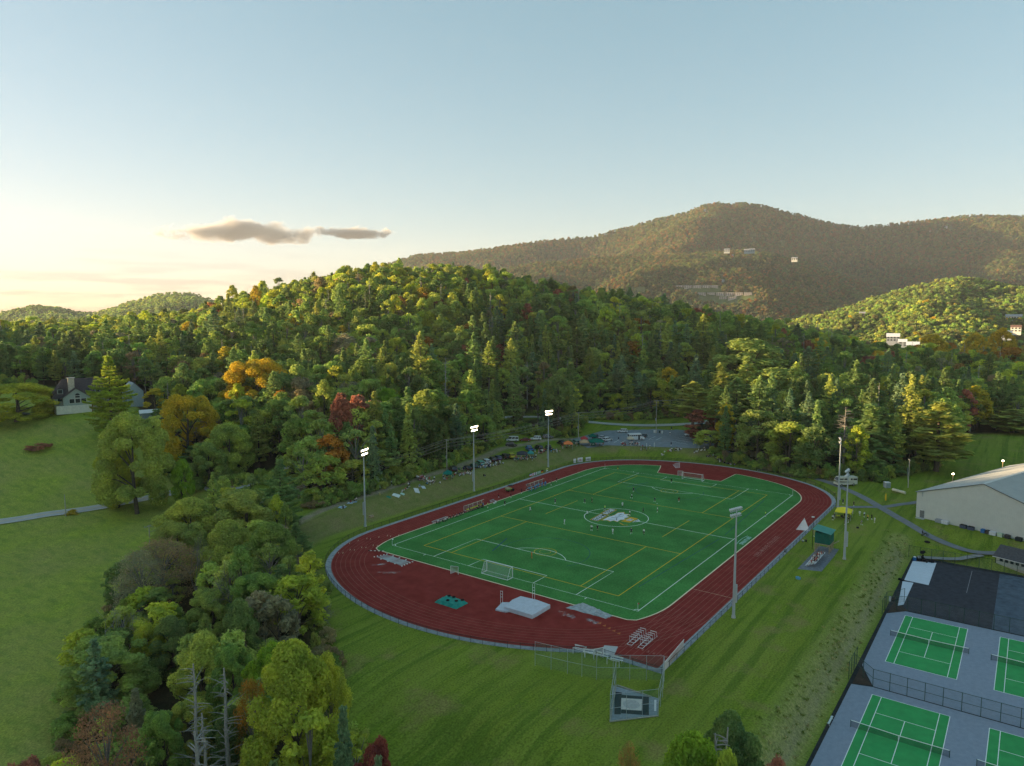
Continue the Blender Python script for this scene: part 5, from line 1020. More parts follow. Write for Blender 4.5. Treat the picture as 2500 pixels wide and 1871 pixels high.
# ------------------------------------------------------ mats, tarps
def cushion(P, z0, z1, jit=.0, top=None): 
    mb = MB(); n = len(P); cx = sum(p[0] for p in P)/n; cy = sum(p[1] for p in P)/n; k = .96
    a = [(*p, z0) for p in P]; b = [(p[0], p[1], z1-.08) for p in P]; c = [(cx+(p[0]-cx)*k, cy+(p[1]-cy)*k, z1) for p in P]; d = [(cx, cy, z1-.03)]
    f = [(i, (i+1) % n, n+(i+1) % n, n+i) for i in range(n)]+[(n+i, n+(i+1) % n, 2*n+(i+1) % n, 2*n+i) for i in range(n)]+[(2*n+i, 2*n+(i+1) % n, 3*n) for i in range(n)]
    return mb.add(a+b+c+d, f)
t = thing('high_jump_mat', 'large grey high jump landing mat in the near end zone', 'landing mat', (0, 0, 0)); gv = mat('grey_vinyl', (.52, .56, .62), .6, .1, 1.2, bump=.2)
cushion([(-70.8, -12.6), (-70.8, -19.4), (-69, -19.5), (-64.6, -19.5), (-64.2, -16), (-64.6, -12.2), (-67, -11.9)], 0, .85).build('mat', gv, t); cushion([(-71.9, -11.3), (-71.5, -13.5), (-70.85, -14), (-70.85, -12.4), (-67.6, -11.4), (-68.4, -10.3)], 0, .35).build('front_pad', gv, t)
for (x, y, l) in ((-69.6, -11.1, 'white high jump upright at the left side of the grey landing mat'), (-64.2, -15.2, 'white high jump upright behind the grey landing mat')):
    t = thing('high_jump_stand', l, 'jump stand', (x, y, 0), R_(20))
    for s in (-.22, .22): MB().tube([(0, s, 0), (0, s, 3.9 if y < -12 else 3.3)], .035, 6).build('upright', wpl, t)
    for z in (2.0, 2.6, 3.2): MB().box((0, 0, z), (.05, .44, .06)).build('rung', wpl, t)
    MB().box((0, 0, .05), (1.1, .6, .1)).build('base', dkst, t)
t = thing('covered_mat', 'turquoise covered mat weighted down with car tyres in the near end zone', 'covered mat', (-74.2, -1.7, 0), R_(0)); teal = mat('teal_tarp', (.02, .26, .21), .6, .25, 1.5, bump=.5)
random.seed(3); mb = MB(); nx, ny = 10, 14; vv = []
for i in range(nx+1):
    for j in range(ny+1):
        u, v = i/nx, j/ny; x = -1.75+3.5*u; y = 2.75-5.5*v; e = min(u, 1-u, v, 1-v); z = .02 if e == 0 else .62+random.uniform(-.06, .06); k = 1.06 if e == 0 else 1; vv.append((x*k+random.uniform(-.05, .05), y*k+random.uniform(-.05, .05), z))
mb.add(vv, [(i*(ny+1)+j, i*(ny+1)+j+1, (i+1)*(ny+1)+j+1, (i+1)*(ny+1)+j) for i in range(nx) for j in range(ny)]).build('tarp', teal, t)
tyre_m = mat('black_tyre', (.02, .02, .02), .8)
def torus(R0, r, n=14, m_=6, mi=0):
    v = [((R0+r*math.cos(2*math.pi*j/m_))*math.cos(2*math.pi*i/n), (R0+r*math.cos(2*math.pi*j/m_))*math.sin(2*math.pi*i/n), r*math.sin(2*math.pi*j/m_)) for i in range(n) for j in range(m_)]
    return v, [(i*m_+j, ((i+1) % n)*m_+j, ((i+1) % n)*m_+(j+1) % m_, i*m_+(j+1) % m_) for i in range(n) for j in range(m_)]
for k, (x, y) in enumerate(((1.2, 1.6), (1.3, .4), (.1, -1.3), (1.2, -2.0), (-.7, .3))): o = MB().add(*torus(.27, .11), smooth=True).build('tyre', tyre_m, None, (-74.2+x, -1.7+y, .76)); tag(o, 'old car tyre holding down the turquoise cover on the track', 'tyre', 'tyres on the turquoise cover')
o = MB().add(*torus(.5, .2), smooth=True).build('tyre', tyre_m, None, (*up(2200+470*300/2212, 1300+182*300/2212, -1.2), 0)); o.location.z = h1(o.location.x, o.location.y)+.15; tag(o, 'large black tractor tyre lying on the grass beside the footpath', 'tyre')
def rumpled(name, P, lab, M, seed, hgt=.18, nn=14, cat='tarp'):
    rg = random.Random(seed); c = np.array(P, float); mb = MB(); vv = []
    for i in range(nn+1):
        for j in range(nn+1):
            u, v = i/nn, j/nn; p = (c[0]*(1-u)+c[1]*u)*(1-v)+(c[3]*(1-u)+c[2]*u)*v; e = min(u, 1-u, v, 1-v); vv.append((p[0]+rg.uniform(-.12, .12), p[1]+rg.uniform(-.12, .12), .03 if e == 0 else .04+rg.random()**2*hgt))
    return tag(mb.add(vv, [(i*(nn+1)+j, (i+1)*(nn+1)+j, (i+1)*(nn+1)+j+1, i*(nn+1)+j+1) for i in range(nn) for j in range(nn)]).build(name, M), lab, cat)
tarp_m = mat('grey_tarpaulin', (.36, .40, .41), .6, .3, 1.4, bump=.5)
rumpled('pit_cover', [(-62.6, -21.8), (-58.4, -23.4), (-60.4, -31.4), (-62.4, -30.8)], 'rumpled grey tarpaulin over the sand pit at the near right end of the turf', tarp_m, 4, .3)
rumpled('pit_cover', [(-64.2, 31), (-61.4, 30.2), (-61.7, 21.8), (-64.8, 21.7)], 'pale grey cover over the sand pit at the near left corner of the turf', mat('pale_tarpaulin', (.40, .46, .46), .6, .35, .35, c2=(.26, .17, .16)), 5, .08)
random.seed(9)
for k in range(16):
    t_ = k/16; P = [(-64.4, 31.4), (-61.2, 30.4), (-61.5, 21.5), (-65, 21.5)]; i = k//4; u = (k % 4)/4; x = P[i][0]+(P[(i+1) % 4][0]-P[i][0])*u; y = P[i][1]+(P[(i+1) % 4][1]-P[i][1])*u
    tag(MB().box((0, 0, .06), (.34, .2, .12), random.uniform(0, 3)).build('sandbag', wpl, None, (x, y, .02)), 'small white sandbag on the rim of the pale pit cover', 'sandbag', 'sandbags round the pale pit cover')
t = thing('striped_board', 'black and white striped take-off board rail at the turf corner', 'board', (-61.6, 33.6, 0), R_(-60)); 
for k in range(8): MB().box((-1.9+k*.5, 0, .35), (.5, .06, .16)).build('stripe', wpl if k % 2 else dkst, t)
# ------------------------------------------------------ hurdles on carts, benches, racks
def hurdle_mesh():
    mb = MB()
    for s in (-.55, .55): mb.tube([(.0, s, 0), (0, s, .95)], .025, 4); mb.tube([(0, s, .03), (.65, s, .03)], .03, 4)
    mb.box((0, 0, .95), (.04, 1.2, .09)); return mb.mesh('hurdle', wpl)
HM_ = hurdle_mesh()
for ci, (x0, y0, lb) in enumerate(((-69.9, -39.7, 'left cart'), (-69.9, -41.8, 'right cart'))):
    t = thing('hurdle_cart', 'long white hurdle cart on the sprint start, '+('the left one of two' if ci == 0 else 'the right one of two'), 'cart', (x0, y0, 0), R_(2))
    for s in (-.45, .45): MB().tube([(0, s, .25), (4.6, s, .25)], .05, 5).build('rail', wpl, t)
    for k in range(5): MB().tube([(k*1.1, -.45, .25), (k*1.1, .45, .25)], .04, 5).build('crossbar', wpl, t)
    for k in range(6): o = link('hurdle', HM_, None, (x0+1.2+k*.85, y0, .28)); tag(o, 'white hurdle stacked on the '+lb+' on the sprint start', 'hurdle', 'hurdles on the '+lb)
def bench(x, y, rz, lab, L_=4.5, back=True, M=galv, z=0, cat='bench', group=None):
    t = thing('bench', lab, cat, (x, y, z), rz, group)
    MB().box((0, 0, .44), (L_, .28, .05)).build('seat', M, t)
    if back: MB().box((0, .26, .78), (L_, .04, .22)).build('backrest', M, t)
    for s in (-.42, .42): MB().tube([(s*L_, -.12, 0), (s*L_, 0, .42), (s*L_, .26, .8 if back else .42)], .03, 5).build('leg', M, t)
    return t
bench(-33.5, 38.0, 0, 'bare aluminium team bench at the near end of the left side line', 6, z=.02); bench(-8.4, 38.6, 0, 'short aluminium bench with three white buckets beside it', 2.2, z=.02)
def shelter(x, y, L_, lab, c):
    t = thing('team_shelter', lab, 'team shelter', (x, y, 0)); fr = MATS.get('white_plastic')
    for k in range(5):
        xx = -L_/2+L_*k/4; MB().tube([(xx, .7, 0), (xx, .75, 1.9), (xx, -.1, 2.15)], .035, 5).build('frame_rib', fr, t)
    MB().add([(-L_/2, .75, .3), (L_/2, .75, .3), (L_/2, .78, 1.9), (-L_/2, .78, 1.9), (L_/2, -.1, 2.17), (-L_/2, -.1, 2.17)], [(0, 1, 2, 3), (3, 2, 4, 5)]).build('rear_cover', screen('clear_cover', (.3, .3, .28), .45), t)
    MB().box((0, .35, .44), (L_, .3, .05)).build('seat', galv, t)
    MB().box((0, -.12, 2.17), (L_, .08, .08)).build('front_rail', mat('cream_steel', (.66, .58, .42), .6), t)
shelter(-17.6, 38.2, 8.5, 'covered team shelter with players in yellow bibs on the left side line', 0); shelter(15.6, 38.6, 9.5, 'covered team shelter behind the row of players in blue', 0)
for k, (x, y) in enumerate(((-9.2, 37.4), (-8.3, 37.5), (-7.7, 37.9))): t = MB().tube([(0, 0, 0), (0, 0, .5)], [.2, .24], 8).build('bucket', wpl, None, (x, y, .02)); tag(t, 'white bucket standing by the short bench near the halfway line', 'bucket', 'white buckets on the side line')
# benches with white seats and metal racks behind the near curve
for k, (x, y, rz) in enumerate(((-76.6, -33.6, -80), (-76.9, -35.6, -70), (-76.6, -38, -84), (-76.4, -40.6, -80))): bench(x, y, R_(rz), ['leftmost of the white seats behind the discus netting', 'tilted white seat second from the left behind the discus netting', 'white seat beside the small net goal behind the discus netting', 'white seat with papers near the chute end behind the netting'][k], 2.2, True, wpl)
for k, (x, y) in enumerate(((-78.1, -34.2), (-78.1, -36.6), (-78.0, -40.8))):
    t = thing('metal_rack', ['white tubular rack left of the fallen seats', 'white tubular rack in the middle of the fallen seats', 'white tubular rack nearest the chute end'][k], 'rack', (x, y, 0), R_(-85)); 
    for s in (-1.1, 1.1): MB().tube([(s, 0, 0), (s, 0, 1.1)], .05, 6).build('leg', wpl, t)
    MB().tube([(-1.1, 0, 1.1), (0, 0, .98), (1.1, 0, 1.1)], .05, 6).build('crossbar', wpl, t)
tag(MB().poly([(-76.3, -37.2), (-72.3, -36.0), (-71.3, -38.2), (-74.6, -39.2)], .02).build('concrete_apron', conc), kind='structure')
t = thing('banner_frame', 'long white banner on a frame along the fence of the sprint chute', 'banner', (-65.4, -48.0, 0), R_(180+4)); MB().add([(0, 0, .25), (9.6, .0, .25), (9.6, 0, 1.75), (0, 0, 1.75)], [(0, 1, 2, 3)]).build('banner_cloth', screen('pale_banner', (.66, .60, .56), .72), t)
for x in (0, 3.2, 6.4, 9.6): MB().tube([(x, -.06, 0), (x, -.06, 1.8)], .05, 5).build('post', wpl, t)
MB().tube([(0, 0, 1.78), (9.6, 0, 1.78)], .05, 5).build('top_bar', wpl, t); 
text_mesh('EVENTS', 1.15, mat('faded_red_paint', (.50, .26, .22)), t, (4.8, .03, 1.0), (math.pi/2, 0, math.pi), 'lettering')
# signs and flags on the track fence
def sign(x, y, rz, w_, hh, lab, M, z=.2, txt=None, tm=None, name='sign', ts=.5):
    t = thing(name, lab, 'sign', (x, y, z), rz); MB().box((0, 0, hh/2), (w_, .05, hh)).build('panel', M, t); 
    for s in (-.4, .4): MB().tube([(s*w_, .04, -z), (s*w_, .04, hh)], .025, 5).build('post', galv, t)
    if txt: text_mesh(txt, ts, tm, t, (0, -.03, hh/2), (math.pi/2, 0, 0), 'lettering', .01)
    return t
red_t = mat('red_lettering', (.45, .08, .08)); gre_t = mat('green_lettering', (.05, .20, .12))
sign(55.9, 47.8, R_(-20), 1.3, 1.7, 'leaning white sponsor panel, leftmost of three at the far left curve', wpl); sign(58.6, 47.0, R_(-25), 2.4, 1.8, 'white sponsor panel with a red logo, middle one of three at the far left curve', wpl, txt='BB', tm=red_t, ts=.9); sign(62.3, 45.5, R_(-28), 2.3, 1.6, 'white sponsor panel with grey lettering, rightmost of three at the far left curve', wpl, txt='LMC', tm=gre_t, ts=.7)
flc = [((.75, .72, .72), 'white flag with red cross', 1), ((.6, .55, .62), 'pale striped flag', 0), ((.20, .22, .20), 'dark and white flag', 2), ((.55, .58, .55), 'white flag with green crest', 3), ((.10, .28, .20), 'green and white flag', 4), ((.70, .30, .05), 'black, red and gold striped flag', 5), ((.62, .50, .10), 'yellow and white flag', 6)]
xsf = [26.6, 28.1, 29.6, 31.1, 32.5, 34.0, 37.2]
for k, (c_, l, kk) in enumerate(flc):
    t = thing('fence_flag', l+' hanging on the fence by the far left straight', 'flag', (xsf[k], 48.45, .15)); c1 = mat('flag_cloth_'+'abcdefg'[k], c_, .8)
    pal = {0: [c1, (.5, .03, .04), c1], 1: [(.06, .08, .3), c1, (.45, .05, .05)], 2: [(.7, .7, .7), (.03, .03, .03), (.7, .7, .7)], 3: [c1, (.02, .25, .08), c1], 4: [(.03, .3, .12), (.7, .7, .7), (.03, .3, .12)], 5: [(.02, .02, .02), (.45, .02, .02), (.7, .42, .02)], 6: [(.7, .65, .2), (.03, .25, .1), (.75, .75, .7)]}[kk]
    for q in range(3):
        mm = pal[q] if not isinstance(pal[q], tuple) else mat('flag_stripe_%d_%d_%d' % tuple(int(v*99) for v in pal[q]), pal[q], .8); MB().box((0, 0, 1.0-q*.33) if kk > 4 or kk == 1 else (-.45+.45*q, 0, .66), (1.35, .03, .33) if kk > 4 or kk == 1 else (.45, .03, 1.0)).build('stripe', mm, t)
# ------------------------------------------------------ press box and bleachers
t = thing('press_box', 'dark green press box cabin raised on timber legs beside the track', 'press box', (4.2, -55.4, 0), 0); grs = mat('green_siding', (.018, .115, .085), .8, .15, 2); grf = mat('green_roof', (.10, .33, .28), .6, .1, 1)
bx, by, z0, z1_ = 4.3, 3.5, 2.3, 5.0
for s in (-1, 1):
    MB().box((s*(bx/2-.06), 0, (z0+z1_)/2), (.12, by-.24, z1_-z0)).build('side_wall', grs, t)
    w_ = MB().box((0, s*(by/2-.06), (z0+z1_)/2), (bx, .12, z1_-z0)).build('wall', grs, t)
MB().box((0, by/2+.02, 4.15), (bx-.8, .05, .9)).build('window', glass(), t)
MB().box((0, 0, z0-.09), (bx+.1, by+.1, .16)).build('floor', wood, t)
mb = MB(); mb.add([(-bx/2-.35, -by/2-.3, 4.98), (bx/2+.35, -by/2-.3, 4.98), (bx/2+.35, by/2+.5, 5.65), (-bx/2-.35, by/2+.5, 5.65), (-bx/2-.35, -by/2-.3, 5.08), (bx/2+.35, -by/2-.3, 5.08), (bx/2+.35, by/2+.5, 5.75), (-bx/2-.35, by/2+.5, 5.75)], [(3, 2, 1, 0), (4, 5, 6, 7), (0, 1, 5, 4), (1, 2, 6, 5), (2, 3, 7, 6), (3, 0, 4, 7)]); mb.build('roof', grf, t)
for k in range(9): MB().box((-bx/2+.25+k*.475, 0, 0), (.035, by+.75, .04), rx=math.atan2(.67, by+.8)).build('roof_seam', grf, t).location.z = 5.43
for sx in (-1, 0, 1):
    for sy in (-1, 1): MB().box((sx*(bx/2-.12), sy*(by/2-.12), 1.08), (.18, .18, 2.16)).build('leg', wood, t)
for sy in (-1, 1): MB().tube([(-bx/2+.1, sy*(by/2-.1), .3), (bx/2-.1, sy*(by/2-.1), 1.9)], .06, 4).build('brace', wood, t)
for k in range(9): MB().box((bx/2+.45+.0, -by/2-.3-k*.0, 0), (.9, .3, .05)).build('step', wood, t).location = (0, 1.6-k*.32+.3, .25+k*.25)
MB().tube([(bx/2+.9, 2.0, 1.0), (bx/2+.9, -.9, 3.3)], .04, 4).build('handrail', wood, t)
t = thing('lamp_post', 'thin black pole with a small white lamp in front of the press box', 'lamp post', (3.6, -52.8, 0)); MB().tube([(0, 0, 0), (0, 0, 8.2)], .06, 6).build('pole', dkst, t); MB().box((0, .1, 8.25), (.5, .6, .16)).build('lamp_head', wpl, t)
tag(MB().poly([(-12.8, -53.5), (-11.2, -58.4), (1.5, -58.4), (7.5, -58.2), (7.5, -53.4), (1.5, -53.6)], .03).build('gravel_pad', mat('dark_gravel', (.17, .19, .21), .95, .3, 1.5, coord='World')), kind='structure')
alu = mat('aluminium', (.62, .66, .68), .4, .06, metal=.3)
t = thing('bleachers', 'small aluminium bleachers with four rows on a gravel pad below the press box', 'bleachers', (-5.2, -55.7, 0))
for r in range(4): MB().box((0, .9-r*.62, .45+r*.24), (9.2, .26, .05)).build('seat_plank', alu, t); MB().box((0, 1.15-r*.62, .18+r*.24), (9.2, .26, .04)).build('foot_plank', alu, t)
for k in range(5): MB().tube([(-4.4+2.2*k, 1.1, 0), (-4.4+2.2*k, -1.1, 1.15), (-4.4+2.2*k, -1.1, 0)], .035, 5).build('frame_rib', alu, t)
# ------------------------------------------------------ the hall and the small building
hallm = mat('cream_metal_siding', (.62, .63, .58), .7, .05, .6); roofm = mat('grey_metal_roof', (.36, .37, .35), .6, .08, .4); trim = mat('dark_trim', (.10, .11, .11), .6)
A = np.array([51.3, -69.7]); Bv = np.array([42.2, -95.3]); u = (Bv-A)/np.linalg.norm(Bv-A); v = np.array([-u[1], u[0]]); rz = math.atan2(u[1], u[0])   # u along the gable wall, v away from the camera
t = thing('sports_hall', 'large cream metal-sided sports hall with a low pitched grey roof at the right edge', 'hall', (A[0], A[1], 0), rz); Wd = 41.0; Lg = 62.0; eh = 7.2; rh = 12.9; rx_ = 17.1
sgn = 1 if v@np.array([math.cos(YAW), math.sin(YAW)]) > 0 else -1
def hl(mb, *a): return mb
prof = [(0, 0), (Wd, 0), (Wd, 5.0), (rx_, rh), (0, eh)]
def slab(name, P, th, M, par): # P: quad of points, thickened downwards
    mb = MB(); mb.add([tuple(p) for p in P]+[(p[0], p[1], p[2]-th) for p in P], [(0, 1, 2, 3), (7, 6, 5, 4), (0, 4, 5, 1), (1, 5, 6, 2), (2, 6, 7, 3), (3, 7, 4, 0)]); return mb.build(name, M, par)
MB().prism(prof, 0, sgn*.25).build('gable_wall', hallm, t)
MB().prism([(.0, 0), (.25, 0), (.25, eh-.1), (0, eh-.1)], sgn*.26, sgn*Lg).build('side_wall', hallm, t)
slab('roof', [(-.3, -.3*sgn, eh+.12), (rx_, -.3*sgn, rh+.22), (rx_, sgn*Lg, rh+.22), (-.3, sgn*Lg, eh+.12)], .16, mat('lit_grey_roof', (.52, .53, .50), .6, .1, .4), t); slab('roof', [(rx_, -.3*sgn, rh+.22), (Wd+.3, -.3*sgn, 5.12), (Wd+.3, sgn*Lg, 5.12), (rx_, sgn*Lg, rh+.22)], .16, roofm, t)  # left slope in a paler copy of the roof grey, its light painted in
rib = MB().box((0, 0, .5), (.055, .05, 1)).mesh('siding_rib', hallm)
for k in range(96):
    x = .3+k*.42; hh = (eh+(rh-eh)*x/rx_) if x < rx_ else rh-(rh-5.0)*(x-rx_)/(Wd-rx_); link('siding_rib', rib, t, (x, -sgn*.03, 0), 0, (1, 1, hh-.2))
for k in range(24): 
    y = sgn*(1+k*2.5); MB().add([(-.3, y-.04, eh+.14), (rx_, y-.04, rh+.24), (rx_, y+.04, rh+.24), (-.3, y+.04, eh+.14), (-.3, y, eh+.19), (rx_, y, rh+.29)], [(0, 1, 5, 4), (4, 5, 2, 3)]).build('roof_seam', roofm, t)
slab('ridge_cap', [(rx_-.35, -.35*sgn, rh+.26), (rx_+.35, -.35*sgn, rh+.2), (rx_+.35, sgn*Lg, rh+.2), (rx_-.35, sgn*Lg, rh+.26)], .05, mat('pale_trim', (.6, .6, .56), .6), t)
MB().tube([(-.25, -sgn*.33, eh), (rx_, -sgn*.33, rh+.12), (Wd, -sgn*.33, 5.05)], .09, 4).build('gable_trim', trim, t); MB().tube([(-.35, 0, eh+.05), (-.35, sgn*Lg, eh+.05)], .1, 5).build('gutter', trim, t)
d = MB().box((1.7, -sgn*.06, 1.1), (1.15, .12, 2.2)).build('door', mat('grey_steel_door', (.18, .19, .18), .6), t); MB().box((2.1, -sgn*.15, 1.05), (.1, .06, .1)).build('handle', galv, d)
MB().box((1.7, -sgn*.35, 2.35), (.5, .3, .12)).build('door_lamp', wpl, t); MB().tube([(1.6, -sgn*.1, eh-.9), (1.6, -sgn*.1, eh+.4)], .12, 6).build('vent_pipe', galv, t); MB().box((1.7, -sgn*.9, .05), (2.2, 1.5, .1)).build('door_step', conc, t)
def hw(a, b): p = A+u*a-sgn*v*0+(-sgn)*v*b*0; q = A+u*a; n = -v*sgn; return q+n*b
def bin_(a, b, lab, c, L_=1.5, kind='box'):
    p = hw(a, b); cm = mat(c[0], c[1], .6); t = thing('storage_bin', lab, 'bin', (p[0], p[1], 0), rz); mb = MB().box((0, 0, .45), (L_, .9, .9), taper=1.05).build('body', cm, t); MB().box((0, 0, .95), (L_+.1, 1, .12), taper=.8).build('lid', dkst if 'lid' in lab else cm, t)
bin_(6.6, .8, 'grey bin with white lettering against the hall wall, leftmost', ('grey_bin', (.3, .32, .34))); bin_(8.3, .8, 'white rounded tub against the hall wall beside the grey bin', ('white_bin', (.6, .62, .66)), 1.7)
bin_(13.0, .8, 'dark blue-grey bin with black lid, left one of a pair against the hall', ('slate_bin', (.07, .09, .14))); bin_(14.9, .8, 'dark blue-grey bin with black lid, right one of a pair against the hall', ('slate_bin', (.07, .09, .14)))
bin_(17.9, .8, 'bright blue bin against the hall wall', ('blue_bin', (.03, .14, .35)), .9); bin_(19.0, .8, 'small dark bin between the blue bin and the white one', ('dark_bin', (.05, .05, .05)), .8); bin_(20.3, .9, 'big white round container against the hall wall', ('white_bin', (.6, .62, .66)), 1.5); bin_(22.0, .9, 'pale green small container against the hall wall', ('mint_bin', (.45, .55, .42)), 1.1); bin_(23.7, .9, 'small dark bin with white marks against the hall wall', ('dark_bin', (.05, .05, .05)), 1.1); bin_(26.3, .9, 'black bin against the hall wall, rightmost', ('black_bin', (.03, .04, .04)), 1.4)
# second hall behind
bx_ = up(2100+1500*.22359, 1050+460*.22359, 4); t = thing('rear_hall', 'low grey-roofed green building behind the cream sports hall', 'building', (96, -92, 1), rz); MB().box((8, 14*sgn, 2.2), (26, 24, 4.4)).build('wall', grs, t); MB().add([(-5.6, 1.6*sgn, 4.4), (21.6, 1.6*sgn, 4.4), (21.6, 26.4*sgn, 4.4), (-5.6, 26.4*sgn, 4.4), (8, 14*sgn, 6.6)], [(0, 1, 4), (1, 2, 4), (2, 3, 4), (3, 0, 4)]).build('roof', roofm, t)
for k in range(3): MB().box((-5.63, (4+k*8)*sgn, 2.5), (.06, 2.4, 1.2)).build('window', glass(), t)
for (px, py) in ((1560, 335), (1015, 478)):
    x, y = up(2100+px*.22359, 1050+py*.22359, 9); t = thing('yard_lamp', 'lit yard lamp on a short pole '+('above the rear hall' if px > 1200 else 'behind the corner of the cream hall'), 'lamp', (x, y, 0)); MB().tube([(0, 0, 0), (0, 0, 8.8)], .12, 6).build('pole', wood, t); MB().tube([(0, 0, 8.8), (0, 0, 9.15)], [.35, .2], 8).build('lamp_head', mat('lit_lamp', (1, .80, .55)), t)
# small building at the right edge
t = thing('court_building', 'small grey-sided building with a dark shingle roof at the right edge', 'building', (27.9, -90, ZC), math.atan2(-5.7, -2.0)); L2 = 16
wl_ = mat('grey_green_siding', (.42, .46, .40), .8, .1, 1.5); MB().box((L2/2, 3.5, 1.0+.9), (L2, 7, 2.0)).build('wall', wl_, t); MB().box((L2/2, 3.5, .45), (L2+.06, 7.06, .9)).build('foundation', mat('beige_block', (.42, .38, .30), .9, .15, 2), t)
ba = mat('shingle_grey', (.085, .085, .09), .9, .25, 2.5)
slab('roof', [(-.6, -.7, 2.85), (L2, -.7, 2.85), (L2, 3.5, 5.0), (-.6, 3.5, 5.0)], .14, ba, t); slab('roof', [(-.6, 3.5, 5.0), (L2, 3.5, 5.0), (L2, 7.7, 2.85), (-.6, 7.7, 2.85)], .14, ba, t); MB().prism([(0, 0), (0, 2.9), (0, 2.9)], 0, 1) if False else None
MB().add([(0.0, 0, 2.9), (0, 7, 2.9), (0, 3.5, 4.85)], [(0, 2, 1)]).build('gable_wall', wl_, t)
MB().box((L2/2-.3, -.72, 2.78), (L2+.6, .06, .16)).build('eave_trim', mat('pale_trim', (.6, .6, .56)), t)
for k in range(9):
    w1 = MB().box((1.1+k*1.15, -.04, 2.15), (.62, .06, .62)).build('window', glass(), t); MB().box((1.1+k*1.15, -.03, 2.15), (.78, .05, .78)).build('window_frame', mat('grey_frame', (.2, .22, .2)), w1)
MB().tube([(-.1, -.1, 0), (-.1, -.1, 2.8)], .06, 5).build('downpipe', dkst, t)
# white sheets on the asphalt
wsm = mat('white_sheet', (.58, .64, .72), .5, .05, .7)
s1 = tag(MB().poly([(20.6, -72.9), (22.6, -77.9), (4.6, -78.1), (4.9, -73.1)], ZC+.1).build('white_sheet', wsm), 'large white sheet spread on the fresh asphalt', 'sheet'); s2 = tag(MB().poly([(3.9, -72.9), (4.2, -75.1), (-11.2, -75.1), (-12.5, -74.2)], ZC+.1).build('white_sheet', wsm), 'narrow white sheet spread below the large one on the asphalt', 'sheet')
for a, b in (((13, -73), (13.5, -78)), ((8.7, -73), (9, -78)), ((17.3, -73), (18, -78))): MB().strip([a, b], .08, ZC+.106).build('fold', mat('sheet_fold', (.45, .5, .57)), s1)
# dark equipment, blue drum at the sheet
def pile(x, y, z, lab, c, n, rx0, ry0, hh, cat='equipment', name='equipment_pile', seed=1, hgt=None):
    rg = random.Random(seed); t = thing(name, lab, cat, (x, y, z)); cm = mat(c[0], c[1], .7)
    for k in range(n): s = rg.uniform(.3, .8); MB().box((rg.uniform(-rx0, rx0), rg.uniform(-ry0, ry0), s*.35+rg.uniform(0, hh)), (s, s*rg.uniform(.6, 1.3), s*.7), rg.uniform(0, 3), taper=rg.uniform(.7, 1)).build('box', cm, t)
    return t
pile(21.9, -75.2, ZC, 'pile of black equipment behind the large white sheet', ('black_vinyl', (.012, .014, .016)), 14, .5, 1.9, .3, seed=2); pile(22.4, -74.8, ZC, 'tall black covered machine rising from the black pile', ('black_vinyl', (.012, .014, .016)), 7, .2, .3, 2.2, seed=3)
t = thing('drum', 'blue and white plastic drum beside the black equipment pile', 'drum', (21.5, -73.2, ZC)); MB().tube([(0, 0, 0), (0, 0, .9)], .4, 10).build('body', mat('blue_bin', (.03, .14, .35)), t); MB().sphere((0, 0, .95), .34, sq=(1, 1, .6)).build('top', wpl, t)
pile(4.2, -72.5, ZC, 'dark bag lying between the two white sheets', ('black_vinyl', (.012, .014, .016)), 4, .3, .4, .1, 'bag', 'bag', 5); pile(-9.8, -73.0, ZC, 'dark bundle with a white roll at the gate by the narrow sheet', ('black_vinyl', (.012, .014, .016)), 6, .7, .5, .2, 'bundle', 'bundle', 6)
tag(MB().tube([(0, 0, 0), (0, 0, 1.1)], .22, 8).build('white_roll', wpl, None, (-10.6, -72.4, ZC)), 'white roll standing at the gate by the narrow sheet', 'roll')
bench(-67.5, -72.7, 0, 'pale bench at the left side of the front tennis courts', 2.6, False, mat('pale_bench', (.55, .62, .6)), ZC)
# caravan
# ---------------------------------------------------------------- utility poles and wires
def upole(x, y, z, hgt, lab, arm=True, box=True, rz=0):
    t = thing('utility_pole', lab, 'utility pole', (x, y, z), rz); MB().tube([(0, 0, -.4), (0, 0, hgt)], [.17, .11], 8).build('pole', mat('grey_timber', (.40, .38, .33), .9, .2, 3), t)
    if arm:
        MB().box((0, 0, hgt-.3), (2.4, .12, .12)).build('crossarm', mat('grey_timber', (.40, .38, .33)), t)
        for s in (-1.1, -.4, .4, 1.1): MB().tube([(s, 0, hgt-.24), (s, 0, hgt-.02)], .05, 5).build('insulator', galv, t)
    if box: MB().box((.25, 0, hgt*.42), (.4, .35, 1.1)).build('meter_box', galv, t)
    return t
def polepos(pxb, pyb, pyt, z):
    x, y = up(pxb, pyb, z); D = depth(x, y, z); return x, y, z, (pyb-pyt)*D/FPX
PP = [polepos(1091, 1146, 1072, 4.2), polepos(1412, 1066, 1006, 4.4), polepos(1602, 1044, 977, 6.3)]
labs = ['timber utility pole behind the spectators at the green tent', 'timber utility pole with a meter box at the corner of the parking lot', 'timber utility pole on the grass island beyond the parking lot']
for p, l in zip(PP, labs): z = h1(p[0], p[1]); upole(p[0], p[1], min(z, p[2]), p[3]+(p[2]-min(z, p[2])), l, rz=R_(70))
x, y, z = hitg(161, 1264); D = depth(x, y, z); upole(x, y, z, 57*D/FPX, 'slim roadside pole with a lamp arm beside the left road', False, False)
x, y = up(2217, 1189, .2); D = depth(x, y, 0); t = upole(x, y, .1, 69*D/FPX, 'pale utility pole with crossarm beside the cream hall', True, False, R_(20)); MB().tube([(0, 0, 0), (.9, .3, 6.5)], .05, 5).build('guy_wire', galv, t)
PL = [(-92, 84, h1(-92, 84)+9.5), (-42, 71, h1(-42, 71)+9.3)]; pz = [(p[0], p[1], p[2]+p[3]) for p in PP]
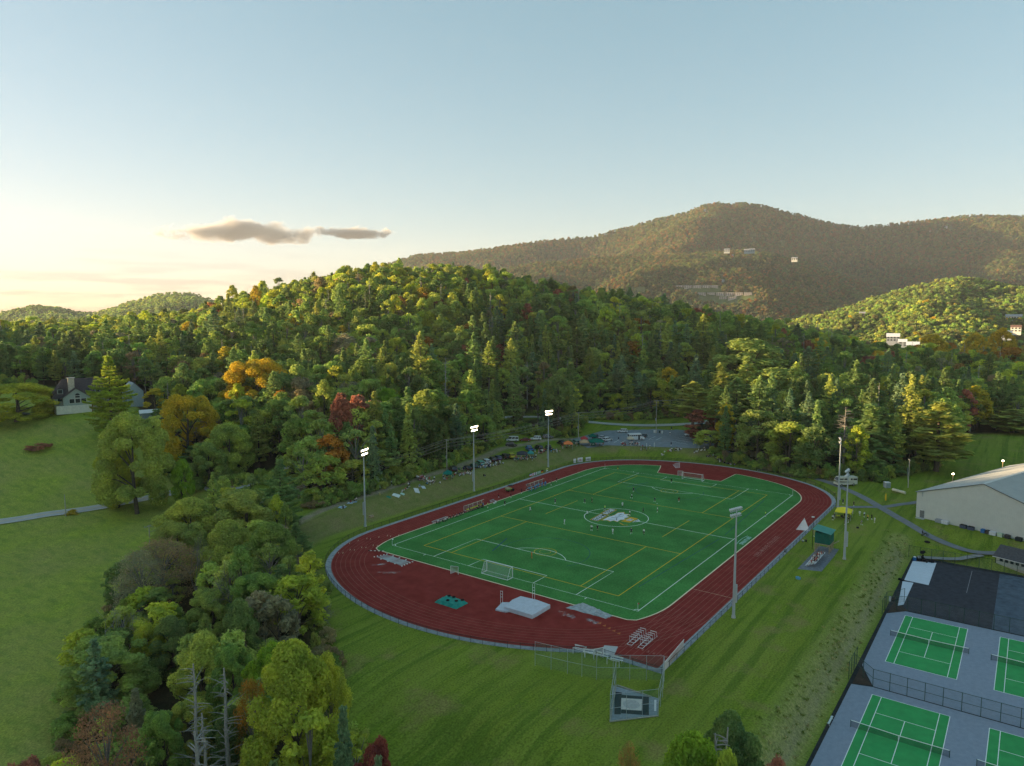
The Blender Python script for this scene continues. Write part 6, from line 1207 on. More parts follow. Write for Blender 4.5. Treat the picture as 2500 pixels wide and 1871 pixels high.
t = thing('utility_pole', 'utility pole hidden among the trees of the left grove', 'utility pole', (0, 0, 0)) if False else None
upole(-92, 84, h1(-92, 84), 9.5, 'utility pole among the roadside trees at the left end of the power line')
def wires(pts, lab):
    t = thing('power_line', lab, 'power line', (0, 0, 0)); wm = mat('cable', (.34, .32, .28), .6)
    for (dy, dz) in ((-.9, -.2), (.9, -.2), (0, -1.5), (0, -2.6)):
        P = []
        for a, b in zip(pts[:-1], pts[1:]):
            for k in range(12): u_ = k/12; P.append((a[0]+(b[0]-a[0])*u_, a[1]+(b[1]-a[1])*u_+dy, a[2]+(b[2]-a[2])*u_+dz-1.3*4*u_*(1-u_)))
        P.append((pts[-1][0], pts[-1][1]+dy, pts[-1][2]+dz)); MB().tube(P, .05, 4).build('cable', wm, t)
wires([(-92, 84, h1(-92, 84)+9.3)]+pz+[(190, 20, 19)], 'power line on timber poles running behind the grass bank to the parking lot')
# ---------------------------------------------------------------- the house
hx, hy = HOUSE_XY; hz_ = h1(hx, hy); D = depth(hx, hy, hz_)
to = math.atan2(CAM[1]-hy, CAM[0]-hx)
t = thing('house', 'grey-green house with a dark roof, arched window gable and stone chimney on the hill', 'house', (hx, hy, hz_-.4), to+math.pi/2+R_(8))
sid = mat('grey_green_boards', (.30, .36, .34), .8, .08, 2); wht = mat('pale_stucco', (.62, .62, .54), .9, .12, 1); shg = mat('dark_shingles', (.075, .065, .068), .9, .25, 2.2); frm = mat('pale_trim', (.6, .6, .56))
s_ = 290/FPX/ (2212/320)*.985      # metres per pixel of the enlarged view
def X_(px): return (px-505)*s_*1.0
def Z_(py): return (765-py)*s_*1.0+.4
# local frame: x to the right as seen, y towards the camera is negative
MB().box(((X_(245)+X_(765))/2, 2.5, Z_(640)/2), (X_(765)-X_(245), 9, Z_(640))).build('foundation', wht, t)
MB().box(((X_(230)+X_(1100))/2, 4.5, (Z_(640)+Z_(520))/2), (X_(1100)-X_(230), 7.5, Z_(520)-Z_(640)+.02)).build('wall', sid, t)
MB().prism([(X_(350), Z_(640)), (X_(765), Z_(640)), (X_(765), Z_(515)), (X_(545), Z_(355)), (X_(350), Z_(505))], -2.02, 2.5).build('gable_wall', sid, t)
for a, b in (((X_(310), Z_(515)), (X_(545), Z_(345))), ((X_(545), Z_(345)), (X_(785), Z_(520)))): slab('gable_roof', [(a[0], -2.5, a[1]), (a[0], 6, a[1]), (b[0], 6, b[1]), (b[0], -2.5, b[1])][::-1], .18, shg, t)
slab('main_roof', [(X_(200), .4, Z_(515)), (X_(1130), .4, Z_(520)), (X_(1060), 5.2, Z_(200)), (X_(385), 5.2, Z_(200))], .2, shg, t); slab('main_roof', [(X_(200), 10, Z_(515)), (X_(385), 5.2, Z_(200)), (X_(1060), 5.2, Z_(200)), (X_(1130), 10, Z_(520))], .2, shg, t); MB().add([(X_(200), .4, Z_(515)), (X_(385), 5.2, Z_(200)), (X_(200), 10, Z_(515))], [(0, 1, 2)]).build('hip_roof', shg, t)
ch = MB().box(((X_(455)+X_(545))/2, 1.6, (Z_(180)+Z_(420))/2), (X_(545)-X_(455), 1.5, Z_(180)-Z_(420))).build('chimney', mat('field_stone', (.34, .30, .22), .95, .3, 3, c2=(.60, .56, .46)), t); MB().box(((X_(455)+X_(545))/2, 1.6, Z_(176)), (X_(560)-X_(445), 1.8, .22)).build('chimney_cap', conc, ch)
def win(a, b, c, d, y=-2.06, arch=False):
    w_ = MB().box(((X_(a)+X_(c))/2, y, (Z_(b)+Z_(d))/2), (X_(c)-X_(a), .08, Z_(b)-Z_(d))).build('window', glass(), t); MB().box(((X_(a)+X_(c))/2, y+.03, (Z_(b)+Z_(d))/2), (X_(c)-X_(a)+.25, .06, Z_(b)-Z_(d)+.25)).build('frame', frm, w_)
for a, b, c, d in ((440, 530, 512, 600), (528, 530, 598, 600), (615, 530, 688, 600), (527, 480, 597, 512)): win(a, b, c, d)
MB().prism([(X_(562)+(X_(597)-X_(527))/2*math.cos(k*math.pi/8), Z_(472)+(Z_(436)-Z_(472))*math.sin(k*math.pi/8)) for k in range(9)], -2.1, -2.03).build('arched_window', glass(), t)
win(285, 520, 350, 572, .72); win(848, 535, 930, 600, .72)
for (a, b, c, d) in ((300, 375, 360, 435), (862, 395, 920, 445)):
    dm = MB().box(((X_(a)+X_(c))/2, 2.2, (Z_(b)+Z_(d))/2), (X_(c)-X_(a)+.5, 2.2, Z_(b)-Z_(d)+.5)).build('dormer', sid, t); MB().box(((X_(a)+X_(c))/2, 1.05, (Z_(b)+Z_(d))/2), (X_(c)-X_(a), .1, Z_(b)-Z_(d))).build('window', glass(), dm)
    xm = (X_(a)+X_(c))/2; hwid = (X_(c)-X_(a))/2+.5; MB().prism([(xm-hwid, Z_(b)+.25), (xm+hwid, Z_(b)+.25), (xm, Z_(b)+1.2)], .9, 3.6).build('dormer_roof', shg, dm)
dk_ = MB().box(((X_(770)+X_(1100))/2, -.6, Z_(640)), (X_(1100)-X_(770), 2.6, .2)).build('deck', mat('red_brown_timber', (.22, .09, .05), .8, .2, 3), t); MB().box(((X_(770)+X_(1100))/2, -1.9, Z_(622)), (X_(1100)-X_(770), .08, 1.0)).build('deck_railing', mat('red_brown_timber', (.22, .09, .05)), dk_)
for k in range(5): MB().box((X_(780)+k*2, -1.8, Z_(640)/2), (.2, .2, Z_(640)-.1)).build('deck_post', mat('red_brown_timber', (.22, .09, .05)), dk_)
MB().box(((X_(800)+X_(1000))/2, .8, Z_(680)/2), (X_(1000)-X_(800), .2, Z_(680))).build('garage_door', mat('white_door', (.6, .62, .6)), t)
# side wing and the white garage
MB().prism([(X_(1360), 0), (X_(1640), 0), (X_(1640), Z_(490)), (X_(1490), Z_(330)), (X_(1360), Z_(450))], 3, 12).build('side_wing', mat('pale_blue_siding', (.30, .37, .39), .8), t)
slab('wing_roof', [(X_(1670), 2.6, Z_(500)), (X_(1670), 12.4, Z_(500)), (X_(1490), 12.4, Z_(318)), (X_(1490), 2.6, Z_(318))], .2, shg, t)
x, y = wp(370, 292, 17); tg = thing('garage', 'low white-roofed greenhouse shed right of the house behind the pine', 'shed', (x, y, h1(x, y)+2.5), to+math.pi/2); MB().box((0, 0, 1.3), (8.5, 5, 2.6)).build('wall', mat('pale_blue_siding', (.30, .37, .39)), tg); slab('roof', [(-4.6, -2.8, 2.6), (4.6, -2.8, 2.6), (4.6, 0, 3.7), (-4.6, 0, 3.7)], .1, wpl, tg); slab('roof', [(-4.6, 2.8, 2.6), (-4.6, 0, 3.7), (4.6, 0, 3.7), (4.6, 2.8, 2.6)], .1, wpl, tg)
Pq = [wp(90, 290, 18)+(19,), wp(130, 285, 18)+(19,)]
fence('rail_fence', [(wp(82, 292, 18)), (wp(125, 294, 18))], 1.1, 2.4, 'wooden rail fence along the driveway left of the house', link_m, wood, .06, mid_=True)
# ---------------------------------------------------------------- valley and mountain buildings
def block(px, py, D, w_, hh, dp, lab, wallm, roofm_, nx=4, nz_=3, group=None, gable=False, cat='building', name='building', rz_=None, lift=0):
    z = CAM[2]-(py-761)*D/FPX; x, y = wp(px, D, z); to_ = math.atan2(CAM[1]-y, CAM[0]-x)+math.pi/2 if rz_ is None else rz_
    t = thing(name, lab, cat, (x, y, z), to_, group); MB().box((0, dp/2, hh/2-2), (w_, dp, hh+4)).build('wall', wallm, t)
    if gable:
        slab('roof', [(-w_/2-.4, -.5, hh), (w_/2+.4, -.5, hh), (w_/2+.4, dp/2, hh+dp*.3), (-w_/2-.4, dp/2, hh+dp*.3)], .3, roofm_, t); slab('roof', [(-w_/2-.4, dp+.5, hh), (-w_/2-.4, dp/2, hh+dp*.3), (w_/2+.4, dp/2, hh+dp*.3), (w_/2+.4, dp+.5, hh)], .3, roofm_, t)
    else: MB().box((0, dp/2, hh+.4), (w_+1, dp+1, .8)).build('roof', roofm_, t)
    wm_ = MB().box((0, 0, 0), (w_/nx*.5, .3, hh/nz_*.55)).mesh('window', glass())
    for i in range(nx):
        for j in range(nz_): link('window', wm_, t, (-w_/2+w_*(i+.5)/nx, -.1, hh*(j+.5)/nz_))
    return t
cond = mat('beige_condo_wall', (.50, .44, .40), .8, .1, .2); condr = mat('grey_condo_roof', (.38, .38, .38), .8); wroof = mat('white_roof', (.75, .78, .8), .6)
hw_ = mat('white_house_wall', (.66, .66, .62), .8); tanh = mat('tan_house_wall', (.55, .45, .33), .8); bwl = mat('blue_house_wall', (.35, .42, .48), .8)
for a, s_f in zip(MB_, SURF):
    D_ = s_f[3]; k_ = D_/2400
    if a[2] == 'row': block(a[0], a[1], D_, 26*k_*.98, 9*k_, 12, a[3], cond, condr, 4, 3, cat='apartment block', name='apartment_block')
    else: block(a[0], a[1], D_, 13, 5, 9, a[3], {'w': hw_, 't': tanh, 'b': bwl}[a[2]], condr, 3, 2, gable=True, cat='house', name='mountain_house')
wb = mat('pale_grey_wall', (.30, .34, .38), .8)
block(2228, 856, 640, 10, 4.5, 10, 'grey valley building with a bright white roof between the trees', wb, wroof, 3, 2, gable=True); block(2180, 834, 690, 11, 4.5, 10, 'white-roofed valley building half hidden by trees', wb, wroof, 4, 2, gable=True); block(2203, 846, 660, 7, 4, 8, 'small pale valley building between the two white roofs', wb, wroof, 2, 2, gable=True)
block(2480, 812, 900, 11, 6, 9, 'white house with a brown roof at the right edge of the valley', hw_, mat('brown_roof', (.22, .13, .10)), 3, 2, gable=True, cat='house', name='valley_house'); block(2475, 782, 1050, 20, 5, 9, 'pale long house in the shade at the right edge', hw_, condr, 6, 1, gable=True, cat='house', name='valley_house'); block(2105, 775, 1150, 9, 6, 8, 'small dark house among trees on the valley hill', mat('brown_wall', (.16, .13, .12)), condr, 2, 2, gable=True, cat='house', name='valley_house'); block(2455, 824, 850, 12, 5, 9, 'blue-grey roofed house low in the valley at the right', wb, mat('blue_roof', (.20, .28, .38)), 3, 1, gable=True, cat='house', name='valley_house')
# ---------------------------------------------------------------- vehicles
WH = None
def vehicle(kind, label, col, x, y, z, rz, cat=None, scale=1):
    paint = mat('car_paint_%d_%d_%d' % tuple(int(c*99) for c in col), col, .3, .04, 1, spec=.5); gl = glass('car_glass', (.02, .025, .03)); bl = mat('black_trim', (.015, .015, .015), .6); rim_m = mat('alloy_rim', (.45, .46, .47), .3, metal=.6)
    t = thing({'bus': 'minibus', 'pickup': 'pickup_truck', 'van': 'van', 'suv': 'parked_suv', 'sedan': 'parked_car', 'jeep': 'offroad_car', 'rv': 'motorhome'}[kind], label, cat or {'bus': 'minibus', 'pickup': 'pickup', 'van': 'van', 'suv': 'car', 'sedan': 'car', 'jeep': 'car', 'rv': 'motorhome'}[kind], (x, y, z), rz)
    spec_ = {'suv': (4.7, 1.9, .95, 1.75, [(-2.25, .95), (-2.0, 1.7), (.55, 1.75), (1.25, 1.0)]), 'sedan': (4.7, 1.85, .9, 1.45, [(-1.7, .92), (-1.05, 1.42), (.45, 1.45), (1.25, .95)]), 'pickup': (5.6, 2.0, 1.05, 1.85, [(-.45, 1.05), (-.3, 1.8), (1.0, 1.85), (1.75, 1.08)]), 'van': (5.2, 2.0, 1.05, 2.1, [(-2.55, 1.05), (-2.45, 2.05), (1.2, 2.1), (2.1, 1.15)]), 'jeep': (4.3, 1.9, 1.15, 1.9, [(-2.05, 1.15), (-1.98, 1.88), (.7, 1.9), (.95, 1.15)]), 'bus': (7.0, 2.35, 1.2, 2.9, [(-3.45, 1.2), (-3.45, 2.85), (2.0, 2.9), (2.1, 1.25)]), 'rv': (7.4, 2.45, 1.2, 3.1, [(-3.7, 1.2), (-3.7, 3.0), (2.9, 3.1), (3.6, 1.9)])}[kind]
    Lc, Wc, bh, th, gh = spec_; h2 = Lc/2; fl = .38
    hood = [(-h2, fl), (-h2, bh-.08), (-h2+.12, bh), (h2-1.15, bh+.02), (h2-.15, bh-.2 if kind not in ('jeep', 'rv') else bh), (h2, bh-.4), (h2, fl)]
    if kind == 'rv': hood = [(-h2, .5), (-h2, bh), (h2, bh+.1), (h2+.05, .5)]
    mb = MB(); n = len(hood); c0 = [(p[0], -Wc/2, p[1]) for p in hood]; c1 = [(p[0], Wc/2, p[1]) for p in hood]; mb.add(c0+c1, [tuple(range(n)), tuple(range(2*n-1, n-1, -1))]+[(i, i+n, (i+1) % n+n, (i+1) % n) for i in range(n)]); mb.build('body', paint, t)
    k = .82 if kind not in ('bus', 'rv', 'van') else .93; a, b, c_, d = gh
    v = [(a[0], -Wc/2+.02, a[1]), (b[0], -Wc/2*k, b[1]), (c_[0], -Wc/2*k, c_[1]), (d[0], -Wc/2+.02, d[1])]; v += [(p[0], -p[1], p[2]) for p in v]
    MB().add(v, [(0, 3, 2, 1), (4, 5, 6, 7), (1, 2, 6, 5), (0, 1, 5, 4), (3, 7, 6, 2)]).build('cabin', paint, t)
    def lerp(p, q, u_): return tuple(p[i]+(q[i]-p[i])*u_ for i in range(3))
    for s in (0, 4):
        A_, B_, C_2, D_2 = v[s], v[s+1], v[s+2], v[s+3]; lo_a, lo_d = lerp(A_, B_, .12), lerp(D_2, C_2, .12); hi_b, hi_c = lerp(A_, B_, .85), lerp(D_2, C_2, .85); nw = {'bus': 6, 'rv': 4, 'van': 3}.get(kind, 3 if kind in ('suv', 'jeep') else 2); off = -.015 if s == 0 else .015
        for i in range(nw):
            u0 = (i+.08)/nw; u1 = (i+.92)/nw
            if kind == 'rv' and i in (1,): u1 = (i+.5)/nw
            P = [lerp(lo_a, lo_d, u0), lerp(lo_a, lo_d, u1), lerp(hi_b, hi_c, u1), lerp(hi_b, hi_c, u0)]
            if kind in ('bus', 'rv'): P = [lerp(P[0], P[3], .35), lerp(P[1], P[2], .35), lerp(P[1], P[2], .8), lerp(P[0], P[3], .8)]
            P = [(p[0], p[1]+off, p[2]) for p in P]; MB().add(P, [(0, 1, 2, 3) if s == 0 else (3, 2, 1, 0)]).build('side_window', gl, t)
    W1 = [lerp(v[3], v[2], .1), lerp(v[7], v[6], .1), lerp(v[7], v[6], .9), lerp(v[3], v[2], .9)]; MB().add([(p[0]+.02, p[1]*.92, p[2]+.015) for p in W1], [(0, 1, 2, 3)]).build('windscreen', gl, t)
    W2 = [lerp(v[0], v[1], .25), lerp(v[4], v[5], .25), lerp(v[4], v[5], .9), lerp(v[0], v[1], .9)]; MB().add([(p[0]-.02, p[1]*.85, p[2]) for p in W2], [(3, 2, 1, 0)]).build('rear_window', gl, t)
    r = .36 if kind not in ('bus', 'rv', 'jeep', 'pickup') else .42
    for sx in (-.31, .31):
        for sy in (-1, 1):
            wv_ = MB().tube([(sx*Lc, sy*(Wc/2-.2), r), (sx*Lc, sy*(Wc/2+.03), r)], r, 12).build('wheel', tyre_m, t); MB().tube([(sx*Lc, sy*(Wc/2+.03), r), (sx*Lc, sy*(Wc/2+.045), r)], r*.6, 8).build('rim', rim_m, wv_)
    for sy in (-1, 1): MB().box((h2+.01, sy*Wc*.36, bh-.38), (.04, .34, .16)).build('headlight', wpl, t); MB().box((-h2-.01, sy*Wc*.4, bh-.2), (.04, .2, .3)).build('tail_light', mat('red_lens', (.4, .01, .01), .3), t)
    MB().box((h2+.02, 0, .48), (.06, Wc*.92, .18)).build('front_bumper', bl, t); MB().box((-h2-.02, 0, .48), (.06, Wc*.92, .18)).build('rear_bumper', bl, t)
    if kind == 'pickup': MB().box((-1.55, 0, 1.06), (2.1, Wc*.82, .05)).build('bed_floor', bl, t)
    if kind == 'bus': MB().box((.95, -Wc/2-.03, 1.35), (.75, .05, 1.9)).build('door', gl, t); MB().prism([(2.0, .5), (3.5, .5), (3.5, 1.25), (2.1, 1.5)], -.95, .95).build('hood', paint, t)
    if kind == 'rv': MB().box((-.3, 0, 3.2), (1.0, .8, .25)).build('roof_unit', wpl, t); MB().tube([(-2.8, -Wc/2-.1, 2.9), (1.8, -Wc/2-.1, 2.9)], .09, 6).build('awning_roll', wpl, t)
    return t
def zE(x, y, z=4): return up(1150+x*300/2212, 1020+y*300/2212, z)
def zFp(x, y, z=3.7): return up(1400+x*350/2212, 1000+y*350/2212, z)
def veh(kind, lab, col, p, rz): vehicle(kind, lab, col, p[0], p[1], h1(p[0], p[1])+.05 if pdist(np.array([p[0]]), np.array([p[1]]), PARK)[0] > 0 else 3.67, rz)
dirx = R_(-53.8+0)   # to the right in the picture
WHT, BLK, SIL = (.70, .72, .72), (.02, .022, .025), (.38, .40, .41)
veh('van', 'white van with raised roof parked at the forest edge, leftmost of the far row', WHT, zE(745, 455), dirx+math.pi); veh('suv', 'black car parked in front of the white van', BLK, zE(725, 530), dirx); veh('sedan', 'dark red car parked at the forest edge', (.20, .02, .02), zE(975, 445), dirx+math.pi); veh('suv', 'white station wagon parked between the red and the dark car', WHT, zE(1165, 430), dirx+math.pi); veh('suv', 'grey car with a bicycle rack at the right end of the forest-edge row', (.16, .16, .17), zE(1385, 405), dirx)
vv_ = [('pickup', 'blue pickup parked on the bank behind the spectators', (.03, .16, .42), (1050, 560), .3), ('suv', 'black car right of the blue pickup on the bank', BLK, (1215, 535), .5), ('pickup', 'black pickup near the third light mast on the bank', BLK, (1400, 535), .2), ('suv', 'black car left of the orange tent', BLK, (1620, 465), .4), ('jeep', 'yellow-topped off-road car parked on the bank', (.45, .42, .04), (725, 690), .3), ('jeep', 'black off-road car left of the yellow one', BLK, (610, 705), .5), ('suv', 'dark blue car in the parked row on the bank', (.02, .035, .10), (480, 735), .4), ('suv', 'black car second in the parked row on the bank', BLK, (385, 760), .4), ('suv', 'silver-white car beside the mint green one on the bank', WHT, (270, 800), .5), ('suv', 'mint green car parked on the bank', (.12, .38, .28), (160, 830), .5), ('sedan', 'dark green car next to the second light mast', (.03, .09, .07), (45, 870), .4), ('sedan', 'black sedan parked left of the second light mast', BLK, (-60, 905), .4), ('suv', 'dark car at the left end of the parked row near the green tent', (.03, .03, .035), (-330, 945), .4), ('suv', 'green and white car between the orange and tan tents', (.10, .22, .18), (1880, 450), .4)]
for (kd, lb, c_, p, a) in vv_: veh(kd, lb, c_, zE(*p, 4.1), dirx+math.pi/2+a)
veh('bus', 'white minibus parked in the middle of the parking lot', WHT, zFp(965, 470), dirx+.18); veh('sedan', 'dark grey car parked behind the minibus', (.05, .06, .065), zFp(1095, 425), dirx+1.2); veh('suv', 'white car parked alone at the forest side of the parking lot', WHT, zFp(755, 355), dirx+math.pi); veh('suv', 'white car with its tailgate open beside the dark green tent', WHT, zFp(525, 485), dirx+.7); veh('sedan', 'silver car half hidden behind the open white car', SIL, zFp(445, 450), dirx+.9); veh('suv', 'white car parked at the right end of the parking lot under the trees', WHT, zFp(1795, 410), dirx+math.pi); veh('suv', 'black car behind the black and white cars at the lot entrance', (.04, .045, .05), zFp(340, 440), dirx+1.2)
p = up(1900+1085*300/1986, 1150+225*300/1986, .3); vehicle('rv', 'cream motorhome parked on the path under the trees', (.62, .60, .50), p[0], p[1], .12, R_(180-42))
# utility vehicle on the track
t = thing('utility_cart', 'green and yellow utility cart with a roof parked on the left straight of the track', 'utility cart', (6.3, 42.6, .02), R_(-20)); gj = mat('cart_green', (.14, .24, .06), .5); MB().box((-.9, 0, .75), (1.5, 1.4, .35)).build('cargo_bed', gj, t); MB().box((.6, 0, .6), (1.3, 1.4, .35)).build('body', dkst, t); MB().box((.15, 0, 1.9), (1.5, 1.4, .08)).build('roof', dkst, t); MB().box((.1, 0, .95), (.5, 1.2, .4)).build('seat', mat('yellow_vinyl', (.5, .4, .05)), t); MB().box((-.9, 0, 1.1), (1.3, 1.2, .4)).build('load', mat('pale_load', (.45, .42, .25)), t)
for sx in (-.95, .85):
    for sy in (-.62, .62): MB().tube([(sx, sy-.12, .3), (sx, sy+.12, .3)], .3, 10).build('wheel', tyre_m, t)
for sx in (-.5, .8):
    for sy in (-.6, .6): MB().tube([(sx, sy, .8), (sx, sy, 1.88)], .03, 5).build('roof_post', dkst, t)
p = up(2100+705*.22359, 1050+1140*.22359, -.4); t = thing('motorcycle', 'dark motorcycle with a rider on the footpath below the hall', 'motorcycle', (p[0], p[1], h1(*p)+.12), R_(-60))
for sx in (-.65, .65): MB().add([(a[0]+sx, a[2], a[1]+.32) for a in torus(.24, .07)[0]], torus(.24, .07)[1]).build('wheel', tyre_m, t)
MB().tube([(-.5, 0, .5), (0, 0, .75), (.5, 0, .7)], [.12, .18, .1], 6).build('frame', dkst, t); MB().tube([(.45, -.35, 1.0), (.45, .35, 1.0)], .03, 5).build('handlebar', dkst, t); MB().box((-.35, 0, .82), (.6, .28, .12)).build('seat', dkst, t)
# ---------------------------------------------------------------- canopy tents
def tent(x, y, lab, col, w_=3.0, hh=2.2, rz=0, z=None, valance=True):
    z = h1(x, y) if z is None else z; cm = mat('tent_cloth_%d_%d_%d' % tuple(int(c*99) for c in col), col, .7, .06, 1); t = thing('canopy_tent', lab, 'tent', (x, y, z), rz); a = w_/2
    for sx in (-1, 1):
        for sy in (-1, 1): MB().tube([(sx*a*.97, sy*a*.97, 0), (sx*a*.97, sy*a*.97, hh)], .035, 5).build('leg', galv, t)
    MB().add([(-a, -a, hh), (a, -a, hh), (a, a, hh), (-a, a, hh), (-a*.25, -a*.25, hh+.85), (a*.25, -a*.25, hh+.85), (a*.25, a*.25, hh+.85), (-a*.25, a*.25, hh+.85), (0, 0, hh+1.0)], [(0, 1, 5, 4), (1, 2, 6, 5), (2, 3, 7, 6), (3, 0, 4, 7), (4, 5, 8), (5, 6, 8), (6, 7, 8), (7, 4, 8)]).build('canopy', cm, t)
    mb = MB(); e = [(-a, -a), (a, -a), (a, a), (-a, a)]
    for i in range(4): p, q = e[i], e[(i+1) % 4]; mb.add([(p[0], p[1], hh-.28), (q[0], q[1], hh-.28), (q[0], q[1], hh-.002), (p[0], p[1], hh-.002)], [(0, 1, 2, 3)])
    mb.build('valance', cm, t); return t
tent(37.3, -53.2, 'bright yellow canopy tent on the lawn by the footpath', (.78, .66, .05), 4.2, 2.3, R_(5), 0)
def tz(x, y, dy=0): p = zE(x, y, 4.1); return p
p = tz(920, 690); tent(p[0], p[1], 'black canopy tent on the bank beside the blue pickup', (.05, .055, .07), 4.2, 2.3, dirx); p = tz(1745, 515); tent(p[0], p[1], 'bright orange canopy tent on the bank', (.80, .22, .08), 3.6, 2.3, dirx); p = tz(2040, 480); tent(p[0], p[1], 'low tan canopy tent next to the orange tent', (.50, .34, .20), 3.8, 1.6, dirx)
p = zFp(350, 545, 4); tent(p[0], p[1], 'dark green canopy tent at the corner of the parking lot, front one', (.015, .15, .10), 6.0, 2.1, dirx); p = zFp(320, 500, 4); tent(p[0]+2, p[1]+2, 'dark green canopy tent behind the front dark green one', (.015, .12, .09), 3.4, 2.5, dirx); p = zFp(165, 500, 4); tent(p[0], p[1], 'small red canopy tent behind the tan tent', (.45, .06, .06), 3.0, 1.9, dirx)
p = up(1000+540*380/2212, 1140+150*380/2212, 4); tent(p[0], p[1], 'teal green canopy tent on the bank left of the second mast', (.02, .18, .14), 3.0, 2.2, dirx)
p = zE(1070, 660, 4.); tent(p[0], p[1], 'teal blue canopy tent between the black tent and the spectators', (.05, .28, .26), 2.6, 1.9, dirx)
p = zFp(880, 500, 4); tent(p[0], p[1], 'small white and orange canopy in front of the minibus', (.60, .50, .36), 2.8, 1.9, dirx)
t = sign(*zFp(305, 545, 4), dirx, 1.7, 1.1, 'green sign board hanging under the dark green tent', mat('sign_green', (.02, .16, .12)), 3.7, 'LM', wpl, ts=.8)
# portable toilet, wooden post, bins, signs around the lot
def booth(x, y, z, lab, c, w_=1.3, hh=2.4, name='portable_toilet', cat='toilet booth'):
    t = thing(name, lab, cat, (x, y, z), dirx); MB().box((0, 0, hh/2), (w_, w_, hh)).build('cabin', mat('booth_%d' % int(c[0]*99), c, .6), t); MB().box((0, 0, hh+.06), (w_+.12, w_+.12, .14)).build('roof', wpl, t); MB().box((0, -w_/2-.03, hh*.47), (w_*.7, .05, hh*.85)).build('door', mat('booth_door', (.30, .36, .36), .6), t)
p = zFp(1925, 620, 3); booth(p[0], p[1], h1(*p), 'grey-green portable toilet under the trees at the right end of the lot', (.16, .22, .21)); p = up(1800+1155*.3164, 1000+590*.3164, .5); booth(p[0], p[1], h1(*p), 'pale grey cabinet at the forest edge right of the dark conifer', (.38, .42, .44), 1.6, 1.7, 'utility_cabinet', 'cabinet')
p0, p1 = up(1800+1200*.3164, 1000+622*.3164, .3), up(1800+1295*.3164, 1000+648*.3164, .3); t = tag(MB().tube([(*p0, .5), (*p1, .5)], .45, 8).build('white_pipe', mat('cream_pipe', (.66, .62, .48)), None), 'long cream pipe lying on the lawn near the utility pole', 'pipe')
p = up(1800+1145*.3164, 1000+700*.3164, .1); t = thing('yellow_kayak', 'upright yellow padded post on the lawn by the path junction', 'post', (p[0], p[1], 0)) if False else thing('yellow_marker', 'upright yellow padded post on the lawn by the path junction', 'post', (p[0], p[1], 0)); MB().tube([(0, 0, 0), (0, 0, 1.3), (.1, 0, 2.2)], [.22, .25, .1], 8).build('pad', mat('yellow_vinyl_pad', (.75, .48, .04)), t)
for k, (x, y) in enumerate(((1275, 285), (1250, 280), (1330, 320), (1370, 325))): p = zFp(x, y, 6 if k < 2 else 5); tag(MB().tube([(0, 0, 0), (0, 0, 1.2)], [.35, .4], 8).build('litter_bin', wpl if k != 2 else gst, None, (p[0], p[1], h1(*p))), ['white bin at the foot of the far utility pole', 'white post beside the far utility pole', 'green bin at the edge of the grass island', 'grey bin at the edge of the grass island'][k], 'bin')
for k, (x, y) in enumerate(((1128, 590), (1245, 590))): p = zFp(x, y, 3.4); tag(MB().tube([(0, 0, 0), (0, 0, 1.9)], .1, 6).build('white_post', wpl, None, (p[0], p[1], h1(*p))), ['white post among the spectators at the lot edge', 'thin white post standing alone at the lot edge'][k], 'post')
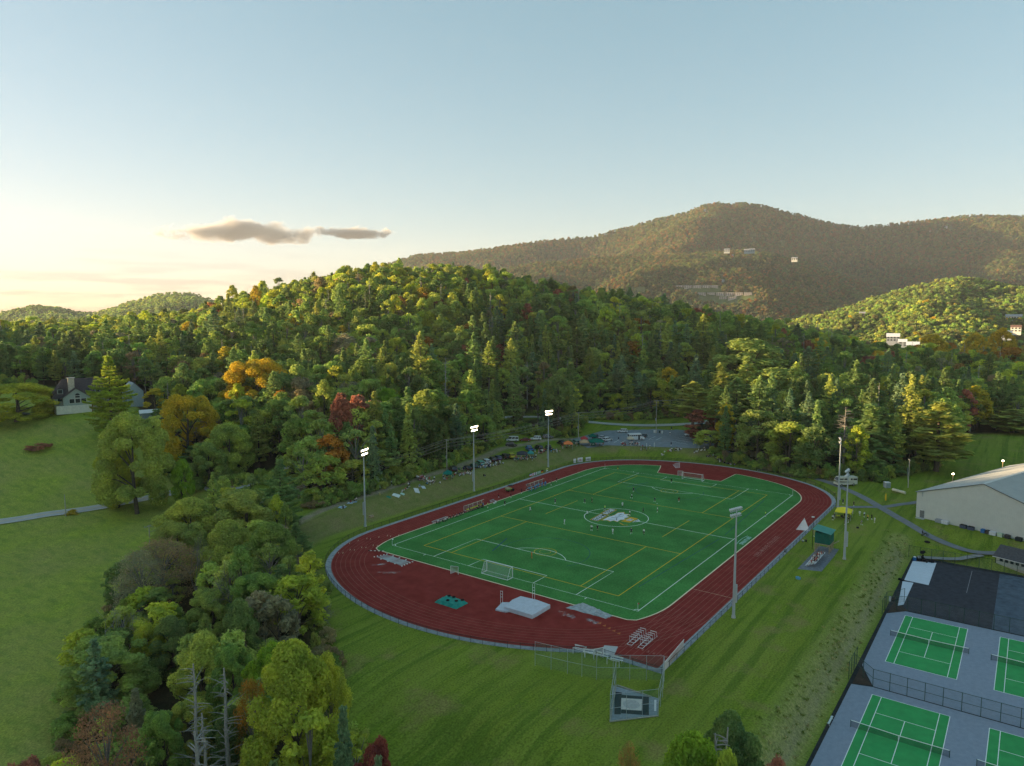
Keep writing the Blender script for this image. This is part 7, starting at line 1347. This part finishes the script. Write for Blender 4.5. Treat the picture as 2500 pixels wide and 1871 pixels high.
# ---------------------------------------------------------------- people
SK = [mat('skin_fair', (.52, .33, .24), .6), mat('skin_tan', (.36, .21, .13), .6), mat('skin_dark', (.14, .08, .05), .6)]; HR = [mat('hair_dark', (.02, .015, .012)), mat('hair_brown', (.09, .05, .025)), mat('hair_blond', (.42, .30, .14))]
CM = {k: mat('cloth_'+k, v, .85, .1, 4) for k, v in dict(white=(.74, .76, .74), black=(.018, .02, .025), navy=(.025, .035, .09), grey=(.25, .26, .27), red=(.45, .04, .05), blue=(.05, .22, .50), sky=(.10, .38, .62), green=(.03, .20, .11), yellow=(.62, .66, .08), gold=(.68, .42, .03), orange=(.78, .20, .03), pink=(.62, .30, .32), khaki=(.36, .29, .19), purple=(.10, .06, .16), neon=(.55, .85, .12)).items()}
def person_mesh(pose):
    J = dict(pelvis=(0, 0, .95), chest=(0, .02, 1.28), neck=(0, .02, 1.47), head=(0, .0, 1.62), crown=(0, 0, 1.72), ls=(-.19, .02, 1.40), rs=(.19, .02, 1.40), le=(-.26, .03, 1.12), re=(.26, .03, 1.12), lh=(-.27, -.06, .87), rh=(.27, -.06, .87), lhip=(-.10, 0, .90), rhip=(.10, 0, .90), lk=(-.11, 0, .50), rk=(.11, 0, .50), la=(-.12, .02, .09), ra=(.12, .02, .09), lt=(-.13, -.15, .04), rt=(.13, -.15, .04))
    if pose == 'run': J.update(lk=(-.10, -.30, .58), la=(-.10, -.12, .20), lt=(-.10, -.28, .12), rk=(.11, .10, .50), ra=(.12, .42, .28), rt=(.12, .40, .16), le=(-.27, .2, 1.16), lh=(-.2, .0, 1.02), re=(.27, -.12, 1.16), rh=(.18, -.32, 1.22), head=(0, -.08, 1.61), neck=(0, -.04, 1.46), chest=(0, -.02, 1.27), crown=(0, -.1, 1.71))
    if pose == 'walk': J.update(lk=(-.11, -.16, .50), la=(-.11, -.22, .10), lt=(-.11, -.38, .05), rk=(.11, .06, .49), ra=(.12, .28, .13), rt=(.12, .16, .05), lh=(-.26, .14, .9), rh=(.26, -.2, .9))
    if pose == 'hips': J.update(le=(-.40, .08, 1.14), lh=(-.18, -.04, 1.0), re=(.40, .08, 1.14), rh=(.18, -.04, 1.0), lk=(-.15, 0, .5), la=(-.19, .02, .09), lt=(-.2, -.15, .04), rk=(.15, 0, .5), ra=(.19, .02, .09), rt=(.2, -.15, .04))
    if pose == 'wave': J.update(re=(.36, 0, 1.62), rh=(.30, -.04, 1.90))
    dz = 0
    if pose in ('sit', 'chair', 'lounge'):
        dz = -.50 if pose == 'chair' else -.83; J = {k: (v[0], v[1], v[2]+dz) for k, v in J.items()}; hp = J['pelvis'][2]
        if pose == 'chair': J.update(lk=(-.13, -.43, hp), rk=(.13, -.43, hp), la=(-.13, -.46, .09), ra=(.13, -.44, .09), lt=(-.13, -.62, .04), rt=(.13, -.6, .04), lh=(-.18, -.36, hp+.12), rh=(.18, -.36, hp+.12))
        else: J.update(lk=(-.17, -.42, .40 if pose == 'sit' else .16), rk=(.17, -.42, .40 if pose == 'sit' else .16), la=(-.15, -.70, .09), ra=(.15, -.72, .09), lt=(-.15, -.83, .08), rt=(.16, -.85, .08), lh=(-.2, -.36, .42 if pose == 'sit' else .1), rh=(.2, -.36, .42 if pose == 'sit' else .1), le=(-.27, -.12, .5), re=(.27, -.12, .5))
        if pose == 'lounge': J.update(lh=(-.28, .28, .06), rh=(.28, .28, .06), le=(-.28, .2, .32), re=(.28, .2, .32))
    N = list(J); E_ = [('pelvis', 'chest'), ('chest', 'neck'), ('neck', 'head'), ('head', 'crown'), ('chest', 'ls'), ('chest', 'rs'), ('ls', 'le'), ('le', 'lh'), ('rs', 're'), ('re', 'rh'), ('pelvis', 'lhip'), ('pelvis', 'rhip'), ('lhip', 'lk'), ('rhip', 'rk'), ('lk', 'la'), ('rk', 'ra'), ('la', 'lt'), ('ra', 'rt')]
    Rd = dict(pelvis=.155, chest=.165, neck=.06, head=.115, crown=.085, ls=.075, rs=.075, le=.052, re=.052, lh=.042, rh=.042, lhip=.11, rhip=.11, lk=.068, rk=.068, la=.048, ra=.048, lt=.04, rt=.04)
    me = bpy.data.meshes.new('p'); me.from_pydata([J[n] for n in N], [(N.index(a), N.index(b)) for a, b in E_], []); o = bpy.data.objects.new('p', me); COL.objects.link(o)
    md = o.modifiers.new('s', 'SKIN'); sv = me.skin_vertices[0].data
    for i, n in enumerate(N): sv[i].radius = (Rd[n], Rd[n]*(.72 if n in ('pelvis', 'chest') else 1)); sv[i].use_root = (n == 'pelvis')
    s2_ = o.modifiers.new('b', 'SUBSURF'); s2_.levels = 1; dg = bpy.context.evaluated_depsgraph_get(); r = bpy.data.meshes.new_from_object(o.evaluated_get(dg)); bpy.data.objects.remove(o)
    r.name = 'body'; r.materials.clear()
    for mm in (CM['white'], CM['black'], SK[0], HR[0], CM['white']): r.materials.append(mm)
    jp = {n: Vector(J[n]) for n in N}
    for pl in r.polygons:
        c = pl.center; best = (9, None, 0)
        for a, b in E_:
            A_, B_ = jp[a], jp[b]; e = B_-A_; u_ = max(0, min(1, (c-A_).dot(e)/max(e.length_squared, 1e-9))); d_ = (A_+e*u_-c).length-Rd[a]*.5
            if d_ < best[0]: best = (d_, (a, b), u_)
        a, b = best[1]; u_ = best[2]; hz2 = jp['head']
        if b in ('head', 'crown'): mi = 3 if (c.z > hz2.z+.05 or c.y > hz2.y+.04) and c.z > hz2.z-.06 else 2
        elif b in ('neck', 'chest', 'ls', 'rs') : mi = 0 if not (b == 'neck' and u_ > .85) else 2
        elif a in ('ls', 'rs'): mi = 0
        elif a in ('le', 're'): mi = 2
        elif b in ('lhip', 'rhip') or a in ('lhip', 'rhip'): mi = 1 if u_ < .8 or b in ('lhip', 'rhip') else 2
        elif a in ('lk', 'rk'): mi = 4 if u_ > .25 else 2
        else: mi = 4
        pl.material_index = mi; pl.use_smooth = True
    return r
PM = {p: person_mesh(p) for p in ('stand', 'run', 'walk', 'hips', 'wave', 'sit', 'chair', 'lounge')}
PEOPLE = []
def person(pose, x, y, z, rz, top, bot, label, socks='white', group=None, skin=None, hair=None, s=1.0):
    o = bpy.data.objects.new('person', PM[pose]); COL.objects.link(o); o.location = (x, y, z); o.rotation_euler.z = rz; o.scale = (s, s, s)
    for i, mm in enumerate((CM[top], CM[bot], SK[skin if skin is not None else random.choice([0, 0, 0, 1, 2])], HR[hair if hair is not None else random.choice([0, 1, 1, 2])], CM[socks] if socks in CM else SK[0])): setmat(o, i, mm)
    tag(o, label, 'person', group); PEOPLE.append(o); return o
def fc(a): return R_(a)
PZ = .015
pl = [('run', -10.2, 23.1, 'white', 'white', 'player in white near the left yellow side line'), ('walk', -14.8, 8.3, 'white', 'white', 'player in white between the near yellow line and the centre circle'), ('hips', -15.4, -.7, 'white', 'black', 'player in white and dark shorts just below the centre circle on the left'), ('walk', -14.5, -2.0, 'black', 'black', 'player in black beside the player in white below the centre circle'),
 ('stand', -14.6, -6.7, 'white', 'white', 'player in white below the middle of the centre circle'), ('walk', -11.7, -10.7, 'navy', 'black', 'player in dark kit below the right part of the centre circle'), ('stand', -10.3, -13.7, 'white', 'black', 'player in white with black shorts, rightmost below the centre circle'), ('stand', 2, 22.2, 'navy', 'navy', 'dark-clad player near the halfway line at the left'),
 ('run', 7.3, 14.8, 'navy', 'navy', 'dark-clad player left of the far short yellow line'), ('wave', 9.2, 13.3, 'black', 'black', 'player in black raising an arm near the far short yellow line'), ('stand', 29.1, 9.1, 'navy', 'navy', 'dark-clad player highest up the pitch before the far penalty area'), ('run', 21.1, 5.7, 'white', 'black', 'player in white running near the far yellow line'), ('stand', 10.6, 3.5, 'white', 'white', 'player in white just above the centre circle'),
 ('run', 21.3, -2.1, 'navy', 'black', 'player in dark kit chasing the ball'), ('stand', 11.5, -7.5, 'white', 'black', 'player in white right of the top of the centre circle'), ('walk', 8.5, -4.4, 'navy', 'black', 'dark-clad player on the upper right rim of the centre circle'), ('stand', 26.1, -8.0, 'black', 'red', 'dark-clad player with red shorts on the right of the far half'), ('walk', 4.0, 5.9, 'neon', 'black', 'referee in neon yellow at the top of the centre circle'),
 ('run', -3.7, 7.5, 'white', 'white', 'player in white at the left rim of the centre circle'), ('stand', 25.6, -34.7, 'neon', 'black', 'assistant referee in neon yellow on the right side line'), ('stand', 48, 4.1, 'black', 'black', 'goalkeeper in black in front of the far goal'), ('stand', -42.7, .1, 'orange', 'orange', 'goalkeeper in orange at the near penalty arc'), ('stand', 3.6, -2.5, 'white', 'black', 'player in white standing on the emblem')]
for i, (ps, x, y, a, b, l) in enumerate(pl): person(ps, x, y, PZ, random.uniform(0, 6.28), a, b, l, 'orange' if a == 'orange' else 'white' if i % 3 else 'black')
tag(MB().sphere((0, 0, .11), .11, nu=10, nv=8).build('soccer_ball', wpl, None, (20.2, -3.4, PZ)), 'white soccer ball in front of the player chasing it', 'ball')
person('stand', 54.9, 28.5, PZ, 2, 'black', 'yellow', 'person with a yellow cap beyond the far left corner flag', 'black'); person('walk', -9.0, 33.4, PZ, 2, 'black', 'black', 'person in black on the left side line below the halfway line', 'white'); person('stand', -2.6, 40.6, PZ, 1, 'red', 'black', 'person in dark red walking on the left straight of the track', 'white'); person('stand', -.5, 37.3, PZ, 1, 'black', 'black', 'person in black beside the bench at the halfway line')
person('stand', 26.1, 37.2, PZ, 4, 'black', 'black', 'person in black at the far end of the blue team'); person('stand', 5.9, 37.7, PZ, 4, 'navy', 'black', 'person in dark kit at the near end of the blue team'); person('stand', 20.9, 36.0, PZ, 4, 'black', 'black', 'coach in black at the far end of the row in blue'); person('stand', -14.0, 36.1, PZ, 4, 'neon', 'black', 'person in neon yellow at the end of the yellow-bibbed bench'); person('stand', 10.4, 39.0, PZ, 4, 'red', 'black', 'person in dark red behind the row in blue')
random.seed(21)
for k in range(17): person(random.choice(['stand', 'stand', 'walk', 'hips']), 9.6+k*.64+random.uniform(-.15, .15), 37.4+random.uniform(-.6, .5), PZ, R_(180)+random.uniform(-.6, .6), random.choice(['blue', 'sky', 'blue', 'sky', 'white', 'blue']), random.choice(['blue', 'navy', 'blue']), 'player in a blue kit standing in the row on the left side line', 'blue', 'players in blue on the left side line')
for k in range(13): person('chair', -21.2+k*.62, 38.3+random.uniform(-.1, .1), PZ, R_(0)+random.uniform(-.3, .3), random.choice(['yellow', 'yellow', 'gold', 'yellow', 'black']), 'black', 'substitute in a yellow bib seated under the left team shelter', 'black', 'substitutes in yellow bibs')
for k in range(3): person('stand', -14.9+k*.5, 37.2+k*.4, PZ, 4, 'sky', 'black', 'person in a light blue top at the right end of the yellow-bibbed bench', 'black', 'people in light blue at the team shelter')
for k in range(11): person(random.choice(['sit', 'lounge', 'stand'][0:2]), -35+k*1.25+random.uniform(-.2, .2), 38.0+random.uniform(-.5, .4), PZ, random.uniform(-.5, .5), random.choice(['black', 'navy', 'black', 'white']), 'black', 'person in dark clothes sitting on the turf edge left of the team shelter', 'black', 'people sitting on the left turf edge')
# spectators on the bank
TOPS = ['white', 'black', 'grey', 'navy', 'red', 'pink', 'sky', 'green', 'white', 'khaki', 'black', 'white']
def crowd(P, n, poses, lab, grp, spread=1.0, zf_=None, tops=TOPS, face=R_(180-36), shuf=.8):
    for k in range(n):
        i = random.randrange(len(P)-1) if len(P) > 1 else 0; u_ = random.random(); a = P[i]; b = P[min(i+1, len(P)-1)]; x = a[0]+(b[0]-a[0])*u_+random.gauss(0, spread*.5); y = a[1]+(b[1]-a[1])*u_+random.gauss(0, spread*.5); tp = random.choice(tops); ps = random.choice(poses)
        person(ps, x, y, (h1(x, y) if zf_ is None else zf_)+(.02), face+random.uniform(-shuf, shuf), tp, random.choice(['black', 'navy', 'khaki', 'grey', 'white']), ('spectator in %s %s ' % (tp, {'stand': 'standing', 'hips': 'hands on hips', 'walk': 'walking', 'sit': 'sitting', 'chair': 'on a low chair', 'lounge': 'lounging', 'wave': 'arm raised', 'run': 'running'}[ps]))+lab, random.choice(['white', 'black', 'grey']), grp+' in '+tp+' '+ps)
FCE = 0.0
def zGp(x, y, z=3.6): return up(1000+x*380/2212, 1140+y*380/2212, z)
crowd([zGp(130, 200), zGp(200, 190)], 20, ['stand', 'stand', 'hips', 'sit'], 'in the cluster behind the long white blanket', 'cluster behind the blanket', 1.5, tops=['red', 'black', 'navy', 'white', 'pink', 'grey'])
crowd([zGp(240, 230), zGp(420, 200)], 18, ['stand', 'sit', 'sit', 'lounge'], 'left of the teal tent on the bank', 'left of the teal tent', 1.5)
crowd([zGp(480, 170), zGp(560, 150)], 8, ['stand', 'sit'], 'at the teal tent', 'at the teal tent', 1.0); crowd([zGp(590, 140), zGp(860, 75)], 30, ['sit', 'sit', 'lounge', 'chair'], 'in the row left of the second mast', 'row left of the second mast', 1.0, tops=['white', 'pink', 'white', 'black', 'red', 'khaki']); crowd([zGp(620, 90), zGp(850, 30)], 10, ['chair', 'stand'], 'in the back row left of the second mast', 'back row left of the second mast', .8, tops=['black', 'green', 'grey', 'navy'])
crowd([zE(20, 890), zE(320, 850), zE(600, 780)], 50, ['stand', 'chair', 'sit', 'chair'], 'in front of the parked row on the bank', 'in front of the parked row', 1.0, tops=['black', 'white', 'navy', 'grey', 'black', 'sky', 'white']); crowd([zE(230, 940), zE(280, 950)], 2, ['sit'], 'low on the bank right of the second mast', 'low on the bank', .4, tops=['black'])
crowd([zE(780, 740), zE(870, 700), zE(1020, 690), zE(1200, 640)], 34, ['stand', 'chair', 'stand', 'sit'], 'around the black tent', 'around the black tent', 1.2); crowd([zE(1180, 610), zE(1300, 580), zE(1600, 560)], 32, ['stand', 'chair', 'sit', 'stand'], 'between the black and orange tents', 'between the black and orange tents', 1.2)
crowd([zE(1660, 520), zE(1900, 490)], 12, ['stand'], 'under the orange tent', 'under the orange tent', .9); crowd([zE(1960, 470), zFp(450, 545, 4)], 9, ['stand', 'chair'], 'beside the dark green tents', 'beside the dark green tents', 1.0)
crowd([zFp(760, 560), zFp(920, 545), zFp(1080, 590)], 30, ['chair', 'stand', 'sit', 'chair'], 'at the lot edge before the minibus', 'at the lot edge in front of the minibus', 1.1, tops=['white', 'red', 'white', 'black', 'pink', 'grey']); crowd([zFp(1130, 590), zFp(1240, 590)], 3, ['chair', 'stand'], 'between the two white posts', 'between the posts', .7, tops=['white', 'grey'])
crowd([zFp(1340, 620), zFp(1520, 605), zFp(1660, 610)], 20, ['sit', 'stand', 'chair', 'sit'], 'at the lot edge right of the white posts', 'at the lot edge right of the posts', .8, tops=['white', 'black', 'red', 'white']); crowd([zFp(1770, 640), zFp(2060, 640, 3)], 8, ['sit', 'stand', 'chair'], 'beside the portable toilet', 'beside the portable toilet', .8, tops=['white', 'black', 'white'])
crowd([zFp(2050, 685, 2.6), zFp(2200, 710, 2.2), up(1600+900*400/2212, 1020+540*400/2212, 2), up(1600+1090*400/2212, 1020+595*400/2212, 1.6)], 30, ['sit', 'sit', 'lounge', 'sit', 'chair'], 'in the row above the far curve', 'long row above the far curve', .35, tops=['black', 'navy', 'black', 'white', 'purple', 'black'], face=R_(110)); crowd([up(1600+1380*400/2212, 1020+690*400/2212, .8), up(1600+1470*400/2212, 1020+690*400/2212, .8)], 4, ['sit'], 'beside the path at the far curve', 'beside the path at the far curve', .4, tops=['black', 'green'])
for (x, y, l) in ((695, 480, 'person standing between the white cars and the minibus'), (1490, 400, 'person in white walking alone across the parking lot'), (1515, 315, 'person in dark clothes at the far entrance of the parking lot'), (1508, 560, 'person in black at the near edge of the parking lot')): p = zFp(x, y); person('walk' if y != 560 else 'stand', p[0], p[1], 3.68 if y > 330 else h1(*p), 2, 'white' if y == 400 else 'navy', 'black', l)
# around the yellow tent
def zDp(x, y, z=0): return up(1900+x*300/1986, 1150+y*300/1986, z)
for (x, y, a, b, ps, l) in ((880, 800, 'white', 'black', 'stand', 'person in white left of the yellow tent'), (905, 770, 'black', 'black', 'hips', 'person in black with a yellow cap left of the yellow tent'), (1315, 730, 'white', 'white', 'stand', 'person in a long white top right of the yellow tent'), (1390, 750, 'white', 'black', 'stand', 'person in white and black beside the one in orange'), (1445, 795, 'gold', 'black', 'stand', 'person in a golden orange jacket right of the yellow tent'), (1510, 790, 'black', 'black', 'stand', 'small person in black right of the golden jacket'), (1555, 840, 'white', 'white', 'stand', 'person in white at the right end of the group near the path'), (1345, 885, 'grey', 'khaki', 'run', 'person in grey playing on the lawn below the yellow tent'), (1220, 575, 'black', 'black', 'stand', 'person in black with blond hair by the footpath'), (1045, 535, 'navy', 'navy', 'stand', 'person in navy behind the yellow tent by the track'), (1200, 690, 'khaki', 'white', 'stand', 'person in khaki at the right tent pole'), (1080, 880, 'navy', 'black', 'stand', 'person in navy in front of the yellow tent'), (1130, 840, 'black', 'grey', 'stand', 'person in black in front of the yellow tent by the mast'), (915, 430, 'black', 'black', 'stand', 'person in black at the track fence by the far right curve')):
    p = zDp(x, y); person(ps, p[0], p[1], .0, random.uniform(0, 6), a, b, l)
for k in range(9): p = zDp(960+k*26+random.uniform(-8, 8), 770+random.uniform(-12, 12)); person(random.choice(['stand', 'chair', 'stand']), p[0], p[1], 0, random.uniform(0, 6), random.choice(['black', 'gold', 'yellow', 'navy', 'yellow']), 'black', 'person in dark or yellow clothes under the yellow tent', 'black', 'people under the yellow tent')
person('stand', -13.5+28, -50.6, 0, R_(10), 'khaki', 'khaki', 'person in khaki at the fence in front of the press box'); 
for (x, y, ps, a, l) in ((400, 1150, 'sit', 'white', 'person in white sitting on the grass left of the press box'), (450, 1150, 'sit', 'black', 'person in black sitting on the grass left of the press box'), (105, 1350, 'stand', 'grey', 'person in grey leaning at the track fence near the bleachers')): p = zDp(x, y); person(ps, p[0], p[1], 0, 2.2, a, 'black', l)
p = zDp(1275, 925); pile(p[0], p[1], 0, 'small black bag on the lawn below the yellow tent', ('black_vinyl', (.012, .014, .016)), 3, .25, .25, .05, 'bag', 'bag', 8); p = up(1800+470*700/2212, 1350+200*700/2212, 0); pile(p[0], p[1], 0, 'blue and white bag lying alone on the mown lawn', ('sky_vinyl', (.10, .30, .42)), 4, .35, .3, .05, 'bag', 'bag', 9)
random.seed(5)
for r in range(4):
    for k in range(9):
        if random.random() < (.35 if r < 1 else .9 if r < 3 else .5): x = -9.3+k*1.0+random.uniform(-.15, .15); tp = random.choice(['red', 'white', 'black', 'white', 'grey', 'navy', 'red']); person('chair', x, -55.7+.9-r*.62, .02+r*.24, R_(180)+random.uniform(-.3, .3), tp, random.choice(['white', 'khaki', 'grey', 'black']), 'spectator in %s seated on the small bleachers' % tp, 'white', 'spectators in %s on the bleachers' % tp)
p = up(2100+690*.22359, 1050+1140*.22359, -.4); person('chair', p[0]-.1, p[1]+.2, h1(*p)+.42, R_(30), 'black', 'grey', 'rider in black on the motorcycle on the footpath', 'black')
# picnic blankets and small things on the bank
def blanket(px, py, z, w_, l_, rz, c, lab):
    w_ *= .7; l_ *= .7
    x, y = up(px, py, z); z0_ = h1(x, y); cm = mat('blanket_%d_%d' % (int(c[0]*99), int(c[2]*99)), c, .9, .15, 1.5); mb = MB(); vv = []; 
    for i in range(5):
        for j in range(5): a = (i/4-.5)*w_; b = (j/4-.5)*l_; xx = x+a*math.cos(rz)-b*math.sin(rz); yy = y+a*math.sin(rz)+b*math.cos(rz); vv.append((xx, yy, h1(xx, yy)+.06+random.uniform(0, .04)))
    return tag(mb.add(vv, [(i*5+j, (i+1)*5+j, (i+1)*5+j+1, i*5+j+1) for i in range(4) for j in range(4)]).build('blanket', cm), lab, 'blanket')
z2b = lambda x, y: (700+x*400/2207, 1100+y*400/2207)
blanket(*z2b(750, 765), 2.6, 2.2, 3.2, .4, (.34, .50, .66), 'pale blue blanket nearest the left grove on the bank'); blanket(*z2b(855, 705), 3, 2, 2.6, .5, (.42, .50, .58), 'grey-blue blanket behind the pale blue one'); blanket(*z2b(915, 695), 3, 1.6, 2, .7, (.20, .32, .48), 'blue blanket next to the left light mast'); blanket(*z2b(1475, 600), 3.2, 2.6, 3.2, .5, (.62, .70, .66), 'white blanket with bags on the bank'); blanket(*z2b(1375, 625), 3.2, 1.6, 2, .3, (.04, .20, .13), 'dark green blanket beside the white one'); blanket(*z2b(1560, 580), 3.2, 1.6, 1.8, .5, (.40, .60, .52), 'mint blanket right of the white one'); blanket(*z2b(1750, 515), 3.5, 2.2, 4, -.6, (.62, .64, .64), 'long white blanket in front of the left cluster of spectators'); blanket(*z2b(1840, 480), 3.5, 1.8, 2.4, -.5, (.50, .56, .62), 'pale grey blanket right of the long white one')
for (a, b, tp, ps) in ((760, 750, 'black', 'sit'), (775, 740, 'white', 'sit'), (860, 690, 'red', 'lounge'), (910, 685, 'black', 'sit'), (940, 665, 'white', 'sit'), (1560, 565, 'white', 'sit'), (1600, 545, 'red', 'sit'), (1640, 515, 'white', 'stand'), (1655, 510, 'navy', 'stand'), (1625, 530, 'black', 'sit'), (1415, 505, 'white', 'stand'), (1545, 430, 'black', 'walk'), (1790, 495, 'blue', 'sit')):
    x, y = up(*z2b(a, b), 3.2); person(ps, x, y, h1(x, y)+.05, R_(-70)+random.uniform(-.5, .5), tp, 'black', {760: 'person in black sitting on the pale blue blanket', 775: 'person in white sitting on the pale blue blanket', 860: 'person in red on the grey-blue blanket', 910: 'person in black sitting on the blue blanket', 940: 'person in white sitting on the blue blanket', 1560: 'person in white on the mint blanket', 1600: 'person in red sitting right of the mint blanket', 1640: 'standing person in white right of the mint blanket', 1655: 'standing person in navy right of the mint blanket', 1625: 'person in black sitting right of the mint blanket', 1415: 'child in white running at the forest edge', 1545: 'person in black walking at the forest edge', 1790: 'person in blue sitting on the long white blanket'}[a])
x, y = up(*z2b(1255, 625), 3); t = thing('dog', 'yellowish dog standing on the bank left of the green blanket', 'dog', (x, y, h1(x, y)), 1); dm_ = mat('dog_fur', (.50, .40, .16), .9); mb = MB(); mb.tube([(-.38, 0, .48), (-.1, 0, .5), (.25, 0, .55), (.42, 0, .68), (.52, 0, .78)], [.11, .13, .15, .09, .09], 8); mb.tube([(.5, 0, .78), (.72, 0, .74)], [.085, .045], 6)
for sx, sy in ((-.3, -.09), (-.3, .09), (.24, -.09), (.24, .09)): mb.tube([(sx, sy, .5), (sx+.03, sy, .25), (sx, sy, .0)], [.07, .04, .035], 5)
mb.tube([(-.4, 0, .52), (-.6, 0, .7)], [.03, .02], 4); mb.build('body', dm_, t)
t = thing('storage_crate', 'grey crate lying in the grass beside the left light mast', 'crate', (*up(*z2b(1140, 895), .8), 0)); t.location.z = h1(t.location.x, t.location.y); MB().box((0, 0, .25), (1.3, .7, .5)).build('body', wood, t); MB().box((0, 0, .53), (1.35, .75, .07)).build('lid', wood, t)
# past three hundred people in view: the ones that show smallest (all of them in the crowds on the bank) become one crowd
def merge_people(lim):
    P = [o for o in PEOPLE if o.get('group')]; P.sort(key=lambda o: -depth(*o.location)); P = P[:max(0, len(PEOPLE)-lim)]; mats_ = []; V = []; Fv = []; Fl = []; Mi = []; off = 0
    for o in P:
        me = o.data; n = len(me.vertices); v = np.empty(n*3); me.vertices.foreach_get('co', v); v = v.reshape(-1, 3); a = o.rotation_euler.z; R3 = np.array([[math.cos(a), -math.sin(a), 0], [math.sin(a), math.cos(a), 0], [0, 0, 1]]); v = v@R3.T+np.array(o.location)
        lv = np.empty(len(me.loops), int); me.loops.foreach_get('vertex_index', lv); lt = np.empty(len(me.polygons), int); me.polygons.foreach_get('loop_total', lt); mi = np.empty(len(me.polygons), int); me.polygons.foreach_get('material_index', mi)
        mp = []
        for s in o.material_slots:
            if s.material not in mats_: mats_.append(s.material)
            mp.append(mats_.index(s.material))
        V.append(v); Fv.append(lv+off); Fl.append(lt); Mi.append(np.array(mp)[mi]); off += n
    V = np.concatenate(V); Fv = np.concatenate(Fv); Fl = np.concatenate(Fl); Mi = np.concatenate(Mi); me = bpy.data.meshes.new('spectator_crowd'); me.vertices.add(len(V)); me.vertices.foreach_set('co', V.astype(np.float32).ravel()); me.loops.add(len(Fv)); me.loops.foreach_set('vertex_index', Fv.astype(np.int32)); me.polygons.add(len(Fl)); st_ = np.concatenate([[0], np.cumsum(Fl)[:-1]]); me.polygons.foreach_set('loop_start', st_.astype(np.int32)); me.polygons.foreach_set('loop_total', Fl.astype(np.int32)); me.polygons.foreach_set('use_smooth', [True]*len(Fl))
    for q in mats_: me.materials.append(q)
    me.polygons.foreach_set('material_index', Mi.astype(np.int32)); me.update(calc_edges=True); o = bpy.data.objects.new('spectator_crowd', me); COL.objects.link(o); tag(o, 'crowd of distant spectators along the bank and the edge of the parking lot', 'crowd', kind='stuff')
    for q in P: PEOPLE.remove(q); bpy.data.objects.remove(q)
merge_people(298)
# ---------------------------------------------------------------- the cloud over the hills
def cloud(name, x0, x1, yc, hpx, D, lab, seed, dens, thr):
    sx_ = (x1-x0)/2*D/FPX; sz_ = hpx/2*D/FPX; z = CAM[2]-(yc-761)*D/FPX; x, y = wp((x0+x1)/2, D, z)
    mb = MB().sphere((0, 0, 0), 1, nu=24, nv=12); CMt = bpy.data.materials.new('cloud_vapour'); CMt.use_nodes = True; t = CMt.node_tree; t.nodes.clear(); co_ = nd(t, 'ShaderNodeOutputMaterial'); pvv = nd(t, 'ShaderNodeVolumePrincipled'); pvv.inputs['Color'].default_value = (.84, .82, .80, 1); pvv.inputs['Anisotropy'].default_value = .2
    tcn = nd(t, 'ShaderNodeTexCoord').outputs['Object']; ln = nd(t, 'ShaderNodeVectorMath', operation='LENGTH'); t.links.new(tcn, ln.inputs[0])
    mp_ = nd(t, 'ShaderNodeMapping'); mp_.inputs['Scale'].default_value = (sx_/sz_*.62, 1.0, 1.0); mp_.inputs['Location'].default_value = (seed, 0, 0); t.links.new(tcn, mp_.inputs[0])
    n = nd(t, 'ShaderNodeTexNoise'); n.inputs['Scale'].default_value = 1.15; n.inputs['Detail'].default_value = 8; n.inputs['Roughness'].default_value = .62; t.links.new(mp_.outputs[0], n.inputs['Vector'])
    fo = nd(t, 'ShaderNodeMapRange'); fo.inputs[1].default_value = 0; fo.inputs[2].default_value = 1; fo.inputs[3].default_value = .30; fo.inputs[4].default_value = -.32; t.links.new(ln.outputs['Value'], fo.inputs[0])
    ad = nd(t, 'ShaderNodeMath', operation='ADD'); t.links.new(n.outputs[0], ad.inputs[0]); t.links.new(fo.outputs[0], ad.inputs[1])
    r_ = nd(t, 'ShaderNodeMapRange'); r_.inputs[1].default_value = thr; r_.inputs[2].default_value = thr+.16; r_.inputs[3].default_value = 0; r_.inputs[4].default_value = dens; t.links.new(ad.outputs[0], r_.inputs[0]); t.links.new(r_.outputs[0], pvv.inputs['Density']); t.links.new(pvv.outputs[0], co_.inputs['Volume'])
    o = mb.build(name, CMt); o.location = (x, y, z); o.scale = (sx_, 260, sz_); o.rotation_euler = (0, 0, YAW+math.atan((1250-(x0+x1)/2)/FPX)-math.pi/2); return tag(o, lab, 'cloud')
cloud('cloud', 330, 870, 566, 84, 9000, 'long low grey and cream cloud drifting above the hills at the left', 7.7, .02, .40)
cloud('cloud', 730, 1000, 568, 44, 9000, 'thin grey tail of cloud to the right of the long cloud', 5.1, .02, .40)
